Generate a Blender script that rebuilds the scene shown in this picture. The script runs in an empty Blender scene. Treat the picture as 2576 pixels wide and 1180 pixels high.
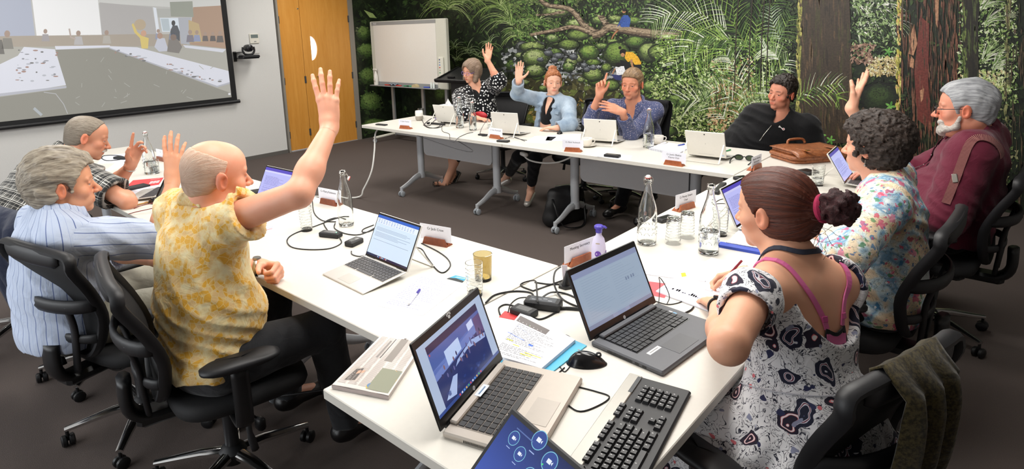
import bpy, bmesh, math, random
import numpy as np
from mathutils import Vector, Matrix
random.seed(7); np.random.seed(7)
SC = bpy.context.scene
COL = SC.collection
# ------------------------------------------------------------------ camera
FPX, PPX, PPY, CH = 1546.1086, 1224.1238, 390.6861, 1.682
RC = np.array([[0.7430387511, 0.6685142430, -0.0313388140],
    [0.1137239123, -0.1722702913, -0.9784629878],
    [-0.6595151902, 0.7234719439, -0.2040295572]])
CAMP = np.array([0.0, 0.0, CH])
cam = bpy.data.objects.new('camera', bpy.data.cameras.new('camera'))
COL.objects.link(cam)
cam.data.sensor_width = 36.0
cam.data.lens = FPX / 2576 * 36
cam.data.shift_x = (1288 - PPX) / 2576
cam.data.shift_y = (PPY - 590) / 2576
cam.data.clip_start = 0.02
M4 = Matrix(((RC[0][0], -RC[1][0], -RC[2][0], 0), (RC[0][1], -RC[1][1], -RC[2][1], 0),
    (RC[0][2], -RC[1][2], -RC[2][2], CH), (0, 0, 0, 1)))
cam.matrix_world = M4
SC.camera = cam
# ------------------------------------------------------------------ world, exposure
SC.view_settings.view_transform = 'Standard'
SC.view_settings.look = 'None'
SC.view_settings.gamma = 1.0
SC.view_settings.use_curve_mapping = False
SC.view_settings.exposure = 0.0
w = bpy.data.worlds.new('daylight'); SC.world = w; w.use_nodes = True
bg = w.node_tree.nodes['Background']
bg.inputs[0].default_value = (0.93, 0.96, 1.0, 1); bg.inputs[1].default_value = 0.75
WORLD_STRENGTH = 0.9
CEIL_Z = 2.75
def area_light(name, loc, sx, sy, power, color=(1, 0.97, 0.92), rot=(0, 0, 0)):
 l = bpy.data.lights.new(name, 'AREA'); l.shape = 'RECTANGLE'; l.size = sx; l.size_y = sy
 l.energy = power; l.color = color
 o = bpy.data.objects.new(name, l); o.location = loc; o.rotation_euler = rot
 COL.objects.link(o); return o
LAMPS = [(-6.6, 1.2), (-6.6, 4.6), (-4.2, 1.2), (-4.2, 3.2), (-4.2, 5.2), (-1.8, 1.2), (-1.8, 3.2), (-1.8, 5.2)]
for i, (lx, ly) in enumerate(LAMPS):
 area_light('ceiling_lamp_light', (lx, ly, CEIL_Z - 0.06), 1.1, 0.5, 27)
area_light('ceiling_lamp_light', (-0.9, 2.3, CEIL_Z - 0.06), 1.1, 0.5, 24)  # added fill lamp, brightens the paisley woman's back from above
LAMPS.append((-0.9, 2.3))
# daylight from the windows behind and beside the photographer
area_light('window_light', (-3.6, -2.1, 1.6), 5.0, 1.8, 85, (0.95, 0.98, 1.0), (math.radians(86), 0, 0))
# ------------------------------------------------------------------ geometry helpers
def ray(px, py):
 return RC.T @ np.array([(px - PPX) / FPX, (py - PPY) / FPX, 1.0])
def at(px, py, **k):
 """point seen at photo pixel (px,py) on the plane x=, y= or z= (or at depth d=)"""
 r = ray(px, py); a, v = list(k.items())[0]
 t = v if a == 'd' else (v - CAMP['xyz'.index(a)]) / r['xyz'.index(a)]
 return CAMP + r * t
TZ = 0.73
def T(px, py, z=TZ):
 return at(px, py, z=z)
def lin(c):
 return tuple(((v / 12.92) if v <= 0.04045 else ((v + 0.055) / 1.055) ** 2.4) for v in c)
def hexc(h):
 return lin(tuple(int(h[i:i + 2], 16) / 255 for i in (0, 2, 4)))
class NT:
 """tiny node graph helper"""
 def __init__(s, name):
  s.m = bpy.data.materials.new(name); s.m.use_nodes = True
  s.t = s.m.node_tree; s.b = s.t.nodes['Principled BSDF']
 def n(s, typ, **kw):
  nd = s.t.nodes.new(typ)
  for k, v in kw.items():
   if k.startswith('i_'):
    key = k[2:]; key = int(key) if key.isdigit() else key.replace('_', ' ')
    if hasattr(v, 'is_linked') or isinstance(v, bpy.types.NodeSocket): s.t.links.new(v, nd.inputs[key])
    else: nd.inputs[key].default_value = v
   else: setattr(nd, k, v)
  return nd
 def l(s, a, b): s.t.links.new(a, b)
 def set(s, name, v):
  if isinstance(v, bpy.types.NodeSocket): s.l(v, s.b.inputs[name])
  else: s.b.inputs[name].default_value = v
 def ramp(s, fac, stops, interp='LINEAR'):
  r = s.t.nodes.new('ShaderNodeValToRGB'); cr = r.color_ramp; cr.interpolation = interp
  while len(cr.elements) > 1: cr.elements.remove(cr.elements[-1])
  cr.elements[0].position = stops[0][0]; cr.elements[0].color = tuple(stops[0][1]) + (1,)
  for p, c in stops[1:]:
   e = cr.elements.new(p); e.color = tuple(c) + (1,)
  s.l(fac, r.inputs[0]); return r.outputs[0]
 def mix(s, fac, a, b, mode='MIX'):
  nd = s.t.nodes.new('ShaderNodeMix'); nd.data_type = 'RGBA'; nd.blend_type = mode
  for k, v in ((0, fac), (6, a), (7, b)):
   if isinstance(v, bpy.types.NodeSocket): s.l(v, nd.inputs[k])
   elif k == 0: nd.inputs[k].default_value = v
   else: nd.inputs[k].default_value = tuple(v)[:3] + (1,)
  return nd.outputs[2]
 def math(s, op, a, b=0.0, c=None):
  nd = s.t.nodes.new('ShaderNodeMath'); nd.operation = op
  for k, v in ((0, a), (1, b), (2, c)):
   if v is None: continue
   if isinstance(v, bpy.types.NodeSocket): s.l(v, nd.inputs[k])
   else: nd.inputs[k].default_value = v
  return nd.outputs[0]
 def noise(s, vec, scale, detail=3, rough=0.55, dist=0.0):
  nd = s.t.nodes.new('ShaderNodeTexNoise'); nd.inputs['Scale'].default_value = scale
  nd.inputs['Detail'].default_value = detail; nd.inputs['Roughness'].default_value = rough
  nd.inputs['Distortion'].default_value = dist
  if vec is not None: s.l(vec, nd.inputs['Vector'])
  return nd
 def obj(s): return s.n('ShaderNodeTexCoord').outputs['Object']
 def attr(s, name): return s.n('ShaderNodeAttribute', attribute_name=name)
 def scaled(s, vec, sc):
  return s.n('ShaderNodeVectorMath', operation='MULTIPLY', i_0=vec, i_1=sc).outputs[0]
 def bump(s, h, strength=0.3, dist=0.01):
  b = s.n('ShaderNodeBump', i_Strength=strength, i_Distance=dist, i_Height=h)
  s.l(b.outputs[0], s.b.inputs['Normal'])
_pl = {}
def plain(name, col, rough=0.5, metal=0.0, grain=0.0, gs=60, spec=0.5, coat=0.0):
 if name in _pl: return _pl[name]
 g = NT(name); c = hexc(col) if isinstance(col, str) else col
 v = g.obj(); nz = g.noise(v, gs, 2)
 k = 1 - max(grain, 0.03)
 g.set('Base Color', g.mix(nz.outputs[0], tuple(x * k for x in c), tuple(min(1, x * (2 - k)) for x in c)))
 g.set('Roughness', rough); g.set('Metallic', metal); g.set('Specular IOR Level', spec)
 if coat: g.set('Coat Weight', coat)
 if grain: g.bump(nz.outputs[0], 0.25, 0.002)
 _pl[name] = g.m; return g.m
def tag(o, label=None, cat=None, group=None, kind=None):
 if label: o['label'] = label
 if cat: o['category'] = cat
 if group: o['group'] = group
 if kind: o['kind'] = kind
 return o
def empty(name, label, cat, loc=(0, 0, 0), rz=0.0, group=None):
 o = bpy.data.objects.new(name, None); COL.objects.link(o); o.empty_display_size = 0.1
 o.location = tuple(float(v) for v in loc); o.rotation_euler = (0, 0, rz)
 return tag(o, label, cat, group)
def link(name, me, mats, parent=None, smooth=False):
 if not isinstance(mats, (list, tuple)): mats = [mats]
 for m in mats:
  if m: me.materials.append(m)
 if smooth:
  me.polygons.foreach_set('use_smooth', [True] * len(me.polygons))
 o = bpy.data.objects.new(name, me); COL.objects.link(o)
 if parent is not None: o.parent = parent
 return o
def mesh_np(name, V, F, mats, parent=None, smooth=True):
 """F: (n,4) or (n,3) array or list of index lists"""
 me = bpy.data.meshes.new(name)
 V = np.asarray(V, dtype=np.float32)
 if isinstance(F, np.ndarray):
  n, k = F.shape
  me.vertices.add(len(V)); me.vertices.foreach_set('co', V.ravel())
  me.loops.add(n * k); me.loops.foreach_set('vertex_index', F.astype(np.int32).ravel())
  me.polygons.add(n); me.polygons.foreach_set('loop_start', np.arange(0, n * k, k, dtype=np.int32))
  me.update(calc_edges=True)
 else:
  me.from_pydata([tuple(map(float, v)) for v in V], [], F)
 me.validate()
 return link(name, me, mats, parent, smooth)
class MB:
 """collects simple solids into one mesh"""
 def __init__(s): s.V = []; s.F = []; s.M = []
 def add(s, V, F, mi=0):
  o = len(s.V); s.V += [tuple(map(float, v)) for v in V]; s.F += [[i + o for i in f] for f in F]; s.M += [mi] * len(F); return s
 def box(s, c, d, ax=None, mi=0, bevel=0.0):
  c = np.array(c, float); d = np.array(d, float) / 2
  A = np.eye(3) if ax is None else np.array(ax, float)
  if bevel <= 0:
   P = [c + A.T @ (d * np.array(q)) for q in ((-1, -1, -1), (1, -1, -1), (1, 1, -1), (-1, 1, -1), (-1, -1, 1), (1, -1, 1), (1, 1, 1), (-1, 1, 1))]
   return s.add(P, [[0, 3, 2, 1], [4, 5, 6, 7], [0, 1, 5, 4], [1, 2, 6, 5], [2, 3, 7, 6], [3, 0, 4, 7]], mi)
  b = min(bevel, d.min() * 0.95)
  rings = [(-1, b), (-1, 0), (1, 0), (1, b)]
  P = []; F = []
  for (sz, ins), zz in zip(rings, (-d[2], -d[2] + b, d[2] - b, d[2])):
   for sx, sy in ((-1, -1), (1, -1), (1, 1), (-1, 1)):
    X, Y = d[0] - ins, d[1] - ins
    e = b if ins == 0 else b * 0.6
    if sx * sy > 0: q = [(sx * X, sy * (Y - e)), (sx * (X - e), sy * Y)]
    else: q = [(sx * (X - e), sy * Y), (sx * X, sy * (Y - e))]
    for a_, b_ in q: P.append(c + A.T @ np.array([a_, b_, zz]))
  # order of ring corners
  n = 8
  for r in range(3):
   for i in range(n):
    F.append([r * n + i, r * n + (i + 1) % n, (r + 1) * n + (i + 1) % n, (r + 1) * n + i])
  F.append(list(range(n - 1, -1, -1))); F.append(list(range(3 * n, 4 * n)))
  return s.add(P, F, mi)
 def tube(s, pts, r, n=8, mi=0, closed=False, flat=None, caps=True):
  pts = [np.array(p, float) for p in pts]; m = len(pts)
  rr = r if isinstance(r, (list, tuple, np.ndarray)) else [r] * m
  P = []; F = []; up = None
  for i in range(m):
   if closed: t = pts[(i + 1) % m] - pts[i - 1]
   else: t = pts[min(i + 1, m - 1)] - pts[max(i - 1, 0)]
   t = t / (np.linalg.norm(t) + 1e-12)
   if up is None:
    up = np.array([0, 0, 1.0]) if abs(t[2]) < 0.9 else np.array([1.0, 0, 0])
    if flat is not None: up = np.array(flat[2], float)
   a = np.cross(t, up); a /= (np.linalg.norm(a) + 1e-12); b = np.cross(a, t)
   if flat is None: up = b
   fx, fy = (1, 1) if flat is None else flat[:2]
   for k in range(n):
    q = 2 * math.pi * (k + 0.5) / n
    P.append(pts[i] + (a * math.cos(q) * fx + b * math.sin(q) * fy) * rr[i])
  L = m if closed else m - 1
  for i in range(L):
   j = (i + 1) % m
   for k in range(n):
    F.append([i * n + k, i * n + (k + 1) % n, j * n + (k + 1) % n, j * n + k])
  if not closed and caps:
   F.append(list(range(n))[::-1]); F.append([(m - 1) * n + k for k in range(n)])
  return s.add(P, F, mi)
 def lathe(s, prof, c=(0, 0, 0), n=24, mi=0, ax=None, closed=False):
  c = np.array(c, float); A = np.eye(3) if ax is None else np.array(ax, float)
  P = []; F = []; m = len(prof)
  for r, z in prof:
   for k in range(n):
    q = 2 * math.pi * k / n
    P.append(c + A.T @ np.array([max(r, 1e-5) * math.cos(q), max(r, 1e-5) * math.sin(q), z]))
  for i in range(m if closed else m - 1):
   j = (i + 1) % m
   for k in range(n):
    F.append([i * n + k, i * n + (k + 1) % n, j * n + (k + 1) % n, j * n + k])
  return s.add(P, F, mi)
 def prism(s, poly, h0, h1, fn=None, mi=0):
  """extrude 2D polygon between heights; fn maps (x,y,h)->3D"""
  fn = fn or (lambda x, y, h: (x, y, h)); n = len(poly)
  P = [fn(x, y, h0) for x, y in poly] + [fn(x, y, h1) for x, y in poly]
  F = [list(range(n))[::-1], list(range(n, 2 * n))] + [[i, (i + 1) % n, n + (i + 1) % n, n + i] for i in range(n)]
  return s.add(P, F, mi)
 def grid(s, fn, nu, nv, mi=0, wrap=False):
  P = [fn(i / (nu - 1) if not wrap else i / nu, j / (nv - 1)) for j in range(nv) for i in range(nu)]
  F = []
  for j in range(nv - 1):
   for i in range(nu if wrap else nu - 1):
    a = j * nu + i; b = j * nu + (i + 1) % nu
    F.append([a, b, b + nu, a + nu])
  return s.add(P, F, mi)
 def build(s, name, mats, parent=None, smooth=False, fix=True, autosmooth=None):
  me = bpy.data.meshes.new(name); me.from_pydata(s.V, [], s.F)
  if len(set(s.M)) > 1: me.polygons.foreach_set('material_index', s.M)
  if fix:
   bm = bmesh.new(); bm.from_mesh(me); bmesh.ops.recalc_face_normals(bm, faces=bm.faces); bm.to_mesh(me); bm.free()
  me.update()
  o = link(name, me, mats, parent, smooth)
  if smooth and autosmooth:
   me.set_sharp_from_angle(angle=math.radians(autosmooth))
  return o
def rotz(a):
 c, s_ = math.cos(a), math.sin(a)
 return np.array([[c, s_, 0], [-s_, c, 0], [0, 0, 1]])   # rows = local axes in world
def smoothpath(pts, n=6, closed=False):
 pts = [np.array(p, float) for p in pts]; out = []; m = len(pts)
 rng = range(m if closed else m - 1)
 for i in rng:
  g = (lambda k: pts[k % m]) if closed else (lambda k: pts[min(max(k, 0), m - 1)])
  p0, p1, p2, p3 = g(i - 1), g(i), g(i + 1), g(i + 2)
  for j in range(n):
   t = j / n
   out.append(0.5 * (2 * p1 + (p2 - p0) * t + (2 * p0 - 5 * p1 + 4 * p2 - p3) * t * t + (-p0 + 3 * p1 - 3 * p2 + p3) * t ** 3))
 if not closed: out.append(pts[-1])
 return out
def curve_text(name, body, size, mat, mtx, parent, align='CENTER', off=0.0002):
 cu = bpy.data.curves.new(name, 'FONT'); cu.body = body; cu.size = size; cu.align_x = align; cu.align_y = 'CENTER'; cu.extrude = off; cu.resolution_u = 2
 cu.space_line = 1.05
 o = bpy.data.objects.new(name, cu)
 dg = bpy.context.evaluated_depsgraph_get(); me = bpy.data.meshes.new_from_object(o, depsgraph=dg)
 bpy.data.objects.remove(o)
 me.transform(mtx)
 return link(name, me, mat, parent)
def frame(o, x, y, z):
 return Matrix(((x[0], y[0], z[0], o[0]), (x[1], y[1], z[1], o[1]), (x[2], y[2], z[2], o[2]), (0, 0, 0, 1)))
def copy_tree(o, parent=None, name=None):
 c = o.copy(); COL.objects.link(c)
 if parent is not None: c.parent = parent; c.matrix_parent_inverse = o.matrix_parent_inverse.copy()
 for ch in list(o.children): copy_tree(ch, c)
 return c
# ================================================================== materials for the room and furniture
def carpet_mat():
 g = NT('carpet'); v = g.obj()
 n1 = g.noise(v, 420, 2); n2 = g.noise(v, 2.2, 3)
 c = g.mix(n1.outputs[0], hexc('463e3b'), hexc('6e6561'))
 c = g.mix(g.math('MULTIPLY', n2.outputs[0], 0.35), c, hexc('5a4f4a'))
 g.set('Base Color', c); g.set('Roughness', 0.95); g.set('Specular IOR Level', 0.1)
 g.bump(n1.outputs[0], 0.5, 0.004); return g.m
def wood_mat(name, c1, c2, scale=(1, 1, 0.08), f=14, rough=0.4):
 g = NT(name); v = g.scaled(g.obj(), scale)
 n1 = g.noise(v, f, 4, 0.6, 1.2); n2 = g.noise(v, f * 7, 2)
 fac = g.math('ADD', g.math('MULTIPLY', n1.outputs[0], 0.7), g.math('MULTIPLY', n2.outputs[0], 0.3))
 g.set('Base Color', g.ramp(fac, [(0.3, hexc(c1)), (0.7, hexc(c2))])); g.set('Roughness', rough)
 g.bump(fac, 0.05, 0.001); return g.m
M_carpet = carpet_mat()
M_wall = plain('wall_paint', 'd3d2cf', 0.85, grain=0.01, gs=90)
M_ceil = plain('ceiling_tile', 'e4e4e2', 0.9)
M_door = wood_mat('door_veneer', 'c58430', 'd79a48')
M_jamb = plain('jamb_grey', '8b857b', 0.5)
M_white = plain('laminate_white', 'd8d4cb', 0.38, spec=0.4)
M_edge = plain('table_edge', 'e2e2e2', 0.4)
M_leg = plain('leg_silver', 'c3c7cc', 0.4, metal=0.25)
M_panel = plain('modesty_grey', 'c2c2c4', 0.6)
M_black = plain('black_plastic', '101012', 0.42)
M_black2 = plain('black_soft_plastic', '151518', 0.5)
M_mesh = plain('black_mesh_cloth', '141416', 0.8, grain=0.3, gs=500)
M_chrome = plain('polished_aluminium', 'd8d8d8', 0.14, metal=1.0)
M_castor = plain('castor_grey', '9aa0a6', 0.5)
M_dgrey = plain('dark_grey', '3b3d40', 0.5)
# ================================================================== room shell
WX, WY = -7.97, 6.67
def slab(name, c, d, mat, kind='structure', parent=None):
 m = MB(); m.box(c, d); o = m.build(name, mat, parent)
 if kind and parent is None: tag(o, kind=kind)
 return o
tag(slab('floor', (-2.4, 2.4, -0.05), (12, 9.2, 0.1), M_carpet), 'dark brown grey carpet floor of the meeting room', 'floor')
tag(slab('ceiling', (-2.4, 2.4, CEIL_Z + 0.05), (12, 9.2, 0.1), M_ceil), 'white ceiling above the meeting room', 'ceiling')
mw = MB(); mw.box((WX - 0.06, 1.2, CEIL_Z / 2), (0.12, 6.6, CEIL_Z)); mw.box((WX - 0.06, 5.15, 2.5), (0.12, 1.3, 0.5)); mw.box((WX - 0.06, 6.28, CEIL_Z / 2), (0.12, 0.96, CEIL_Z))
tag(mw.build('wall_left', M_wall), 'pale grey painted wall behind the projection screen', 'wall', kind='structure')
tag(slab('added_wall_right', (1.46, 2.2, CEIL_Z / 2), (0.12, 9.0, CEIL_Z), plain('wall_paint_dark', '8a8784', 0.85)), 'unseen grey wall on the right, added to block daylight', 'wall')  # added out of view to keep daylight off the near right floor
tag(slab('added_wall_front', (0.2, -2.26, CEIL_Z / 2), (2.6, 0.12, CEIL_Z), plain('wall_paint_dark', '8a8784', 0.85)), 'unseen grey wall part behind the camera, added to block daylight', 'wall')  # added unseen wall part, shades the near right; left side stays open
tag(slab('wall_back', (-2.4, WY + 0.06, CEIL_Z / 2), (12, 0.12, CEIL_Z), M_wall), 'back wall that carries the forest mural', 'wall')
o = slab('baseboard_left', (WX + 0.008, 1.2, 0.025), (0.016, 6.6, 0.05), plain('skirting', '5f5c58', 0.6))
tag(o, 'grey skirting along the foot of the pale wall', 'skirting')
# door set: two leaves, frame, half moon glass
dr = empty('door_1', 'orange veneered double door with half moon glass panel', 'door', (WX, 5.15, 0)); tag(dr, kind='structure')
DH = 2.3
def leaf(y0, y1, hole=False):
 m = MB()
 if not hole:
  m.box((WX - 0.01, (y0 + y1) / 2, DH / 2 + 0.01), (0.04, y1 - y0 - 0.006, DH - 0.02))
  return m
 n = 20; y, z0, z1 = 5.022, 1.285, 1.635; zc, hz = (z0 + z1) / 2, (z1 - z0) / 2
 arc = [(y + 0.106 * math.cos(t), zc + hz * math.sin(t)) for t in [-math.pi / 2 + math.pi * i / n for i in range(n + 1)]]
 a = y0 + 0.003; b = y1 - 0.003
 for xs, flip in ((WX + 0.01, 0), (WX - 0.03, 1)):
  P = []; F = []
  outer = [(b, 0.01 + (DH - 0.01) * i / n) for i in range(n + 1)]
  for (p, q) in zip(arc, outer): P += [(xs, p[0], p[1]), (xs, q[0], q[1])]
  for i in range(n): F.append([2 * i, 2 * i + 1, 2 * i + 3, 2 * i + 2])
  k = len(P); P += [(xs, a, 0.01), (xs, a, DH)]
  F += [[k, 1, 0], [k + 1, 2 * n, 2 * n + 1], [k, 0, 2 * n, k + 1]]
  m.add(P, F)
 P = [(WX + 0.01, *q) for q in arc] + [(WX - 0.03, *q) for q in arc]; L = n + 1
 m.add(P, [[i, (i + 1) % L, L + (i + 1) % L, L + i] for i in range(L)], 0)
 P = [(x, yy, z) for x in (WX + 0.01, WX - 0.03) for yy, z in ((a, 0.01), (b, 0.01), (b, DH), (a, DH))]
 m.add(P, [[0, 1, 5, 4], [1, 2, 6, 5], [2, 3, 7, 6], [3, 0, 4, 7]])
 return m
dr_inv = Matrix.Translation((-WX, -5.15, 0))
def dpart(m, name, mat, **k):
 o = m.build(name, mat, dr, **k); o.matrix_parent_inverse = dr_inv; return o
dpart(leaf(4.545, 4.885), 'door_leaf', M_door)
dpart(leaf(4.885, 5.712, True), 'door_leaf', M_door)
m = MB(); m.box((WX - 0.01, 4.532, 1.16), (0.07, 0.026, 2.32)); m.box((WX - 0.01, 5.752, 1.16), (0.07, 0.08, 2.32)); m.box((WX - 0.01, 5.15, 2.32), (0.07, 1.28, 0.04))
dpart(m, 'door_frame', M_jamb)
n = 16; y = 5.022
gl = MB(); gl.prism([(y + 0.106 * math.cos(t), 1.46 + 0.175 * math.sin(t)) for t in [-math.pi / 2 + math.pi * i / n for i in range(n + 1)]], WX - 0.012, WX - 0.006, lambda a, b, h: (h, a, b))
g = NT('lit_corridor_glass'); g.set('Base Color', (0.9, 0.95, 0.93, 1)); g.set('Emission Color', (0.95, 1, 0.98, 1)); g.set('Emission Strength', 1.1); g.set('Roughness', 0.1)
tag(dpart(gl, 'vision_panel', g.m), 'bright half moon glass pane')
for yy, zz in ((4.545, 1.87), (4.545, 1.02), (4.545, 0.25), (4.885, 1.02), (4.885, 0.25), (5.712, 1.87), (5.712, 1.02), (5.712, 0.25)):
 h = MB(); h.tube([(WX + 0.018, yy, zz - 0.05), (WX + 0.018, yy, zz + 0.05)], 0.008, 8); h.box((WX + 0.012, yy, zz), (0.004, 0.03, 0.1)); dpart(h, 'hinge', M_dgrey)
h = MB(); h.tube([(WX + 0.01, 5.08, 1.05), (WX + 0.03, 5.08, 1.05), (WX + 0.035, 5.13, 1.055)], 0.007, 8); dpart(h, 'door_handle', M_chrome)
h = MB(); h.lathe([(0, 0), (0.012, 0), (0.012, 0.006), (0, 0.008)], (WX + 0.01, 4.86, 2.02), 10, ax=((0, 1, 0), (0, 0, 1), (1, 0, 0))); dpart(h, 'flush_bolt', M_chrome)
h = MB(); h.box((WX - 0.01, 5.15, 0.006), (0.05, 1.18, 0.012)); dpart(h, 'threshold', plain('threshold_metal', 'dddddd', 0.3, metal=0.6))
# ceiling lamps that light the room, with a panel for the added fill
for i, (lx, ly) in enumerate(LAMPS):
 e = empty('ceiling_lamp', 'white recessed ceiling light panel, %s row, %s' % (('screen side', 'second', 'third', 'added fill')[[-6.6, -4.2, -1.8, -0.9].index(lx)], 'end nearest the mural' if ly > 4 else 'end nearest the windows' if ly < 2 else 'middle'), 'ceiling light', (lx, ly, CEIL_Z), group='ceiling light panels')
 m = MB(); m.box((0, 0, -0.012), (1.2, 0.6, 0.024), bevel=0.005); m.build('frame', M_white, e)
 g = _pl.get('lamp_diffuser')
 if not g:
  q = NT('lamp_diffuser'); q.set('Emission Color', (1, 0.97, 0.93, 1)); q.set('Emission Strength', 3.0); g = _pl['lamp_diffuser'] = q.m
 m = MB(); m.box((0, 0, -0.028), (1.12, 0.52, 0.008)); m.build('diffuser', g, e)
# ================================================================== conference tables
def table(cx, cy, L, W, rz, label, group=None, panel=True, legs=None, seam=True):
 """local x along the length; origin on the floor"""
 e = empty('conference_table', label, 'table', (cx, cy, 0), rz, group)
 m = MB(); m.box((0, 0, TZ - 0.015), (L - 0.003, W, 0.03), bevel=0.0025); m.build('tabletop', M_white, e)
 legs = legs or (-(L / 2 - 0.43), L / 2 - 0.43)
 for lx in legs:
  m = MB(); m.tube([(lx, 0, 0.19), (lx, 0, 0.70)], 1.0, 14, flat=(0.040, 0.032, (0, 1, 0)))
  m.box((lx, 0, 0.692), (0.09, 0.5, 0.016), bevel=0.004)
  for s_ in (-1, 1):
   pts = smoothpath([(lx, 0, 0.175), (lx, s_ * 0.08, 0.165), (lx, s_ * 0.19, 0.115), (lx, s_ * 0.285, 0.085)], 4)
   rr = np.linspace(0.034, 0.017, len(pts)); m.tube(pts, list(rr), 8, flat=(0.85, 1.1, (0, 0, 1)))
   m.tube([(lx, s_ * 0.285, 0.10), (lx, s_ * 0.285, 0.055)], 0.016, 8)
  m.tube([(lx, 0, 0.205), (lx, 0, 0.15)], 1.0, 14, flat=(0.044, 0.037, (0, 1, 0)))
  lg = m.build('leg', M_leg, e, True, autosmooth=40)
  for s_ in (-1, 1):
   c = MB()
   for k in (-0.017, 0.017):
    c.lathe([(0, -0.009), (0.022, -0.009), (0.029, -0.005), (0.029, 0.005), (0.022, 0.009), (0, 0.009)], (lx + k, s_ * 0.285, 0.0295), 14, ax=((0, 1, 0), (0, 0, 1), (1, 0, 0)))
   c.tube([(lx, s_ * 0.285, 0.03), (lx, s_ * 0.285, 0.062)], 0.008, 8); c.box((lx, s_ * 0.30, 0.05), (0.02, 0.035, 0.02), bevel=0.004)
   c.build('castor', M_castor, lg, True, autosmooth=40)
 if panel:
  x0, x1 = min(legs) + 0.06, max(legs) - 0.05; z0, z1, r = 0.40, 0.695, 0.05
  poly = [(x0, z1), (x1, z1)] + [(x1 - r + r * math.cos(t), z0 + r - r * math.sin(t)) for t in np.linspace(0, math.pi / 2, 6)] + [(x0 + r - r * math.sin(t), z0 + r - r * math.cos(t)) for t in np.linspace(0, math.pi / 2, 6)]
  m = MB(); m.prism(poly, -0.008, 0.008, lambda a, b, h: (a, h, b)); m.build('modesty_panel', M_panel, e)
 return e
table(-4.2425, 4.215, 1.915, 0.84, 0, 'white conference table in the far row, end nearest the whiteboard', legs=(-0.5375, 0.5225))
table(-2.3275, 4.215, 1.915, 0.84, 0, 'white conference table in the far row between the briefcase end and the whiteboard end', legs=(-0.5175, 0.5325))
table(-0.95, 1.755, 1.905, 0.83, math.pi / 2, 'white conference table nearest the camera under two big laptops', legs=(0.3, 0.74))
table(-0.95, 3.66, 1.905, 0.83, math.pi / 2, 'white conference table on the right under the brown briefcase')
table(-5.295, 1.50, 1.57, 0.83, 0, 'white conference table at the far left end by the pale wall')
table(-3.725, 1.50, 1.57, 0.83, 0, 'white conference table in the left row under the red booklet')
table(-2.155, 1.50, 1.57, 0.83, 0, 'white conference table in the left row under the slim white laptop', legs=(-0.35, 0.62))
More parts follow.
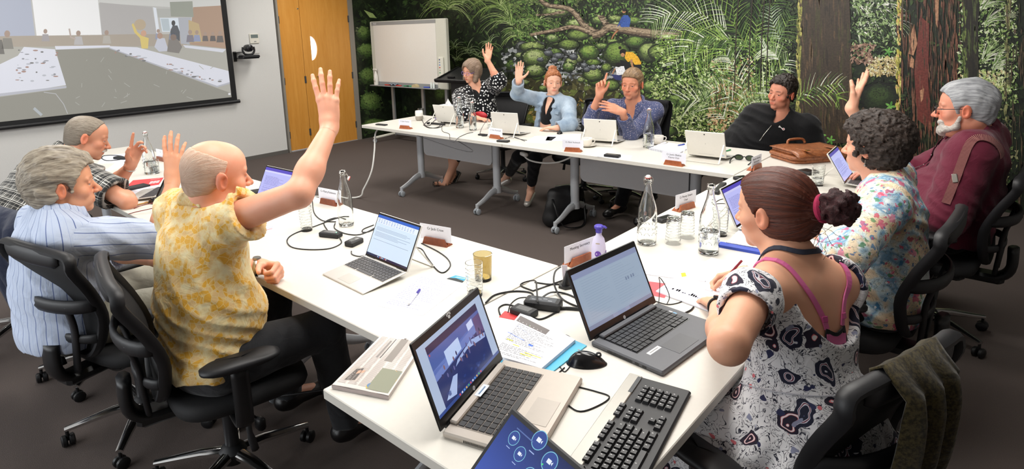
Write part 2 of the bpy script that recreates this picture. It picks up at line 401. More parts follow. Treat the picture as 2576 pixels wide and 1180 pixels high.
# ================================================================== office chair
def chair(loc, rz, label, back_tilt=0.0, levers=True):
 e = empty('office_chair', label, 'chair', (loc[0], loc[1], 0), rz, 'black mesh office chairs round the tables')
 hub = MB(); hub.lathe([(0, 0.075), (0.05, 0.08), (0.052, 0.125), (0.035, 0.145), (0.026, 0.15), (0.026, 0.40), (0, 0.40)], n=16)
 hub.build('gas_column', M_black2, e, True, autosmooth=40)
 for k in range(5):
  a = 2 * math.pi * (k + 0.3) / 5; ca, sa = math.cos(a), math.sin(a)
  m = MB(); pts = [(ca * 0.035, sa * 0.035, 0.115), (ca * 0.12, sa * 0.12, 0.112), (ca * 0.30, sa * 0.30, 0.082)]
  m.tube(pts, [0.027, 0.024, 0.015], 8, flat=(1.0, 0.75, (0, 0, 1)))
  lg = m.build('leg', M_chrome, e, True, autosmooth=50)
  c = MB(); q = a + 0.6 * k; ax = ((math.cos(q), math.sin(q), 0), (0, 0, 1), (math.sin(q), -math.cos(q), 0))
  cc = np.array((ca * 0.295, sa * 0.295, 0.0275))
  for s_ in (-0.014, 0.014):
   c.lathe([(0, -0.011), (0.02, -0.011), (0.0265, -0.006), (0.0265, 0.006), (0.02, 0.011), (0, 0.011)], cc + s_ * np.array(ax[2]), 12, ax=ax)
  c.tube([cc, cc + (0, 0, 0.05)], 0.007, 8)
  c.build('castor', M_black, lg, True, autosmooth=40)
 m = MB(); m.box((0, -0.02, 0.40), (0.2, 0.26, 0.07), bevel=0.02); m.box((0, -0.2, 0.40), (0.10, 0.2, 0.05), bevel=0.015)
 m.build('tilt_mechanism', M_black, e)
 if levers:
  for s_ in (-1, 1):
   m = MB(); m.tube(smoothpath([(s_ * 0.1, 0.02 * s_, 0.385), (s_ * 0.21, 0.02 * s_, 0.38), (s_ * 0.235, 0.02 * s_, 0.33), (s_ * 0.24, 0.03 * s_, 0.26)], 3), [0.008] * 4 + [0.01] * 3 + [0.014] * 3, 8); m.build('lever', M_black2, e, True)
 # seat
 def seatf(u, v):
  a = 2 * math.pi * u; ca, sa = math.cos(a), math.sin(a)
  sx = 0.245 * np.sign(ca) * abs(ca) ** 0.55; sy = 0.24 * np.sign(sa) * abs(sa) ** 0.55 + 0.02
  q = [(0.0, 0.0), (0.75, 0.0), (0.97, 0.008), (1, 0.03), (0.98, 0.055), (0.9, 0.066), (0.55, 0.064), (0.0, 0.058)][min(7, int(round(v * 7)))]
  drop = -0.02 * max(0, (sy - 0.14) / 0.1) ** 2
  return (sx * q[0], sy * q[0] + 0.02, 0.425 + q[1] + drop * q[0])
 m = MB(); m.grid(seatf, 40, 8, wrap=True); m.build('seat', M_mesh, e, True)
 tilt = back_tilt
 def bk(x, z):      # point of the back surface
  y = -0.225 - 0.22 * (z - 0.5) ** 1.0 * 0.55 + 0.28 * x * x * (1 + 1.2 * (z - 0.55)) - 0.05 * math.exp(-((z - 0.95) / 0.1) ** 2) + 0.03 * math.exp(-((z - 0.68) / 0.12) ** 2)
  zz = z - 0.5; return np.array((x, y - tilt * zz, z))
 prof = [(0.07, 0.50), (0.13, 0.53), (0.17, 0.60), (0.195, 0.70), (0.215, 0.82), (0.232, 0.93), (0.236, 0.965), (0.215, 0.99), (0.12, 1.0)]
 loop = prof + [(-a, b) for a, b in prof[::-1]]
 pts = smoothpath([bk(a, b) for a, b in loop], 3, closed=True)
 m = MB(); m.tube(pts, 0.0165, 8, closed=True, flat=(0.9, 1.3, (0, 1, 0))); m.build('back_frame', M_black2, e, True, autosmooth=50)
 zs = np.linspace(0.505, 0.992, 18)
 pz = [p[1] for p in prof]; pw = [p[0] for p in prof]
 def meshf(u, v):
  z = 0.505 + 0.487 * v; wd = np.interp(z, pz, pw) if z < 0.99 else 0.2
  q = bk((u * 2 - 1) * wd, z); return q
 m = MB(); m.grid(meshf, 14, 18); mo = m.build('back_mesh', M_mesh, e, True)
 md = mo.modifiers.new('t', 'SOLIDIFY'); md.thickness = 0.006; md.offset = 0
 # headrail pad along the top
 m = MB(); m.tube([bk(x, 0.975) + (0, -0.004, 0) for x in np.linspace(-0.185, 0.185, 13)], [0.012] + [0.022] * 11 + [0.012], 10, flat=(0.55, 1.7, (0, 0, 1))); m.build('top_rail', M_black2, e, True)
 # lumbar hoops and spine behind the back
 for z, dep, th in ((0.76, 0.075, 0.020), (0.60, 0.055, 0.014)):
  m = MB(); wd = np.interp(z, pz, pw)
  arc = [bk(x * wd, z) + np.array((0, -dep * (1 - x * x) ** 0.5 - 0.008, 0)) for x in np.sin(np.linspace(-math.pi / 2, math.pi / 2, 15))]
  m.tube(arc, th, 8, flat=(0.55, 1.5, (0, 0, 1))); m.build('lumbar_hoop', M_black2, e, True)
 for s_ in (-1, 1):
  m = MB(); m.tube(smoothpath([bk(s_ * 0.13, 0.765) + (0, -0.062, 0), bk(s_ * 0.11, 0.66) + (0, -0.062, 0), bk(s_ * 0.09, 0.56) + (0, -0.05, 0), (s_ * 0.05, -0.26, 0.44)], 4), 0.016, 8, flat=(1.3, 0.7, (0, 1, 0))); m.build('back_strut', M_black2, e, True)
 m = MB(); m.tube(smoothpath([(0, -0.12, 0.395), (0, -0.26, 0.405), (0, -0.315, 0.46), (0, -0.315, 0.58)], 4), 0.03, 8, flat=(1.8, 0.8, (0, 1, 0))); m.build('spine', M_black, e, True)
 for s_ in (-1, 1):
  m = MB(); m.tube(smoothpath([(s_ * 0.1, 0.0, 0.395), (s_ * 0.25, 0.0, 0.40), (s_ * 0.285, -0.0, 0.44), (s_ * 0.285, -0.0, 0.64)], 4), 0.024, 8, flat=(0.7, 1.3, (0, 1, 0)))
  ar = m.build('arm_post', M_black, e, True)
  def padf(u, v):
   a = 2 * math.pi * u; ca, sa = math.cos(a), math.sin(a)
   q = [(0, 0), (0.85, 0), (1, 0.01), (1, 0.02), (0.85, 0.03), (0, 0.034)][min(5, int(round(v * 5)))]
   x = 0.047 * np.sign(ca) * abs(ca) ** 0.7; y = 0.13 * np.sign(sa) * abs(sa) ** 0.6
   return (s_ * 0.285 + x * q[0] - s_ * 0.6 * (y - 0) ** 2, 0.01 + y * q[0], 0.64 + q[1] - 0.35 * y * y * (1 if y > 0 else 0.5))
  m = MB(); m.grid(padf, 28, 6, wrap=True); m.build('arm_pad', M_black2, ar, True)
 e.scale = (1, 1, 0.935)
 return e
D2R = math.pi / 180
CH_ = {}
CH_['yellow'] = chair((-2.17, 0.87), -12 * D2R, 'black mesh office chair of the man in the yellow shirt, nearest on the left')
CH_['stripe'] = chair((-2.80, 0.77), 13 * D2R, 'black mesh office chair of the man in the striped blue shirt')
CH_['jacket'] = chair((-3.46, 0.82), 8 * D2R, 'black office chair with a navy jacket over it at the left edge')
CH_['plaid'] = chair((-4.25, 0.62), 0 * D2R, 'black office chair of the man in the plaid shirt')
CH_['paisley'] = chair((-0.45, 1.62), 73 * D2R, 'black office chair with an olive scarf over its back')
CH_['floral'] = chair((-0.50, 2.78), 88 * D2R, 'black office chair of the curly haired woman in the floral blouse')
CH_['maroon'] = chair((-0.33, 3.84), 88 * D2R, 'black office chair of the man in the maroon shirt')
CH_['polka'] = chair((-4.42, 5.12), 200 * D2R, 'black office chair of the woman in the dotted blouse')
CH_['denim'] = chair((-3.27, 5.00), 172 * D2R, 'black office chair of the woman in the denim jacket')
CH_['blue'] = chair((-2.84, 5.08), 178 * D2R, 'black office chair with a black jacket, behind the man in the blue shirt')
CH_['fleece'] = chair((-1.66, 5.22), 165 * D2R, 'black office chair of the slouching man in the black fleece')
CH_['fleece'].scale = (1, 1, 0.86)
# ================================================================== implicit surface modelling (figures, garments)
def nrm(v):
 v = np.array(v, float); return v / (np.linalg.norm(v) + 1e-12)
def _hash(ix, iy, iz, seed):
 h = (ix * 374761393 + iy * 668265263 + iz * 2147483647 + seed * 974711) & 0xffffffff
 h = ((h ^ (h >> 13)) * 1274126177) & 0xffffffff
 return ((h ^ (h >> 16)) & 0xffff) / 65535.0
def vnoise(p, seed=0):
 p = np.asarray(p, float); i = np.floor(p).astype(np.int64); f = p - i; f = f * f * (3 - 2 * f)
 r = 0
 for dx in (0, 1):
  for dy in (0, 1):
   for dz in (0, 1):
    w_ = (f[..., 0] if dx else 1 - f[..., 0]) * (f[..., 1] if dy else 1 - f[..., 1]) * (f[..., 2] if dz else 1 - f[..., 2])
    r = r + w_ * _hash(i[..., 0] + dx, i[..., 1] + dy, i[..., 2] + dz, seed)
 return r * 2 - 1
class Prim:
 def __init__(s, kind, k=0.02, op='u', clip=None, **a):
  s.kind, s.k, s.op, s.clip, s.a = kind, k, op, clip, a
  if kind == 'cone':
   A, B = a['A'], a['B']; r = max(a['ra'], a['rb']) * max(1, a.get('ratio', 1))
   s.lo = np.minimum(A, B) - r; s.hi = np.maximum(A, B) + r
   s.A = A; s.ba = B - A; s.L2 = s.ba @ s.ba + 1e-12
  elif kind == 'ell':
   r = np.array(a['r']); R_ = a['R']; e = np.sqrt(((R_ * r[:, None]) ** 2).sum(0))
   s.lo = a['c'] - e; s.hi = a['c'] + e
 def ev(s, P):
  a = s.a
  if s.kind == 'cone':
   v = P - s.A; h = np.clip((v @ s.ba) / s.L2, 0, 1)
   v = v - h[..., None] * s.ba
   if 'ratio' in a:
    sd = a['side']; q = v @ sd; v = v + (q * (1 / a['ratio'] - 1))[..., None] * sd
   d = np.sqrt((v * v).sum(-1)) - (a['ra'] + (a['rb'] - a['ra']) * h)
  else:
   q = (P - a['c']) @ a['R'].T; r = np.array(a['r'])
   k0 = np.sqrt(((q / r) ** 2).sum(-1)); k1 = np.sqrt(((q / r ** 2) ** 2).sum(-1)) + 1e-9
   d = k0 * (k0 - 1) / k1
  if s.clip:
   for p, n_ in s.clip: d = np.maximum(d, (P - p) @ n_)
  return d
def smin(a, b, k):
 h = np.clip(k - np.abs(a - b), 0, None) / k
 return np.minimum(a, b) - h * h * k * 0.25
def comb(D, d, pr):
 if pr.op == 'u': return smin(D, d, pr.k)
 if pr.op == 's': return -smin(-D, d, pr.k)
 return -smin(-D, -d, pr.k)   # intersect
def evalpts(prims, P):
 P = np.asarray(P, float); D = np.full(P.shape[:-1], 0.2)
 for pr in prims: D = comb(D, pr.ev(P), pr)
 return D
class SDF:
 def __init__(s): s.p = []
 def cone(s, A, B, ra, rb, k=0.02, op='u', ratio=None, side=None, clip=None):
  a = dict(A=np.array(A, float), B=np.array(B, float), ra=ra, rb=rb)
  if ratio: a['ratio'] = ratio; a['side'] = nrm(side)
  s.p.append(Prim('cone', k, op, clip, **a)); return s
 def ell(s, c, r, R=None, k=0.02, op='u', clip=None):
  s.p.append(Prim('ell', k, op, clip, c=np.array(c, float), r=tuple(r), R=np.eye(3) if R is None else np.array(R, float))); return s
 def mesh(s, h, lo=None, hi=None, disp=None, keep=None):
  us = [p for p in s.p if p.op == 'u']
  if lo is None: lo = np.min([p.lo for p in us], 0) - 3 * h
  if hi is None: hi = np.max([p.hi for p in us], 0) + 3 * h
  lo = np.array(lo, float); hi = np.array(hi, float)
  n = np.ceil((hi - lo) / h).astype(int) + 1
  D = np.full(n, 0.2, np.float32)
  ax = [lo[i] + h * np.arange(n[i]) for i in range(3)]
  for p in s.p:
   m = p.k + 2.5 * h
   if p.op == 'i': a_, b_ = np.zeros(3, int), n.copy()
   else:
    a_ = np.maximum(0, np.floor((p.lo - m - lo) / h).astype(int)); b_ = np.minimum(n, np.ceil((p.hi + m - lo) / h).astype(int) + 1)
   if (b_ <= a_).any(): continue
   X, Y, Z = np.meshgrid(ax[0][a_[0]:b_[0]], ax[1][a_[1]:b_[1]], ax[2][a_[2]:b_[2]], indexing='ij')
   sl = (slice(a_[0], b_[0]), slice(a_[1], b_[1]), slice(a_[2], b_[2]))
   if p.op == 'i':
    msk = D < 0.1
    P = np.stack([X[msk], Y[msk], Z[msk]], -1); D[msk] = comb(D[msk], p.ev(P), p); continue
   P = np.stack([X, Y, Z], -1)
   D[sl] = comb(D[sl], p.ev(P), p)
  if disp is not None:
   idx = np.nonzero(np.abs(D) < 0.025)
   P = np.stack([ax[i][idx[i]] for i in range(3)], -1); D[idx] -= disp(P).astype(np.float32)
  V, F = surfnets(D, lo, h)
  if keep is not None and len(F):
   c = V[F].mean(1); F = F[keep(c)]
   u, inv = np.unique(F, return_inverse=True); V = V[u]; F = inv.reshape(-1, 4)
  return V, F
def surfnets(D, lo, h):
 S = D < 0
 n = np.array(D.shape)
 cs = np.zeros(n - 1, np.int8)
 for dx in (0, 1):
  for dy in (0, 1):
   for dz in (0, 1): cs += S[dx:n[0] - 1 + dx, dy:n[1] - 1 + dy, dz:n[2] - 1 + dz]
 act = np.nonzero((cs > 0) & (cs < 8)); I = np.stack(act, 1)
 idx = np.full(n - 1, -1, np.int32); idx[act] = np.arange(len(I))
 acc = np.zeros((len(I), 3)); cnt = np.zeros(len(I))
 cor = [np.array((a, b, c)) for a in (0, 1) for b in (0, 1) for c in (0, 1)]
 val = {tuple(c): D[I[:, 0] + c[0], I[:, 1] + c[1], I[:, 2] + c[2]] for c in cor}
 for c in cor:
  for a in range(3):
   if c[a] == 0:
    d = c.copy(); d[a] = 1; v0 = val[tuple(c)]; v1 = val[tuple(d)]
    m = (v0 < 0) != (v1 < 0)
    t = np.where(m, v0 / (v0 - v1 + 1e-20), 0)
    P = np.tile(c.astype(float), (len(I), 1)); P[:, a] = t
    acc += P * m[:, None]; cnt += m
 V = lo + h * (I + acc / cnt[:, None])
 Fs = []
 for a in range(3):
  b, c = (a + 1) % 3, (a + 2) % 3
  s0 = [slice(None)] * 3; s1 = [slice(None)] * 3; s0[a] = slice(0, n[a] - 1); s1[a] = slice(1, n[a])
  A, B = S[tuple(s0)], S[tuple(s1)]
  e = np.nonzero(A != B); E = np.stack(e, 1)
  ok = (E[:, b] > 0) & (E[:, c] > 0) & (E[:, b] < n[b] - 1) & (E[:, c] < n[c] - 1) & (E[:, a] < n[a] - 1)
  E = E[ok]; sgn = A[tuple(E.T)]
  def id_(db, dc):
   q = E.copy(); q[:, b] += db; q[:, c] += dc; return idx[q[:, 0], q[:, 1], q[:, 2]]
  Q = np.stack([id_(-1, -1), id_(0, -1), id_(0, 0), id_(-1, 0)], 1)
  Q[~sgn] = Q[~sgn][:, ::-1]; Fs.append(Q)
 F = np.concatenate(Fs); F = F[(F >= 0).all(1)]
 return V, F
def relax(V, F, it=1, w_=0.5):
 for _ in range(it):
  acc = np.zeros_like(V); cnt = np.zeros(len(V))
  for k in range(4):
   for j in ((k + 1) % 4, (k + 3) % 4):
    np.add.at(acc, F[:, k], V[F[:, j]]); np.add.at(cnt, F[:, k], 1)
  V = V * (1 - w_) + w_ * acc / np.maximum(cnt, 1)[:, None]
 return V
def set_col(me, name, C):
 a = me.color_attributes.new(name, 'FLOAT_COLOR', 'POINT')
 C = np.concatenate([C, np.ones((len(C), 1))], 1) if C.shape[1] == 3 else C
 a.data.foreach_set('color', C.astype(np.float32).ravel())
def set_vec(me, name, C):
 a = me.attributes.new(name, 'FLOAT_VECTOR', 'POINT'); a.data.foreach_set('vector', C.astype(np.float32).ravel())
def merge(parts):
 Vs, Fs, o = [], [], 0
 for V, F in parts:
  Vs.append(V); Fs.append(F + o); o += len(V)
 return np.concatenate(Vs), np.concatenate(Fs)
# ---------------------------------------------------------------- skin and cloth materials
def skin_mat(name, col, red=0.5):
 g = NT(name); c = hexc(col); v = g.obj()
 n1 = g.noise(v, 26, 3); n2 = g.noise(v, 320, 2)
 base = g.mix(g.math('MULTIPLY', n1.outputs[0], red), c, (min(1, c[0] * 0.98), c[1] * 0.78, c[2] * 0.71))
 a = g.attr('tint'); base = g.mix(1.0, base, a.outputs['Color'], 'MULTIPLY')
 g.set('Base Color', base); g.set('Roughness', 0.48); g.set('Specular IOR Level', 0.4)
 g.set('Subsurface Weight', 0.12); g.set('Subsurface Radius', (0.012, 0.005, 0.003)); g.set('Subsurface Scale', 0.6)
 g.bump(n2.outputs[0], 0.12, 0.001); return g.m
def hair_mat(name, c1, c2, sc=(60, 60, 12)):
 g = NT(name); v = g.attr('pc').outputs['Vector']
 n1 = g.noise(g.scaled(v, sc), 2.4, 4, 0.65); n2 = g.noise(g.scaled(v, sc), 9, 2, 0.6)
 f = g.math('ADD', g.math('MULTIPLY', n1.outputs[0], 0.6), g.math('MULTIPLY', n2.outputs[0], 0.4))
 g.set('Base Color', g.ramp(f, [(0.36, hexc(c1)), (0.62, hexc(c2))])); g.set('Roughness', 0.45); g.set('Specular IOR Level', 0.35)
 g.bump(f, 0.9, 0.006); return g.m
def cloth(name, col, pattern=None, rough=0.85, **k):
 g = NT(name); c = hexc(col); pc = g.attr('pc').outputs['Vector']; v = g.obj()
 fine = g.noise(v, 700, 2)
 base = g.mix(g.math('MULTIPLY', fine.outputs[0], 0.25), c, tuple(x * 0.7 for x in c))
 if pattern: base = pattern(g, pc, v, base)
 g.set('Base Color', base); g.set('Roughness', rough); g.set('Specular IOR Level', 0.2); g.set('Sheen Weight', 0.15)
 wr = g.noise(v, 14, 3, 0.5, 0.8)
 g.bump(g.math('ADD', g.math('MULTIPLY', wr.outputs[0], 1.0), g.math('MULTIPLY', fine.outputs[0], 0.03)), k.get('bump', 0.35), 0.02)
 return g.m
# ---------------------------------------------------------------- hand
def hand(S, W, Dv, N, side, curl=(0.15,) * 4, thumb=(0.5, 0.2), spread=0.1, s=1.0, k=0.009, thin=1.0):
 """W wrist, Dv towards fingers, N palm normal (palm faces), side +1 right / -1 left.
 curl: per finger (index..little) either value or 3 values (rad per joint)"""
 y = nrm(Dv); z = nrm(np.array(N) - np.dot(N, y) * y); x = np.cross(y, z)
 def Lp(a, b, c): return W + s * (side * a * x + b * y + c * z)
 base = [(0.0275, 0.088), (0.009, 0.093), (-0.010, 0.088), (-0.027, 0.079)]
 ph = [(0.042, 0.025, 0.019), (0.047, 0.029, 0.020), (0.043, 0.027, 0.019), (0.033, 0.020, 0.017)]
 rad = [0.0088, 0.009, 0.0085, 0.0075]
 S.ell(Lp(0.0, 0.045, -0.001), (0.034 * s, 0.05 * s, 0.0135 * s), np.stack([x, y, z]), k=0.012)
 S.cone(Lp(0.008, -0.01, 0), Lp(0.004, 0.02, 0), 0.022 * s, 0.022 * s, k=0.015, ratio=1.25, side=x)
 tips = []
 for i in range(4):
  bx, by = base[i]; a = (1.5 - i) * spread * 0.55 * 1.0
  S.cone(Lp(bx * 0.5, 0.02, 0), Lp(bx, by, 0.0), 0.012 * s, 0.0108 * s, k=0.01)
  c3 = curl[i] if isinstance(curl[i], (tuple, list)) else (curl[i] * 0.9, curl[i], curl[i] * 0.7)
  p = Lp(bx, by, 0); th = 0; r = rad[i] * s * thin
  for j in range(3):
   th += c3[j]
   d = side * x * math.sin(a) * math.cos(th) + y * math.cos(a) * math.cos(th) + z * math.sin(th)
   q = p + d * ph[i][j] * s
   S.cone(p, q, r * (1.08 if j == 0 else 1.0), r * (0.95 if j < 2 else 0.82), k=0.004 if j else 0.007); r *= 0.94; p = q
  tips.append(p)
 ta, tb = thumb   # ta: abduction away from the palm edge, tb: opposition towards the palm
 d1 = side * x * math.sin(ta + 0.25) + y * math.cos(ta + 0.25) + z * math.sin(tb); d1 = nrm(d1)
 p0 = Lp(0.018, 0.018, 0.006); p1 = p0 + d1 * 0.046 * s
 d2 = nrm(side * x * math.sin(ta) + y * math.cos(ta) + z * math.sin(tb) * 1.1); p2 = p1 + d2 * 0.034 * s
 d3 = nrm(side * x * math.sin(ta - 0.35) + y * math.cos(ta - 0.35) + z * math.sin(tb) * 1.1); p3 = p2 + d3 * 0.026 * s
 S.cone(p0, p1, 0.0165 * s, 0.0125 * s, k=0.012); S.cone(p1, p2, 0.0112 * s, 0.0098 * s, k=0.005); S.cone(p2, p3, 0.0098 * s, 0.008 * s, k=0.004)
 return tips
# ---------------------------------------------------------------- head
class Head:
 def __init__(s, c, face, up, sc=1.0, fem=False):
  s.c = np.array(c, float); s.y = nrm(face); u = np.array(up, float); s.z = nrm(u - (u @ s.y) * s.y); s.x = np.cross(s.y, s.z)
  s.R = np.stack([s.x, s.y, s.z]); s.s = sc; s.fem = fem
 def W(s, x, y, z): return s.c + s.s * (x * s.x + y * s.y + z * s.z)
 def L(s, P): return (P - s.c) @ s.R.T / s.s
 def E(s, S, c, r, **k): S.ell(s.W(*c), tuple(q * s.s for q in r), s.R, **k)
 def add(s, S, nose=1.0, jaw=1.0, beard=0.0, fat=0.0):
  q = s.s
  s.E(S, (0, -0.018, 0.03), (0.076, 0.098, 0.085), k=0.02)
  s.E(S, (0, 0.030, 0.038), (0.060, 0.056, 0.058), k=0.025)
  s.E(S, (0, 0.038, -0.028), (0.056 + fat * .5, 0.048, 0.062), k=0.025)
  s.E(S, (0, 0.026, -0.072), ((0.048 if s.fem else 0.057) * jaw + fat, 0.048, 0.038), k=0.022)
  s.E(S, (0, 0.066, -0.098), (0.022, 0.019, 0.018), k=0.016)
  s.E(S, (0, 0.060, -0.062), (0.034, 0.032, 0.030), k=0.016)
  if fat: s.E(S, (0, 0.03, -0.108), (0.045, 0.045, 0.025), k=0.025)
  for m in (-1, 1):
   s.E(S, (m * 0.044, 0.052, -0.027), (0.022, 0.022, 0.020), k=0.02)
   S.cone(s.W(m * 0.010, 0.083, 0.019), s.W(m * 0.046, 0.070, 0.020), 0.0085 * q, 0.007 * q, k=0.012)
   s.E(S, (m * 0.031, 0.101, -0.002), (0.0165, 0.020, 0.0125), k=0.012, op='s')
  S.cone(s.W(0, 0.082, 0.006), s.W(0, 0.106 + 0.004 * nose, -0.033), 0.0075 * q, 0.0105 * q * nose, k=0.010)
  for m in (-1, 1):
   s.E(S, (m * 0.011, 0.097, -0.036), (0.0085 * nose, 0.010, 0.008), k=0.006)
   # eyelids
   S.cone(s.W(m * 0.020, 0.0815, 0.006), s.W(m * 0.042, 0.077, 0.004), 0.0052 * q, 0.0045 * q, k=0.004)
   S.cone(s.W(m * 0.021, 0.080, -0.011), s.W(m * 0.041, 0.076, -0.009), 0.0045 * q, 0.004 * q, k=0.004)
   # ears
   a = 0.35; ye = np.array((0, math.cos(0.2), math.sin(0.2)))
   er = np.array([[math.cos(a) * m, -math.sin(a), 0], [math.sin(a) * m, math.cos(a), 0], [0, 0, 1]])
   Rw = er @ s.R
   S.ell(s.W(m * 0.083, -0.016, -0.008), (0.0085 * q, 0.019 * q, 0.032 * q), Rw, k=0.006)
   S.ell(s.W(m * 0.092, -0.010, -0.008), (0.007 * q, 0.011 * q, 0.019 * q), Rw, k=0.004, op='s')
   S.ell(s.W(m * 0.084, -0.004, -0.012), (0.005 * q, 0.005 * q, 0.008 * q), Rw, k=0.004)
  # lips
  S.cone(s.W(-0.017, 0.087, -0.0635), s.W(0.017, 0.087, -0.0635), 0.0048 * q, 0.0048 * q, k=0.006)
  S.cone(s.W(-0.014, 0.086, -0.0725), s.W(0.014, 0.086, -0.0725), 0.0056 * q, 0.0056 * q, k=0.005)
  s.E(S, (0, 0.097, -0.0682), (0.022, 0.006, 0.0012), k=0.003, op='s')
 def tint(s, P, C, lips=(0.85, 0.45, 0.42), brow=(0.35, 0.25, 0.18), stubble=None, flush=0.3, scalp=None):
  q = s.L(P); x, y, z = q.T; ax = np.abs(x)
  def blend(m, col):
   m = np.clip(m, 0, 1)[:, None]; C[:] = C * (1 - m) + C * np.array(col) * m
  head = (y > -0.02) & (z > -0.14) & (ax < 0.1) & (z < 0.13) & (y < 0.14)
  lm = np.exp(-(((ax) / 0.021) ** 4 + ((z + 0.068) / 0.0085) ** 4)) * (y > 0.072) * head; blend(lm * 0.9, lips)
  bm = np.exp(-(((ax - 0.029) / 0.017) ** 4 + ((z - 0.0235 + 6 * (ax - 0.029) ** 2) / 0.0048) ** 4)) * (y > 0.055) * head; blend(bm * 0.85, brow)
  fl = np.exp(-(((ax - 0.042) / 0.02) ** 2 + ((z + 0.028) / 0.02) ** 2)) * (y > 0.03) + np.exp(-((x / 0.014) ** 2 + ((z + 0.034) / 0.016) ** 2)) * (y > 0.09); blend(fl * flush * head, (1.0, 0.72, 0.66))
  em = np.exp(-(((ax - 0.031) / 0.016) ** 2 + (z / 0.010) ** 2)) * (y > 0.06) * head; blend(em * 0.45, (0.68, 0.55, 0.5))
  ear = (ax > 0.074) & (np.abs(z + 0.008) < 0.045) & (y < 0.02) & (y > -0.05); blend(ear * flush * 1.2, (1.0, 0.68, 0.60))
  if stubble is not None:
   sm = (z < -0.035) & (z > -0.13) & (y > -0.005); sm = sm * np.clip((-0.03 - z) / 0.02, 0, 1) * np.clip((y + 0.005) / 0.02, 0, 1); blend(sm * 0.5 * (1 - lm), stubble)
  return C
def eyeax(h, look):
 y = nrm(h.y + look[0] * h.x + look[1] * h.z); x = nrm(np.cross(y, h.z)); z = np.cross(x, y)
 return np.stack([x, -z, y]) if True else None
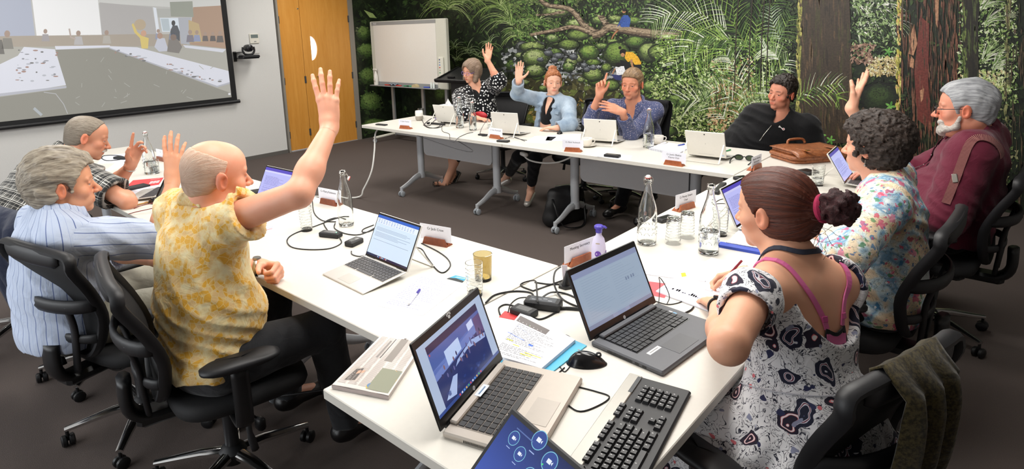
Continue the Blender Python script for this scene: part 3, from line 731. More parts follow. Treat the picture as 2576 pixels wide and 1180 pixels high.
# ---------------------------------------------------------------- a person
def frames_pc(P, frames):
 """cloth coordinates: nearest bone; frames = list of (A,B,front,radius)"""
 best = None; out = np.zeros((len(P), 3))
 for A, B, fr, rad in frames:
  A = np.array(A, float); B = np.array(B, float); ba = B - A; L = np.linalg.norm(ba); d = ba / L
  v = P - A; h = v @ d; hc = np.clip(h, 0, L); dist = np.linalg.norm(v - hc[:, None] * d, axis=1) / rad
  f = nrm(np.array(fr) - np.dot(fr, d) * d); g_ = np.cross(d, f)
  ang = np.arctan2(v @ g_, v @ f)
  uv = np.stack([ang * rad, h, np.full(len(P), dist.min() * 0 + rad)], 1)
  if best is None: best = dist; out = uv
  else:
   m = dist < best; best = np.where(m, dist, best); out[m] = uv[m]
 return out
def person(name, label, J, *, skin='e3b091', sc=1.0, fem=False, head=None, hands=None, neck=0.056, hres=0.0035, bres=0.009, handres=0.0032, torso=None, armr=1.0, tintk=None, legs=True, red=0.5, face_kw=None):
 """J: joints in world coordinates. Returns dict with everything the clothes need"""
 e = empty(name, label, 'person', (float(J['pel'][0]), float(J['pel'][1]), 0))
 inv = Matrix.Translation((-float(J['pel'][0]), -float(J['pel'][1]), 0))
 S = SDF(); H = head; f = torso or {}
 J = {k: np.array(v, float) for k, v in J.items()}
 sh = nrm(J['shR'] - J['shL']); upv = nrm(J['neck'] - J['pel']); fw = nrm(np.cross(upv, sh));
 J['_sh'], J['_up'], J['_fw'] = sh, upv, fw
 cw, cd = f.get('cw', 0.145 if not fem else 0.125), f.get('cd', 0.10); belly = f.get('belly', 0.0)
 Rt = np.stack([sh, fw, upv])
 chest = J['pel'] + (J['neck'] - J['pel']) * 0.70; waist = J['pel'] + (J['neck'] - J['pel']) * 0.34; J['_chest'], J['_waist'] = chest, waist
 S.cone(J['pel'], waist, 0.115, 0.10, k=0.05, ratio=1.35, side=sh)
 S.cone(waist, chest, 0.10, 0.105, k=0.05, ratio=1.35, side=sh)
 S.ell(chest + fw * 0.005, (cw, cd, 0.16), Rt, k=0.04)
 mid = (J['shL'] + J['shR']) / 2
 S.cone(J['shL'] * 0.93 + mid * 0.07, J['shR'] * 0.93 + mid * 0.07, 0.045, 0.045, k=0.05)
 nb = J['neck']
 for q in ('L', 'R'): S.cone(nb + (H.c - nb) * 0.15, J['sh' + q] - upv * 0.0, 0.045, 0.038, k=0.05)
 a = armr
 for q in ('L', 'R'):
  S.cone(J['sh' + q], J['el' + q], 0.050 * a, 0.041 * a, k=0.03)
  S.cone(J['el' + q], J['el' + q] + (J['wr' + q] - J['el' + q]) * 0.35, 0.040 * a, 0.041 * a, k=0.02)
  S.cone(J['el' + q] + (J['wr' + q] - J['el' + q]) * 0.3, J['wr' + q], 0.041 * a, 0.0255 * a, k=0.02)
  if legs and 'kn' + q in J:
   S.cone(J['hip' + q], J['kn' + q], 0.085, 0.055, k=0.04); S.cone(J['kn' + q], J['an' + q], 0.055, 0.036, k=0.03)
   S.cone(J['an' + q], J['toe' + q], 0.028, 0.020, k=0.02, ratio=1.25, side=np.cross(J['toe' + q] - J['an' + q], (0, 0, 1)) + 1e-6)
 skull_base = H.W(0, -0.030, -0.055)
 S.cone(nb - upv * 0.03, skull_base, neck * 1.12, neck, k=0.03)
 S.cone(nb + fw * 0.02 - upv * 0.02, H.W(0, 0.015, -0.085), neck * 0.95, neck * 0.75, k=0.03)
 H.add(S, **(face_kw or {}))
 hp = {}
 for q, sg in (('L', -1), ('R', 1)):
  if hands and q in hands:
   hd = dict(hands[q]); D = hd.pop('D'); N = hd.pop('N')
   hp[q] = hand(S, J['wr' + q], D, N, sg, **hd)
 # mesh in pieces of different fineness that share one surface
 parts = []
 def hn(P): return (P - H.W(0, 0, -0.125)) @ H.z
 cutP = H.W(0, -0.01, -0.15)
 lo = H.c - 0.175 * H.s - 0.0; hi = H.c + 0.16 * H.s
 inbox = lambda c, l, h_: ((c > l) & (c < h_)).all(1)
 parts.append(S.mesh(hres, lo, hi, keep=lambda c: inbox(c, lo + 0.006, hi - 0.006)))
 boxes = [(lo + 0.018, hi - 0.018)]
 for q, sg in (('L', -1), ('R', 1)):
  if hands and q in hands:
   hd = hands[q]; W = J['wr' + q]; d = nrm(hd['D']); cen = W + d * 0.09
   l2 = np.minimum(W - d * 0.01, W + d * 0.2) - 0.10; h2 = np.maximum(W - d * 0.01, W + d * 0.2) + 0.10
   fd = nrm(W - J['el' + q]);
   parts.append(S.mesh(handres, l2, h2, keep=(lambda W, fd, l2, h2: lambda c: ((c - W) @ fd > -0.03) & inbox(c, l2 + 0.004, h2 - 0.004))(W, fd, l2, h2)))
   boxes.append((W, fd, l2 + 0.006, h2 - 0.006))
 def keep(c):
  k_ = ~inbox(c, *boxes[0])
  for b in boxes[1:]: k_ &= ~(((c - b[0]) @ b[1] > -0.014) & inbox(c, b[2] + 0.006, b[3] - 0.006))
  return k_
 Vb, Fb = S.mesh(bres, keep=keep)
 for b in boxes[1:]:
  t_ = (Vb - b[0]) @ b[1]; m_ = (t_ < 0.02) & (t_ > -0.045) & (np.linalg.norm(Vb - b[0], axis=1) < 0.1); ax_ = b[0] + t_[:, None] * b[1]; Vb[m_] += (ax_ - Vb)[m_] * 0.008
 parts.append((Vb, Fb))
 V, F = merge(parts)
 mat = skin_mat('skin_' + name + label[:14], skin, red)
 o = mesh_np('body', V, F, mat, e); o.matrix_parent_inverse = inv
 C = np.ones((len(V), 3)); H.tint(V, C, **(tintk or {}))
 # knuckle and finger redness
 for q in hp:
  for t in hp[q]:
   d = np.linalg.norm(V - t, axis=1); m = np.clip(1 - d / 0.02, 0, 1)[:, None] * 0.5; C = C * (1 - m) + C * np.array((1, 0.78, 0.74)) * m
 set_col(o.data, 'tint', C)
 return dict(e=e, inv=inv, S=S, J=J, H=H, Rt=Rt, mat=mat)
def child(pr, name, V, F, mat, pc=None, smooth=True, label=None, solid=None):
 o = mesh_np(name, V, F, mat, pr['e'], smooth); o.matrix_parent_inverse = pr['inv']
 if pc is not None: set_vec(o.data, 'pc', pc)
 if label: o['label'] = label
 return o
def childmb(pr, name, mb, mat, smooth=True, label=None, parent=None, autosmooth=40):
 o = mb.build(name, mat, parent or pr['e'], smooth, autosmooth=autosmooth)
 o.matrix_parent_inverse = pr['inv'] if parent is None else Matrix.Identity(4)
 if parent is not None: o.matrix_parent_inverse = Matrix.Identity(4)
 if label: o['label'] = label
 return o
def folds(amp, seed=0, fr=9.0, dirs=None):
 def f(P):
  w1 = vnoise(P * 5 + seed, seed); w2 = vnoise(P * 11 + 7, seed + 3)
  q = P[:, 0] * 0.6 + P[:, 1] * 0.8 + P[:, 2] * 1.1 + 0.07 * w1 + 0.02 * w2
  r = 1 - np.abs(np.sin(q * fr * math.pi + 2.0 * w1)) * 2
  return amp * (0.55 * r * (0.4 + 0.6 * np.clip(w2 + 0.5, 0, 1)) + 0.6 * w1)
 return f
def top(pr, mat, *, off=0.014, sleeve='long', cuff={}, belly=0.0, name='shirt', res=0.007, collar=True, neckr=0.068, neckdrop=0.0, vneck=None, backscoop=None, hem=0.0, fold=0.005, loose=0.0, seed=1, extra=None, back_hem=None, chestx=1.0, sleeve_r=1.0, frames=None, pelr=1.0, label=None):
 """shirt following the body. sleeve: fraction along upper arm (short) or 'long'; cuff {'L':frac,'R':frac} along forearm"""
 J = pr['J']; S = SDF(); sh, up, fw = J['_sh'], J['_up'], J['_fw']; Rt = pr['Rt']
 pel, wst, chest, neck = J['pel'], J['_waist'], J['_chest'], J['neck']
 o = off
 hemc = [(pel - up * (0.06 - hem), -up)]
 S.cone(pel - up * 0.02, wst, (0.118 + o + loose) * pelr, 0.105 + o + loose, k=0.05, ratio=1.38, side=sh, clip=hemc)
 S.cone(wst, chest, 0.105 + o + loose, 0.108 + o + loose * 0.4, k=0.05, ratio=1.36 * chestx, side=sh)
 S.ell(chest + fw * 0.005, ((0.147 + o) * chestx, 0.105 + o, 0.165), Rt, k=0.04)
 if belly: S.ell(wst * 0.7 + pel * 0.3 + fw * (0.04 + belly * 0.35), (0.15 + belly * 0.5, 0.10 + belly * 0.7, 0.16), Rt, k=0.06, clip=hemc)
 mid = (J['shL'] + J['shR']) / 2
 S.cone(J['shL'] * 0.95 + mid * 0.05, J['shR'] * 0.95 + mid * 0.05, 0.047 + o, 0.047 + o, k=0.05)
 for q in 'LR': S.cone(neck + (pr['H'].c - neck) * 0.06, J['sh' + q], 0.050 + o * 0.7, 0.042 + o, k=0.05)
 fr = [(pel - up * 0.1, neck, fw, 0.16)]
 for q in 'LR':
  s_, e_, w_ = J['sh' + q], J['el' + q], J['wr' + q]; a = 1.0
  if sleeve == 'long':
   S.cone(s_, e_, 0.055 * sleeve_r + o, 0.046 * sleeve_r + o, k=0.035)
   c = cuff.get(q, 0.95); ce = e_ + (w_ - e_) * c; d = nrm(w_ - e_)
   S.cone(e_, ce, 0.045 * sleeve_r + o, (0.044 * (1 - c) + 0.031 * c) * sleeve_r + o, k=0.03, clip=[(ce, d)])
   S.cone(ce - d * 0.028, ce, (0.044 * (1 - c) + 0.031 * c) * sleeve_r + o * 1.25, (0.044 * (1 - c) + 0.031 * c) * sleeve_r + o * 1.25, k=0.006, clip=[(ce, d)])
   S.cone(ce - d * 0.012, ce + d * 0.05, 0.046 * (1 - c) + 0.029 * c + o * 0.55, 0.046 * (1 - c) + 0.029 * c + o * 0.7, k=0.004, op='s', clip=[(ce - d * 0.02, -d)])
   fr += [(s_, e_, up, 0.055), (e_, w_, up, 0.05)]
  else:
   c = sleeve[q] if isinstance(sleeve, dict) else sleeve
   d = nrm(e_ - s_); L = np.linalg.norm(e_ - s_); ce = s_ + d * L * c
   S.cone(s_, ce + d * 0.02, 0.056 + o, 0.058 * sleeve_r + o * 1.3, k=0.035, clip=[(ce, d)])
   S.cone(ce - d * 0.03, ce + d * 0.08, 0.046 + o * 0.7, 0.052 + o * 0.9, k=0.004, op='s', clip=[(ce - d * 0.035, -d)])
   fr += [(s_, e_, up, 0.055)]
 if extra: extra(S)
 H = pr['H']; nd = nrm(H.W(0, -0.025, -0.07) - neck)
 if collar:
  c0 = neck + up * 0.018 + fw * 0.008;
  S.cone(c0, c0 + nd * 0.048, neckr + 0.010, neckr + 0.002, k=0.008, ratio=1.06, side=sh, clip=[(c0 + nd * 0.050, nrm(nd + fw * 0.35))])
 S.cone(neck + fw * (0.008 + neckdrop * 0.3) - up * neckdrop, neck + nd * 0.2, neckr - 0.004, neckr - 0.006, k=0.006, op='s', ratio=1.04, side=sh)
 if vneck:
  wv, dv = vneck; c0 = neck + fw * 0.055 + up * 0.035; dv += 0.045
  for t in np.linspace(0, 1, 9): S.cone(c0 - up * dv * t, c0 - up * dv * t + fw * 0.2, wv * (1 - t) + 0.005, wv * (1 - t) + 0.005, k=0.008, op='s')
 if backscoop: backscoop(S)
 V, F = S.mesh(res, disp=folds(fold, seed)); V = relax(V, F, 1, 0.3)
 pc = frames_pc(V, frames or fr)
 ob = child(pr, name, V, F, mat, pc, label=label); pr['top'] = S; pr['top_mat'] = mat
 return ob
def bottoms(pr, mat, name='trousers', res=0.010, loose=0.012, shoes=None, full=True, fold=0.005, ank=1.0):
 J = pr['J']; S = SDF(); up, sh = J['_up'], J['_sh']
 S.cone(J['pel'] - up * 0.02, J['pel'] + up * 0.06, 0.125, 0.118, k=0.05, ratio=1.38, side=sh)
 fr = [(J['pel'], J['pel'] + up * 0.1, J['_fw'], 0.15)]
 for q in 'LR':
  if 'kn' + q not in J: continue
  S.cone(J['hip' + q], J['kn' + q], 0.092 + loose, 0.064 + loose, k=0.04)
  ae = J['kn' + q] + (J['an' + q] - J['kn' + q]) * ank; d = nrm(J['an' + q] - J['kn' + q])
  S.cone(J['kn' + q], ae, 0.064 + loose, 0.046 + loose, k=0.03, clip=[(ae, d)])
  fr += [(J['hip' + q], J['kn' + q], up, 0.08), (J['kn' + q], J['an' + q], J['_fw'], 0.07)]
 V, F = S.mesh(res, disp=folds(fold, 5, 7)); V = relax(V, F, 1, 0.3)
 o = child(pr, name, V, F, mat, frames_pc(V, fr))
 if shoes is not None:
  for q in 'LR':
   if 'an' + q not in J: continue
   T2 = SDF(); a, t = J['an' + q], J['toe' + q]; sd = np.cross(t - a, (0, 0, 1)); d = nrm((t - a) * (1, 1, 0.3))
   hl = a - d * 0.035 - np.array((0, 0, 0.03))
   T2.cone(a + (0, 0, 0.0), a - (0, 0, 0.03), 0.042, 0.042, k=0.03, ratio=0.9, side=sd)
   T2.cone(hl, t, 0.036, 0.03, k=0.03, ratio=1.15, side=sd); T2.cone(t, t + d * 0.03, 0.034, 0.027, k=0.02, ratio=1.25, side=sd)
   V, F = T2.mesh(0.007); zf = min(a[2], t[2]) - 0.062; V[:, 2] = np.maximum(V[:, 2], zf)
   child(pr, 'shoe', V, F, shoes)
 return o
def hairmesh(pr, mat, build, res=0.004, disp=None, name='hair', label=None, pcscale=None, relax_n=0):
 H = pr['H']; S = SDF(); build(S, H)
 V, F = S.mesh(res, disp=(lambda P: disp(H.L(P))) if disp else None)
 if relax_n: V = relax(V, F, relax_n, 0.4)
 q = H.L(V); r = np.linalg.norm(q, axis=1); th = np.arctan2(q[:, 0], q[:, 2] + 0.02);
 pc = np.stack([th * 0.1, q[:, 2] * 0.2, q[:, 1] * 0.25], 1) if pcscale is None else q * np.array(pcscale)
 return child(pr, name, V, F, mat, pc, label=label)
def hair_cap(S, H, t=0.012, k=0.01, back=0.0, topadd=0.0, low=1.0):
 side = 0.35 if low < 0.9 else 1.0
 """inflated skull cut along a hairline. hairline: list of (y, zmin) in head units"""
 q = H.s
 S.ell(H.W(0, -0.018 - back * 0.5, 0.03 + topadd * 0.5), ((0.076 + t * side) * q, (0.098 + t + back * 0.5) * q, (0.085 + t + topadd * 0.5) * q), H.R, k=k)
 S.ell(H.W(0, 0.026, 0.04 + topadd * 0.4), ((0.061 + t) * q, (0.058 + t) * q, (0.058 + t + topadd * 0.6) * q), H.R, k=0.025)
 S.ell(H.W(0, -0.045, -0.03), ((0.062 + t) * q * low, (0.062 + t) * q, (0.05 + t) * q), H.R, k=0.03)
def face_cut(S, H, front=0.055, fz=0.072, side=0.012, sz=-0.02, nape=-0.075, ear=True, k=0.006, short=False):
 """remove hair from face, ear opening and neck"""
 q = H.s
 # the face: everything in front of 'side' below 'fz'
 S.ell(H.W(0, 0.098, fz - 0.10), (0.078 * q, 0.062 * q, 0.100 * q), H.R, k=k, op='s')
 S.cone(H.W(-0.2, 0.106, fz - 0.072), H.W(0.2, 0.106, fz - 0.072), (0.070 - min(0, side) * 1.0) * q, (0.070 - min(0, side) * 1.0) * q, k=k, op='s')
 S.cone(H.W(-0.2, 0.105, fz - 0.115), H.W(0.2, 0.105, fz - 0.115), (0.094 - side) * q, (0.094 - side) * q, k=k, op='s')
 S.cone(H.W(-0.2, 0.105, -0.10), H.W(0.2, 0.105, -0.10), (0.108 - side) * q, (0.108 - side) * q, k=k, op='s')
 if ear:
  for m in (-1, 1): S.ell(H.W(m * 0.088, -0.006, -0.014), (0.03 * q, 0.022 * q, 0.034 * q), H.R, k=k, op='s')
 if short:
  S.cone(H.W(-0.2, 0.012, -0.085), H.W(0.2, 0.012, -0.085), 0.062 * q, 0.062 * q, k=0.012, op='s')
  S.cone(H.W(-0.2, -0.05, -0.115), H.W(0.2, -0.05, -0.115), 0.058 * q, 0.058 * q, k=0.012, op='s')
 # below the nape
 n0 = H.W(0, 0, nape); S.p.append(Prim('ell', 0.006, 's', None, c=H.W(0, 0.0, nape - 0.30), r=(0.5 * q, 0.5 * q, 0.30 * q), R=H.R))
def flaps(pr, mat, r=0.011, w_=2.1, open_=0.045, label=None):
 """turned-down shirt collar"""
 J = pr['J']; n, up, fw, sh = J['neck'], J['_up'], J['_fw'], J['_sh']; S = SDF()
 nd = nrm(pr['H'].W(0, -0.025, -0.07) - n)
 n = n + up * 0.012; r *= 1.25
 for s_ in (-1, 1):
  P = [n + nd * 0.055 - fw * 0.084, n + nd * 0.05 + sh * s_ * 0.072 - fw * 0.048, n + nd * 0.035 + sh * s_ * 0.104 + fw * 0.018, n + nd * 0.008 + sh * s_ * 0.086 + fw * 0.09, n - up * 0.035 + sh * s_ * (open_ + 0.015) + fw * 0.118]
  for i in range(4):
   t = nrm(P[i + 1] - P[i]); o_ = nrm((P[i] + P[i + 1]) / 2 - n - nd * 0.1); S.cone(P[i], P[i + 1], r * 0.75, r * 0.75, k=0.008, ratio=w_ + 0.3 * i, side=nrm(np.cross(t, np.cross(o_, t)) * 0.5 - up))
 V, F = S.mesh(0.0055); V = relax(V, F, 1, 0.4)
 return child(pr, 'collar', V, F, mat, frames_pc(V, [(J['pel'], n, fw, 0.12)]), label=label)
# ================================================================== people
def A(x, y, d): return at(x, y, d=d)
def reach(P, x, y, L, near=True):
 """point seen at photo pixel (x,y) that lies L metres from P"""
 r = ray(x, y); r = r / np.linalg.norm(r); q = P - CAMP; b = q @ r; c = q @ q - L * L; D = b * b - c
 t = b if D < 0 else b + (-1 if near else 1) * math.sqrt(D)
 return CAMP + r * t
def vec(*a): return np.array(a, float)
def shoulders(neck, ax, half, drop=0.05, fw=None, raiseL=0, raiseR=0):
 ax = nrm(ax); return neck - ax * half - vec(0, 0, drop - raiseL), neck + ax * half - vec(0, 0, drop - raiseR)
def strand(amp=0.003, f=(70, 25, 18), seed=0):
 def d(q): return amp * (vnoise(q * np.array(f), seed) + 0.6 * vnoise(q * np.array(f) * 2.3, seed + 5))
 return d
# ---------------------------------------------------------------- cloth patterns
def pat_yellow(g, pc, v, base):
 vv = v; nz = g.noise(vv, 9, 2);
 w_ = g.n('ShaderNodeVectorMath', operation='ADD', i_0=vv, i_1=g.scaled(nz.outputs['Color'], (0.05, 0.05, 0.05))).outputs[0]
 vo = g.n('ShaderNodeTexVoronoi', feature='F1', i_Vector=w_, i_Scale=56.0); ve = g.n('ShaderNodeTexVoronoi', feature='DISTANCE_TO_EDGE', i_Vector=w_, i_Scale=56.0)
 lines = g.math('SINE', g.math('MULTIPLY', vo.outputs['Distance'], 62.0))
 m1 = g.ramp(lines, [(0.35, (0, 0, 0)), (0.75, (1, 1, 1))]); m2 = g.ramp(ve.outputs['Distance'], [(0.03, (1, 1, 1)), (0.07, (0, 0, 0))])
 sel = g.ramp(g.n('ShaderNodeSeparateColor', i_0=vo.outputs['Color']).outputs[0], [(0.45, (0, 0, 0)), (0.5, (1, 1, 1))])
 c = g.mix(g.math('MULTIPLY', g.math('ADD', g.math('MULTIPLY', m1, 0.4), 0.6), g.math('MULTIPLY', sel, 0.5)), hexc('dda63a'), hexc('ddd6be'))
 c = g.mix(g.math('MULTIPLY', m2, 0.55), c, hexc('e6d49a'))
 big = g.noise(vv, 16, 2); c = g.mix(g.ramp(big.outputs[0], [(0.48, (0, 0, 0)), (0.62, (0.7, 0.7, 0.7))]), c, hexc('e9dfb4'))
 return c
def stripes(axis, period, width, col, second=None):
 def f(g, pc, v, base):
  s_ = g.n('ShaderNodeSeparateXYZ', i_0=pc).outputs[axis]
  m = g.math('FRACT', g.math('DIVIDE', s_, period)); a = g.math('LESS_THAN', m, width)
  c = g.mix(a, base, hexc(col))
  if second:
   m2 = g.math('FRACT', g.math('ADD', g.math('DIVIDE', s_, period), 0.5)); c = g.mix(g.math('LESS_THAN', m2, second[0]), c, hexc(second[1]))
  return c
 return f
def pat_plaid(g, pc, v, base):
 sp = g.n('ShaderNodeSeparateXYZ', i_0=pc); c = base
 for ax in (0, 1):
  s_ = sp.outputs[ax]
  for per, wd, off_, col, al in ((0.055, 0.42, 0.0, '1f2022', 0.6), (0.055, 0.06, 0.55, 'e8e6df', 0.75), (0.055, 0.05, 0.72, 'd8d4cc', 0.6), (0.0183, 0.16, 0.2, 'c8c4bc', 0.35)):
   m = g.math('LESS_THAN', g.math('FRACT', g.math('ADD', g.math('DIVIDE', s_, per), off_)), wd)
   c = g.mix(g.math('MULTIPLY', m, al), c, hexc(col))
 return c
def pat_dots(g, pc, v, base):
 vo = g.n('ShaderNodeTexVoronoi', feature='F1', i_Vector=v, i_Scale=38.0, i_Randomness=0.8)
 m = g.ramp(vo.outputs['Distance'], [(0.34, (1, 1, 1)), (0.38, (0, 0, 0))]); return g.mix(m, base, hexc('f0f0ee'))
def pat_speck(g, pc, v, base):
 vo = g.n('ShaderNodeTexVoronoi', feature='F1', i_Vector=v, i_Scale=85.0)
 m = g.ramp(vo.outputs['Distance'], [(0.20, (1, 1, 1)), (0.25, (0, 0, 0))]); return g.mix(g.math('MULTIPLY', m, 0.7), base, hexc('e7d9d6'))
def pat_denim(g, pc, v, base):
 n = g.noise(v, 10, 4); n2 = g.noise(v, 260, 2); c = g.mix(g.ramp(n.outputs[0], [(0.35, (0, 0, 0)), (0.7, (1, 1, 1))]), hexc('71889f'), hexc('a3b4c4'))
 return g.mix(g.math('MULTIPLY', n2.outputs[0], 0.3), c, hexc('c3ccd6'))
def pat_paisley(g, pc, v, base):
 pc = v
 nz = g.noise(pc, 13, 2); w_ = g.n('ShaderNodeVectorMath', operation='ADD', i_0=pc, i_1=g.scaled(nz.outputs['Color'], (0.09, 0.09, 0.09))).outputs[0]
 v1 = g.n('ShaderNodeTexVoronoi', feature='F1', i_Vector=w_, i_Scale=13.0)
 rings = g.math('SINE', g.math('MULTIPLY', v1.outputs['Distance'], 34.0))
 inside = g.ramp(v1.outputs['Distance'], [(0.30, (1, 1, 1)), (0.5, (0, 0, 0))])
 cs = g.n('ShaderNodeSeparateColor', i_0=v1.outputs['Color'])
 n3 = g.noise(w_, 30, 2, 0.5, 2.5); lines = g.ramp(g.math('ABSOLUTE', g.math('SUBTRACT', n3.outputs[0], 0.5)), [(0.012, (1, 1, 1)), (0.03, (0, 0, 0))])
 c = g.mix(0.0, hexc('e9e8ea'), hexc('e9e8ea'))
 c = g.mix(lines, c, hexc('2b2c3c'))
 ring_c = g.ramp(rings, [(0.0, hexc('25273a')), (0.32, hexc('5a5f86')), (0.5, hexc('e5e3e6')), (0.72, hexc('ded9dc')), (0.9, hexc('70324a'))], 'CONSTANT')
 ring_p = g.ramp(rings, [(0.0, hexc('2a2434')), (0.35, hexc('b8505f')), (0.55, hexc('e98f93')), (0.78, hexc('eeeaea'))], 'CONSTANT')
 rc = g.mix(g.ramp(cs.outputs[0], [(0.55, (0, 0, 0)), (0.6, (1, 1, 1))]), ring_c, ring_p)
 c = g.mix(g.math('GREATER_THAN', inside, 0.62), c, rc)
 v2 = g.n('ShaderNodeTexVoronoi', feature='F1', i_Vector=w_, i_Scale=34.0)
 c2 = g.n('ShaderNodeSeparateColor', i_0=v2.outputs['Color'])
 dots = g.math('MULTIPLY', g.math('LESS_THAN', v2.outputs['Distance'], 0.26), g.math('GREATER_THAN', c2.outputs[1], 0.62))
 c = g.mix(dots, c, g.ramp(c2.outputs[0], [(0.0, hexc('d9727a')), (0.4, hexc('34375a')), (0.75, hexc('8b8fa8'))], 'CONSTANT'))
 return c
def pat_floral(g, pc, v, base):
 pc = v
 nz = g.noise(pc, 12, 2); w_ = g.n('ShaderNodeVectorMath', operation='ADD', i_0=pc, i_1=g.scaled(nz.outputs['Color'], (0.05, 0.05, 0.05))).outputs[0]
 big = g.noise(pc, 11, 2); c = g.ramp(big.outputs[0], [(0.30, hexc('e9c9a0')), (0.44, hexc('ead9bd')), (0.50, hexc('cfe3e6')), (0.58, hexc('6f9dbf')), (0.68, hexc('dfe9ea'))])
 n3 = g.noise(w_, 40, 2, 0.5, 1.5); lines = g.ramp(g.math('ABSOLUTE', g.math('SUBTRACT', n3.outputs[0], 0.5)), [(0.01, (1, 1, 1)), (0.025, (0, 0, 0))])
 c = g.mix(g.math('MULTIPLY', lines, 0.6), c, hexc('5c6b60'))
 for sc_, th, cols, seed in ((20.0, 0.34, ('d8577f', 'e58aa6', 'a7427b'), 0.3), (34.0, 0.32, ('4f8a5c', 'd9546c', '3e7fae'), 0.5), (62.0, 0.3, ('f2f2ee', '4b6f9a', 'c94f74'), 0.55)):
  vo = g.n('ShaderNodeTexVoronoi', feature='F1', i_Vector=w_, i_Scale=sc_); cs = g.n('ShaderNodeSeparateColor', i_0=vo.outputs['Color'])
  pn = g.noise(w_, sc_ * 3.2, 1); dd = g.math('ADD', vo.outputs['Distance'], g.math('MULTIPLY', g.math('SUBTRACT', pn.outputs[0], 0.5), 0.6))
  m = g.math('MULTIPLY', g.math('LESS_THAN', dd, th), g.math('GREATER_THAN', cs.outputs[1], seed))
  c = g.mix(g.math('MULTIPLY', m, 0.85), c, g.ramp(cs.outputs[0], [(0.0, hexc(cols[0])), (0.35, hexc(cols[1])), (0.7, hexc(cols[2]))], 'CONSTANT'))
 return c
M_sock = plain('dark_shoe', '141213', 0.35)
M_trous = cloth('black_trousers', '121215'); M_gtrous = cloth('charcoal_trousers', '2c2d30')
M_gold = plain('gold', 'c9a24a', 0.25, metal=1.0); M_steel = plain('steel', 'b9b6ae', 0.3, metal=1.0)
def watch(pr, w_, e_, col, face, r=0.031, t=0.62):
 d = nrm(w_ - e_); c = w_ - d * 0.02; u = np.cross(d, (0, 0, 1)); u = nrm(u); v_ = np.cross(u, d)
 m = MB(); m.tube([c + r * (math.cos(a) * u + math.sin(a) * v_) for a in np.linspace(0, 2 * math.pi, 20, endpoint=False)], 0.009, 8, closed=True, flat=(0.45, 1.0, d))
 o = childmb(pr, 'wrist_watch', m, col)
 m = MB(); m.lathe([(0, 0), (0.015, 0), (0.017, 0.004), (0.015, 0.009), (0, 0.009)], c + v_ * (r - 0.001), 16, ax=(u, d, v_)); childmb(pr, 'watch_face', m, face)
def glasses(pr, H, mat, w=0.030, h=0.017, y=0.102, lens='c8d0d8', square=True):
 m = MB(); z0 = -0.004
 for s_ in (-1, 1):
  ex = 0.5 if square else 1.0
  pts = []
  for a in np.linspace(0, 2 * math.pi, 20, endpoint=False):
   ca, sa = math.cos(a), math.sin(a); xx = 0.033 + w * 0.95 * 0.75 * np.sign(ca) * abs(ca) ** ex; zz = z0 + h * np.sign(sa) * abs(sa) ** ex
   pts.append(H.W(s_ * xx, y - 0.25 * max(0, xx - 0.03), zz))
  m.tube(pts, 0.0014 * H.s, 6, closed=True)
  m.tube([H.W(s_ * 0.056, y - 0.007, z0 + 0.006), H.W(s_ * 0.074, y - 0.03, z0 + 0.007), H.W(s_ * 0.083, -0.01, z0 + 0.008), H.W(s_ * 0.082, -0.035, z0 - 0.012)], 0.0016 * H.s, 6)
 m.tube([H.W(-0.011, y, z0 + 0.004), H.W(0, y + 0.004, z0 + 0.008), H.W(0.011, y, z0 + 0.004)], 0.0015 * H.s, 6)
 childmb(pr, 'spectacles', m, mat)
PR = {}
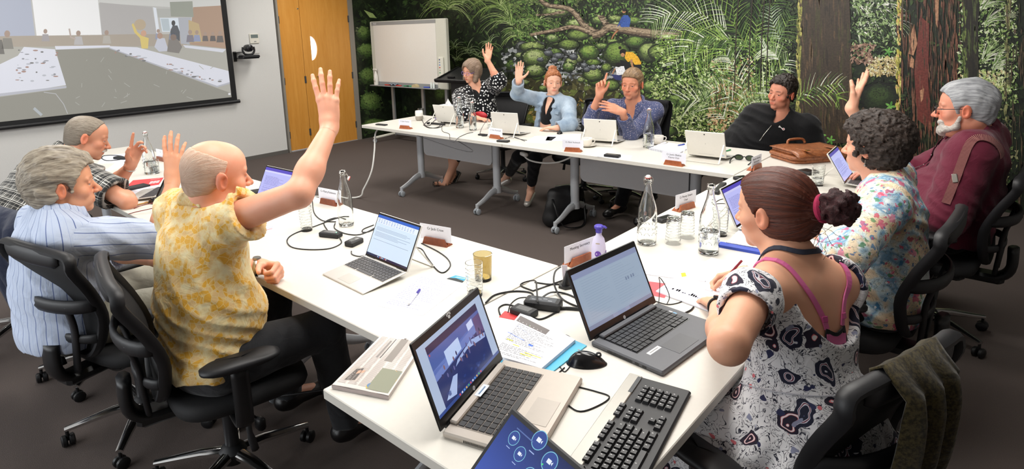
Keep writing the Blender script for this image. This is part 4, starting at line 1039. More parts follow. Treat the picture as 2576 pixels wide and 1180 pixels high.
# ================================================================== 1 man in the yellow shirt
def yellow():
 H = Head(A(548, 440, 2.17), (0.10, 1, -0.12), (0.02, -0.05, 1), 1.06)
 neck = A(503, 520, 2.24); sL, sR = shoulders(neck, (1, 0.05, 0), 0.19, 0.05, raiseR=0.03)
 pel = vec(-2.13, 0.80, 0.57)
 elR = reach(sR, 752, 488, 0.30); wrR = reach(elR, 832, 318, 0.29, near=False)
 wrL = T(660, 672, 0.775); elL = reach(sL, 610, 690, 0.31, near=False)
 elL = vec(wrL[0] - 0.17, wrL[1] - 0.17, 0.79)
 J = dict(pel=pel, neck=neck, shL=sL, shR=sR, elL=elL, wrL=wrL, elR=elR, wrR=wrR,
    hipL=pel + vec(-0.09, 0.02, -0.02), hipR=pel + vec(0.09, 0.02, -0.02), knL=vec(-2.35, 1.18, 0.55), knR=vec(-1.98, 1.20, 0.55),
    anL=vec(-2.36, 1.22, 0.10), anR=vec(-1.98, 1.26, 0.10), toeL=vec(-2.36, 1.40, 0.05), toeR=vec(-1.97, 1.44, 0.05))
 up = nrm(A(824, 240, 2.1) - A(833, 318, 2.1)); aw = nrm(vec(-0.6, 0.78, -0.1))
 hd = dict(R=dict(D=up, N=aw, curl=((0.05, 0.1, 0.1), (0.02, 0.1, 0.15), (0.0, 0.1, 0.1), (0.1, 0.15, 0.1)), spread=0.24, thumb=(0.2, 1.1), s=1.12),
    L=dict(D=nrm(vec(0.95, 0.25, 0.02)), N=nrm(vec(0.25, -0.9, -0.35)), curl=((1.3, 1.5, 1.0),) * 4, thumb=(0.5, 1.0), s=1.08))
 pr = person('person', 'bald man in a yellow floral shirt, seen from behind with his right hand raised high', J, skin='e6ac90', sc=1.05, head=H, hands=hd, neck=0.062, armr=1.12, hres=0.004, bres=0.007, torso=dict(cw=0.16, cd=0.12), tintk=dict(flush=0.7, brow=(0.75, 0.65, 0.55)), red=0.8)
 my = cloth('yellow_print', 'e8b84e', pat_yellow, rough=0.55, bump=0.5)
 top(pr, my, off=0.026, sleeve={'L': 0.62, 'R': 0.30}, belly=0.07, res=0.0065, neckr=0.072, fold=0.009, loose=0.008, hem=-0.02, pelr=0.92, seed=3, sleeve_r=1.12, chestx=1.04)
 bottoms(pr, M_gtrous, shoes=M_sock)
 watch(pr, wrL, elL, M_steel, M_steel, 0.034); flaps(pr, my)
 def hb(S, H):
  hair_cap(S, H, 0.0022, low=0.97)
  S.ell(H.W(0, 0.05, 0.105), (0.095 * H.s, 0.135 * H.s, 0.082 * H.s), H.R, k=0.004, op='s')
  for m_ in (-1, 1): S.ell(H.W(m_ * 0.075, 0.062, 0.055), (0.05 * H.s,) * 3, H.R, k=0.01, op='s')
  face_cut(S, H, side=-0.014, nape=-0.078, fz=0.12, short=True)
 hairmesh(pr, hair_mat('thin_white_hair', 'cda288', 'dfc4ae', (90, 90, 30)), hb, 0.0035, strand(0.0012), label='cropped white hair round a bald crown')
 eyes(pr); PR['yellow'] = pr
def eyes(pr, iris='5a6a72', look=(0, 0)):
 H = pr['H']
 for m in (-1, 1):
  ax = eyeax(H, look); c = H.W(m * 0.031, 0.0680, -0.0025); r = 0.0128 * H.s
  mb = MB()
  mb.lathe([(r * math.sin(t), r * math.cos(t)) for t in np.linspace(0.52, math.pi, 9)], c, 16, 0, ax=ax)
  mb.lathe([(r * 1.003 * math.sin(t), r * 1.003 * math.cos(t)) for t in np.linspace(0.24, 0.53, 3)], c, 16, 1, ax=ax)
  mb.lathe([(r * 1.004 * math.sin(t), r * 1.004 * math.cos(t)) for t in np.linspace(0, 0.25, 3)], c, 16, 2, ax=ax)
  o = mb.build('eye', [plain('eye_white', 'b9aea8', 0.3), plain('iris_' + iris, iris, 0.2), plain('pupil', '0a0a0a', 0.1)], pr['e'], True, fix=False); o.matrix_parent_inverse = pr['inv']
# ================================================================== 2 man in the striped shirt
def stripe():
 H = Head(A(163, 464, 2.50), (0.22, 1, -0.04), (0.0, -0.08, 1), 1.06)
 neck = A(128, 545, 2.50); sL, sR = shoulders(neck, (1, 0.0, 0), 0.185, 0.06)
 pel = vec(-2.90, 0.55, 0.56)
 elR = reach(sR, 395, 600, 0.31, near=False); wrR = reach(elR, 437, 452, 0.27, near=False)
 wrL = vec(-2.86, 0.93, 0.70); elL = vec(-3.08, 0.80, 0.74)
 J = dict(pel=pel, neck=neck, shL=sL, shR=sR, elL=elL, wrL=wrL, elR=elR, wrR=wrR,
    hipL=pel + vec(-0.09, 0.02, -0.02), hipR=pel + vec(0.09, 0.02, -0.02), knL=vec(-3.05, 1.02, 0.56), knR=vec(-2.68, 1.00, 0.56),
    anL=vec(-3.05, 1.1, 0.10), anR=vec(-2.66, 1.08, 0.10), toeL=vec(-3.05, 1.27, 0.05), toeR=vec(-2.66, 1.25, 0.05))
 d0 = proj_d(wrR)
 hd = dict(R=dict(D=nrm(A(436, 360, d0) - A(438, 452, d0)), N=nrm(vec(-0.7, 0.7, -0.1)), curl=((0.1, 0.25, 0.2), (0.05, 0.2, 0.2), (0.05, 0.2, 0.2), (0.15, 0.3, 0.2)), spread=0.2, thumb=(0.3, 0.9), s=1.12),
    L=dict(D=nrm(vec(0.75, 0.6, -0.05)), N=nrm(vec(0.1, -0.2, -1)), curl=(0.5, 0.5, 0.5, 0.5), thumb=(0.4, 0.5), s=1.05))
 pr = person('person', 'man with thick grey hair and a striped pale blue shirt, elbow bent and hand raised', J, skin='dfa684', head=H, hands=hd, hres=0.004, bres=0.009, armr=1.0, tintk=dict(flush=0.8, brow=(0.6, 0.52, 0.45)), red=0.7)
 ms = cloth('blue_pinstripe', 'bcc7dc', stripes(0, 0.030, 0.07, '5c6c9c', (0.03, '9aa8cc')), rough=0.8)
 top(pr, ms, off=0.028, sleeve='long', cuff={'L': 0.25, 'R': 0.10}, belly=0.02, res=0.007, fold=0.009, loose=0.02, hem=-0.03, seed=5, sleeve_r=1.15)
 flaps(pr, ms)
 bottoms(pr, cloth('khaki_trousers', 'a8a596'), shoes=M_sock)
 def hb(S, H):
  hair_cap(S, H, 0.020, topadd=0.02, back=0.01); face_cut(S, H, nape=-0.07, fz=0.085, short=True)
 hairmesh(pr, hair_mat('grey_brown_hair', '5d5144', 'b5aa98', (50, 50, 14)), hb, 0.004, strand(0.006, (60, 22, 45), 2), label='thick wavy grey brown hair')
 eyes(pr); PR['stripe'] = pr
def proj_d(P): return float((RC @ (np.array(P) - CAMP))[2])
# ================================================================== 3 man in the plaid shirt
def plaid():
 H = Head(A(222, 346, 3.62), (0.30, 1, -0.38), (0.0, 0.25, 1), 1.05)
 neck = A(158, 392, 3.66); sL, sR = shoulders(neck, (1, 0.05, 0), 0.20, 0.08)
 pel = vec(-4.18, 0.52, 0.58)
 elR = T(322, 508, 0.765); sR = elR + nrm(sR - elR) * 0.33
 wrR = elR + vec(-0.22, 0.04, 0.02);
 elL = reach(sL, 285, 468, 0.34, near=False); wrL = reach(elL, 331, 415, 0.26, near=True)
 J = dict(pel=pel, neck=neck, shL=sL, shR=sR, elL=elL, wrL=wrL, elR=elR, wrR=wrR,
    hipL=pel + vec(-0.09, 0.02, -0.02), hipR=pel + vec(0.09, 0.02, -0.02), knL=vec(-4.35, 1.0, 0.56), knR=vec(-3.95, 1.0, 0.56),
    anL=vec(-4.35, 1.05, 0.10), anR=vec(-3.95, 1.05, 0.10), toeL=vec(-4.35, 1.22, 0.05), toeR=vec(-3.95, 1.22, 0.05))
 d0 = proj_d(wrL)
 hd = dict(L=dict(D=nrm(A(356, 330, d0) - A(331, 415, d0)), N=nrm(vec(0.9, 0.1, 0.1)), curl=((0.05, 0.1, 0.1), (0.7, 0.5, 0.3), (0.9, 0.6, 0.3), (1.0, 0.6, 0.3)), spread=0.2, thumb=(0.5, 0.6), s=1.15),
    R=dict(D=nrm(vec(-1, 0.1, 0)), N=vec(0, 0, -1), curl=(0.4,) * 4, s=1.05))
 pr = person('person', 'man with cropped hair and moustache in a dark plaid shirt leaning over the table', J, skin='dc9f80', head=H, hands=hd, hres=0.0045, bres=0.011, armr=1.15, tintk=dict(flush=0.8, brow=(0.6, 0.5, 0.42)), red=0.7)
 top(pr, cloth('dark_plaid', '4a4a48', pat_plaid), off=0.026, sleeve={'L': 0.75, 'R': 0.72}, belly=0.05, res=0.008, fold=0.008, loose=0.02, seed=7, sleeve_r=1.25); flaps(pr, pr['top_mat'])
 bottoms(pr, M_trous, shoes=M_sock)
 def hb(S, H):
  hair_cap(S, H, 0.004, low=0.95); face_cut(S, H, nape=-0.07, fz=0.105, side=-0.008, short=True)
 hairmesh(pr, hair_mat('buzzed_grey_hair', '6f6355', '9c9182', (90, 90, 40)), hb, 0.0045, strand(0.0015), label='buzz cut grey hair')
 S = SDF(); S.cone(H.W(-0.026, 0.086, -0.060), H.W(0, 0.096, -0.051), 0.006, 0.0085, k=0.006); S.cone(H.W(0.026, 0.086, -0.060), H.W(0, 0.096, -0.051), 0.006, 0.0085, k=0.006)
 V, F = S.mesh(0.003, disp=strand(0.002, (200, 200, 60))); child(pr, 'moustache', V, F, hair_mat('moustache_grey', 'a39a8e', 'd8d2c8'), H.L(V))
 watch(pr, wrL, elL, M_steel, M_steel, 0.034)
 eyes(pr); PR['plaid'] = pr
# ================================================================== 4 woman in the dotted blouse
def polka():
 d = 6.75
 H = Head(A(1186, 179, d), (-0.02, -1, -0.16), (0.10, 0.0, 1), 1.02, fem=True)
 neck = A(1199, 224, d + 0.08); ax = nrm(A(1168, 226, d + 0.1) - A(1239, 214, d + 0.1)); sL, sR = neck - ax * 0.175 + vec(0, 0, -0.01), neck + ax * 0.175 - vec(0, 0, 0.06)
 pel = A(1205, 300, d + 0.05); pel[2] = 0.58
 elL = reach(sL, 1253, 205, 0.26, near=True); wrL = reach(elL, 1227, 152, 0.24, near=True)
 wrR = T(1199, 297, 0.765); elR = T(1168, 288, 0.80)
 J = dict(pel=pel, neck=neck, shL=sL, shR=sR, elL=elL, wrL=wrL, elR=elR, wrR=wrR,
    hipL=pel + vec(0.09, 0, -0.02), hipR=pel + vec(-0.09, 0, -0.02), knL=vec(pel[0] + 0.08, pel[1] - 0.38, 0.50), knR=vec(pel[0] - 0.12, pel[1] - 0.38, 0.53))
 J['anL'] = A(1120, 462, 6.75); J['anR'] = A(1140, 440, 6.82); J['toeL'] = A(1095, 462, 6.72); J['toeR'] = A(1118, 487, 6.8)
 J['knL'] = A(1170, 378, 6.7); J['knR'] = A(1135, 378, 6.65); J['knL'][2] = max(J['knL'][2], 0.48); J['knR'][2] = max(J['knR'][2], 0.48)
 d0 = proj_d(wrL)
 hd = dict(L=dict(D=nrm(A(1232, 112, d0) - A(1227, 152, d0)), N=nrm(vec(0.6, -0.75, 0)), curl=(0.08,) * 4, spread=0.14, thumb=(0.45, 0.15), s=1.0),
    R=dict(D=nrm(vec(0.95, 0.05, -0.05)), N=vec(0, 0, -1), curl=(0.15,) * 4, s=0.95))
 pr = person('person', 'woman with bobbed grey brown hair in a black blouse with white dots, left hand raised', J, skin='e2ab8e', head=H, hands=hd, fem=True, hres=0.005, bres=0.011, handres=0.004, armr=0.98, tintk=dict(flush=0.4, lips=(0.75, 0.32, 0.32), brow=(0.4, 0.3, 0.25)))
 top(pr, cloth('dotted_black', '0f1014', pat_dots), off=0.03, sleeve='long', cuff={'L': 0.30, 'R': 0.45}, belly=0.04, res=0.009, collar=False, neckr=0.062, vneck=(0.05, 0.14), fold=0.007, loose=0.02, sleeve_r=1.35, seed=2)
 S = SDF(); Jp = pr['J']; c = Jp['_chest'] + Jp['_fw'] * 0.055 - Jp['_up'] * 0.02
 S.ell(c, (0.075, 0.085, 0.15), pr['Rt'], k=0.02); V, F = S.mesh(0.010); child(pr, 'camisole', V, F, cloth('black_camisole', '101013'), frames_pc(V, [(pel, neck, Jp['_fw'], 0.1)]))
 bottoms(pr, M_trous, ank=0.45, loose=0.0)
 for q in 'LR':
  a, t = Jp['an' + q], Jp['toe' + q]; dd = nrm(t - a); n_ = nrm(np.cross(dd, (0.9, 0.3, 0))) ; n_ = n_ if n_[2] > 0 else -n_; s_ = np.cross(dd, n_)
  c = a + dd * 0.06 - n_ * 0.045; m = MB(); m.box(c, (0.25, 0.085, 0.012), ax=(dd, s_, n_), mi=0, bevel=0.005); m.box(c - n_ * 0.012, (0.25, 0.085, 0.011), ax=(dd, s_, n_), mi=1, bevel=0.005); m.box(c - n_ * 0.024, (0.25, 0.085, 0.012), ax=(dd, s_, n_), mi=0, bevel=0.005); m.box(c - n_ * 0.035, (0.25, 0.085, 0.011), ax=(dd, s_, n_), mi=2, bevel=0.005)
  for f_ in (0.0, 0.09, 0.13): m.tube([a + dd * f_ + s_ * 0.044 - n_ * 0.035, a + dd * f_ + s_ * 0.03 + n_ * 0.012, a + dd * f_ + n_ * (0.03 if f_ == 0 else 0.018), a + dd * f_ - s_ * 0.03 + n_ * 0.012, a + dd * f_ - s_ * 0.044 - n_ * 0.035], 0.011, 6, flat=(1, 0.35, dd))
  childmb(pr, 'sandal', m, [plain('sandal_black', '15130f', 0.6), plain('sandal_white', 'e6e2da', 0.6), plain('sandal_sole', 'b9a88c', 0.8)])
 def hb(S, H):
  hair_cap(S, H, 0.018, topadd=0.008);
  for m in (-1, 1): S.cone(H.W(m * 0.075, -0.01, 0.03), H.W(m * 0.078, 0.02 if m > 0 else 0.03, -0.085), 0.034 * H.s, 0.030 * H.s, k=0.02)
  S.cone(H.W(0, -0.07, 0.0), H.W(0, -0.06, -0.085), 0.06 * H.s, 0.05 * H.s, k=0.03)
  S.ell(H.W(0.0, 0.10, -0.03), (0.062 * H.s, 0.062 * H.s, 0.105 * H.s), H.R, k=0.008, op='s')
 hairmesh(pr, hair_mat('streaked_bob', '4e3a2e', 'a8917c', (110, 20, 8)), hb, 0.005, strand(0.003, (60, 30, 8), 4), label='chin length bob of streaked grey brown hair')
 glasses(pr, H, plain('lilac_frame', '9a7fd0', 0.3), square=False)
 eyes(pr, '4a3a30', (0, -0.2)); PR['polka'] = pr
# ================================================================== 5 woman in the denim jacket
def denim():
 d = 6.0
 H = Head(A(1391, 208, d), (0.72, -0.68, 0.02), (0.05, 0.05, 1), 1.0, fem=True)
 neck = A(1396, 252, d + 0.05); ax = nrm(A(1364, 250, d + 0.12) - A(1433, 258, d - 0.12)); sL, sR = neck - ax * 0.165 - vec(0, 0, 0.03), neck + ax * 0.165 - vec(0, 0, 0.02)
 pel = A(1385, 345, d + 0.1); pel[2] = 0.56
 elR = reach(sR, 1302, 236, 0.27, near=True); wrR = reach(elR, 1304, 203, 0.23, near=True)
 elL = T(1434, 312, 0.79); wrL = T(1400, 322, 0.765)
 J = dict(pel=pel, neck=neck, shL=sL, shR=sR, elL=elL, wrL=wrL, elR=elR, wrR=wrR)
 J['hipL'] = pel + vec(0.09, 0, -0.02); J['hipR'] = pel + vec(-0.09, 0, -0.02)
 J['knR'] = A(1345, 400, 5.7); J['anR'] = T(1335, 480, 0.12); J['toeR'] = T(1327, 507, 0.05)
 J['knL'] = A(1305, 395, 5.75); J['anL'] = T(1275, 445, 0.20); J['toeL'] = T(1248, 468, 0.10)
 d0 = proj_d(wrR)
 hd = dict(R=dict(D=nrm(A(1307, 160, d0) - A(1304, 203, d0)), N=nrm(vec(0.62, -0.75, 0.1)), curl=(0.05,) * 4, spread=0.10, thumb=(0.75, 0.1), s=1.0),
    L=dict(D=nrm(vec(-0.9, -0.2, -0.02)), N=vec(0, 0, -1), curl=(0.25,) * 4, s=0.95))
 pr = person('person', 'red haired woman in a pale denim jacket and black top, right palm raised', J, skin='e8b79d', head=H, hands=hd, fem=True, hres=0.0045, bres=0.011, handres=0.0035, neck=0.048, armr=0.9, tintk=dict(flush=0.4, lips=(0.85, 0.45, 0.42), brow=(0.6, 0.42, 0.3)))
 Jp = pr['J']
 def fr_open(S):
  c = Jp['neck'] + Jp['_fw'] * 0.12 - Jp['_up'] * 0.02
  for t in np.linspace(0, 1, 7):
   p = c - Jp['_fw'] * 0.06 - Jp['_up'] * 0.42 * t; S.cone(p, p + Jp['_fw'] * 0.2, 0.048 + 0.02 * t, 0.06, k=0.008, op='s', ratio=1.3, side=Jp['_sh'])
 mj = cloth('pale_denim', '9fb7d0', pat_denim, bump=0.4)
 top(pr, mj, off=0.022, sleeve='long', cuff={'L': 0.92, 'R': 0.90}, res=0.008, collar=False, neckr=0.07, fold=0.006, loose=0.006, sleeve_r=1.0, name='denim_jacket', backscoop=fr_open, seed=11)
 Jf, Ju, Js = Jp['_fw'], Jp['_up'], Jp['_sh']
 for s_ in (-1, 1):   # collar flaps
  S = SDF(); a = Jp['neck'] + Js * s_ * 0.062 + Ju * 0.035 - Jf * 0.01; b = Jp['neck'] + Js * s_ * 0.085 + Jf * 0.112 - Ju * 0.06
  S.cone(a, b, 0.012, 0.016, k=0.01, ratio=2.4, side=Js + Jf * 0.3 * s_); V, F = S.mesh(0.006); child(pr, 'collar', V, F, mj, frames_pc(V, [(pel, neck, Jf, 0.1)]))
  m = MB(); c = Jp['_chest'] + Js * s_ * 0.115 + Jf * (0.112 if s_ > 0 else 0.112) + Ju * 0.01; m.box(c, (0.075, 0.01, 0.03), ax=(Js, Jf, Ju), bevel=0.003); childmb(pr, 'pocket_flap', m, mj, False)
 S = SDF(); S.ell(Jp['_chest'] + Jf * 0.040 - Ju * 0.0, (0.115, 0.088, 0.185), pr['Rt'], k=0.03); S.cone(Jp['pel'], Jp['_chest'] - Ju * 0.05, 0.11, 0.10, k=0.03, ratio=1.25, side=Js)
 c0 = Jp['neck'] + Jf * 0.06
 for t in np.linspace(0, 1, 9): S.cone(c0 - Ju * 0.15 * t, c0 - Ju * 0.15 * t + Jf * 0.2, 0.036 * (1 - t) + 0.004, 0.036 * (1 - t) + 0.004, k=0.008, op='s')
 V, F = S.mesh(0.009); child(pr, 'vest_top', V, F, cloth('black_top', '141417'), frames_pc(V, [(pel, neck, Jf, 0.1)]))
 m = MB(); pend = Jp['neck'] + Jf * 0.105 - Ju * 0.125
 for s_ in (-1, 1): m.tube(smoothpath([Jp['neck'] + Js * s_ * 0.055 + Ju * 0.02, Jp['neck'] + Js * s_ * 0.05 + Jf * 0.07 - Ju * 0.04, pend + Ju * 0.02], 4), 0.0022, 6)
 m.lathe([(0, -0.004), (0.019, -0.003), (0.021, 0), (0.019, 0.004), (0, 0.005)], pend, 16, ax=(Js, Ju * 0.75, Jf)); childmb(pr, 'pendant_necklace', m, plain('onyx', '0d0d0f', 0.3))
 bottoms(pr, M_trous, loose=0.0, ank=0.78)
 for q in 'LR':
  a, t = Jp['an' + q], Jp['toe' + q]; S = SDF(); dd = nrm(t - a); S.cone(a - dd * 0.02 - vec(0, 0, 0.045), t + dd * 0.02 - vec(0, 0, 0.012), 0.036, 0.027, k=0.02, ratio=1.2, side=np.cross(dd, (0, 0, 1)))
  S.cone(a + vec(0, 0, 0.0), a + vec(0, 0, 0.06), 0.034, 0.032, k=0.006, op='s'); V, F = S.mesh(0.006); child(pr, 'loafer', V, F, plain('silver_leather', 'c9c4bd', 0.3, metal=0.4))
 def hb(S, H):
  hair_cap(S, H, 0.011, topadd=0.006, low=0.8); face_cut(S, H, nape=-0.065, fz=0.082, side=0.008, short=True)
  S.ell(H.W(0, -0.045, 0.135), (0.042 * H.s, 0.042 * H.s, 0.032 * H.s), H.R, k=0.02)
 hairmesh(pr, hair_mat('ginger_hair', '7d4323', 'b9774a', (90, 40, 20)), hb, 0.0045, strand(0.005, (60, 60, 60), 8), label='curly ginger hair tied up in a bun')
 eyes(pr, '5c6f78', (0.15, 0.1)); PR['denim'] = pr
# ================================================================== 6 man in the blue shirt
def blue():
 d = 5.2
 H = Head(A(1590, 212, d), (0.14, -0.98, -0.08), (0.03, 0.03, 1), 1.04)
 neck = A(1594, 268, d + 0.1); ax = nrm(A(1543, 262, d + 0.13) - A(1640, 266, d - 0.05)); sL, sR = neck - ax * 0.185 - vec(0, 0, 0.03), neck + ax * 0.185 - vec(0, 0, 0.02)
 pel = vec(neck[0] - 0.02, neck[1] + 0.22, 0.58)
 elR = reach(sR, 1484, 303, 0.31, near=True); wrR = reach(elR, 1507, 240, 0.27, near=True)
 elL = reach(sL, 1588, 338, 0.31, near=True); wrL = reach(elL, 1565, 283, 0.25, near=True)
 J = dict(pel=pel, neck=neck, shL=sL, shR=sR, elL=elL, wrL=wrL, elR=elR, wrR=wrR,
    hipL=pel + vec(0.09, 0, -0.02), hipR=pel + vec(-0.09, 0, -0.02), knL=vec(-2.3, 4.66, 0.53), knR=vec(-2.55, 4.68, 0.53))
 J['anR'] = T(1560, 515, 0.10); J['toeR'] = J['anR'] + vec(-0.03, -0.15, -0.05); J['anL'] = T(1620, 530, 0.10); J['toeL'] = J['anL'] + vec(0.03, -0.15, -0.05)
 d0 = proj_d(wrR); d1 = proj_d(wrL)
 hd = dict(R=dict(D=nrm(A(1512, 205, d0) - A(1507, 240, d0)), N=nrm(vec(0.75, -0.65, 0.05)), curl=((0.05, 0.1, 0.1), (1.1, 1.0, 0.5), (1.25, 1.1, 0.5), (1.3, 1.1, 0.5)), spread=0.08, thumb=(0.25, 0.75), s=1.08),
    L=dict(D=nrm(A(1530, 268, d1) - A(1565, 283, d1) + vec(0, 0.0, 0)), N=nrm(vec(-0.3, 0.75, -0.6)), curl=((0.2, 0.3, 0.2),) * 4, spread=0.14, thumb=(0.5, 0.7), s=1.08))
 pr = person('person', 'man with short brown hair in a speckled blue shirt pointing one finger up', J, skin='d99a7c', head=H, hands=hd, hres=0.0042, bres=0.011, handres=0.0035, tintk=dict(flush=0.8, brow=(0.55, 0.42, 0.3), lips=(0.8, 0.5, 0.46)), red=0.7)
 top(pr, cloth('speckled_blue', '50577a', pat_speck), off=0.018, sleeve='long', cuff={'L': 0.80, 'R': 0.62}, res=0.008, vneck=(0.035, 0.07), fold=0.007, loose=0.005, sleeve_r=1.0, seed=13); flaps(pr, pr['top_mat'])
 bottoms(pr, M_trous, shoes=M_sock)
 def hb(S, H):
  hair_cap(S, H, 0.013, topadd=0.010, low=0.8); face_cut(S, H, nape=-0.07, fz=0.078, short=True)
 hairmesh(pr, hair_mat('short_brown_hair', '5e4733', 'a08463', (50, 50, 16)), hb, 0.0045, strand(0.004, (50, 25, 25), 3), label='short side swept brown hair')
 eyes(pr, '54606a', (-0.1, -0.1)); PR['blue'] = pr
# ================================================================== 7 man in the black fleece
def fleece():
 d = 4.75
 H = Head(A(1966, 234, d), (-0.30, -0.95, -0.02), (0.18, 0.14, 1), 1.04)
 neck = A(1962, 294, d + 0.08); ax = nrm(A(1896, 302, d + 0.15) - A(2012, 318, d - 0.02)); sL, sR = neck - ax * 0.19 - vec(0, 0, 0.05), neck + ax * 0.19 - vec(0, 0, 0.04)
 pel = vec(neck[0] - 0.22, neck[1] - 0.06, 0.57)
 elR = sR + vec(-0.17, -0.05, -0.22); wrR = elR + vec(0.12, -0.16, -0.10); elL = sL + vec(0.10, 0.04, -0.27); wrL = elL + vec(-0.10, -0.20, -0.08)
 J = dict(pel=pel, neck=neck, shL=sL, shR=sR, elL=elL, wrL=wrL, elR=elR, wrR=wrR,
    hipL=pel + vec(0.09, 0, -0.02), hipR=pel + vec(-0.09, 0, -0.02), knL=vec(pel[0] + 0.1, 4.62, 0.54), knR=vec(pel[0] - 0.25, 4.62, 0.54),
    anL=vec(pel[0] + 0.1, 4.3, 0.10), anR=vec(pel[0] - 0.25, 4.3, 0.10), toeL=vec(pel[0] + 0.1, 4.13, 0.05), toeR=vec(pel[0] - 0.25, 4.13, 0.05))
 pr = person('person', 'man with dark curly hair slouching in a black zipped fleece', J, skin='dd9c82', head=H, hands=dict(R=dict(D=vec(0.2, -0.7, -0.5), N=vec(0, -0.4, -1), curl=(0.5,) * 4), L=dict(D=vec(-0.8, -0.5, 0), N=vec(0, 0, -1), curl=(0.5,) * 4)), hres=0.0042, bres=0.011, tintk=dict(flush=0.9, brow=(0.16, 0.12, 0.1), stubble=(0.72, 0.66, 0.64), lips=(0.8, 0.5, 0.5)), red=0.7)
 Jp = pr['J']; mf = cloth('black_fleece', '131315', bump=0.25)
 def ex(S):
  nd = nrm(H.W(0, -0.02, -0.07) - Jp['neck'])
  S.cone(Jp['neck'], Jp['neck'] + nd * 0.075, 0.088, 0.082, k=0.02)
 top(pr, mf, off=0.034, sleeve='long', belly=0.06, res=0.008, collar=False, neckr=0.074, extra=ex, vneck=(0.03, 0.03), fold=0.009, loose=0.02, sleeve_r=1.25, chestx=1.08, name='fleece', seed=17)
 bottoms(pr, M_trous, shoes=M_sock)
 Sx = pr['top']; Jf, Ju, Js = Jp['_fw'], Jp['_up'], Jp['_sh']
 def onto(P, off_=0.003):
  P = np.array(P, float); h = 1e-3
  for _ in range(8):
   dd = evalpts(Sx.p, P[None])[0]; G = np.array([evalpts(Sx.p, (P + h * e)[None])[0] - evalpts(Sx.p, (P - h * e)[None])[0] for e in np.eye(3)]); G = nrm(G); P = P - G * (dd - off_)
  return P, G
 p, g_ = onto(Jp['_chest'] - Js * 0.075 + Jf * 0.13 + Ju * 0.045, 0.007)
 s2 = nrm(np.cross(Ju, g_)); u2 = np.cross(g_, s2); s2 = s2 * 1.0
 m = MB(); m.lathe([(0, 0.002), (0.010, 0.002), (0.010, -0.001), (0, -0.001)], p + s2 * 0.014, 14, 0, ax=(s2, u2, g_)); m.lathe([(0, 0.003), (0.006, 0.003), (0.006, 0), (0, 0)], p + s2 * 0.014, 12, 1, ax=(s2, u2, g_)); m.box(p - s2 * 0.008, (0.026, 0.006, 0.002), ax=(nrm(s2 - u2 * 0.15), nrm(u2 + s2 * 0.15), g_)); m.box(p - s2 * 0.020 , (0.010, 0.014, 0.002), ax=(s2, u2, g_))
 childmb(pr, 'chest_emblem', m, [plain('emblem_white', 'dcdad6', 0.6), plain('emblem_red', 'c9727c', 0.6)], False)
 m = MB(); q = [onto(Jp['neck'] + Jf * 0.14 - Ju * t, 0.002)[0] for t in np.linspace(0.07, 0.22, 8)]; m.tube(q, 0.0022, 6); m.box(q[-1] , (0.006, 0.004, 0.02), ax=(Js, Jf, Ju)); childmb(pr, 'zip', m, M_steel)
 def hb(S, H):
  hair_cap(S, H, 0.018, topadd=0.014, low=0.8); face_cut(S, H, nape=-0.06, fz=0.082, short=True)
 def dcurl(q):
  return 0.007 * vnoise(q * 75, 1) + 0.004 * vnoise(q * 150, 2)
 hairmesh(pr, hair_mat('dark_curls', '17120f', '3a312c', (80, 80, 80)), hb, 0.0042, dcurl, label='short dark curly hair')
 eyes(pr, '3a2c22', (-0.25, -0.05)); PR['fleece'] = pr
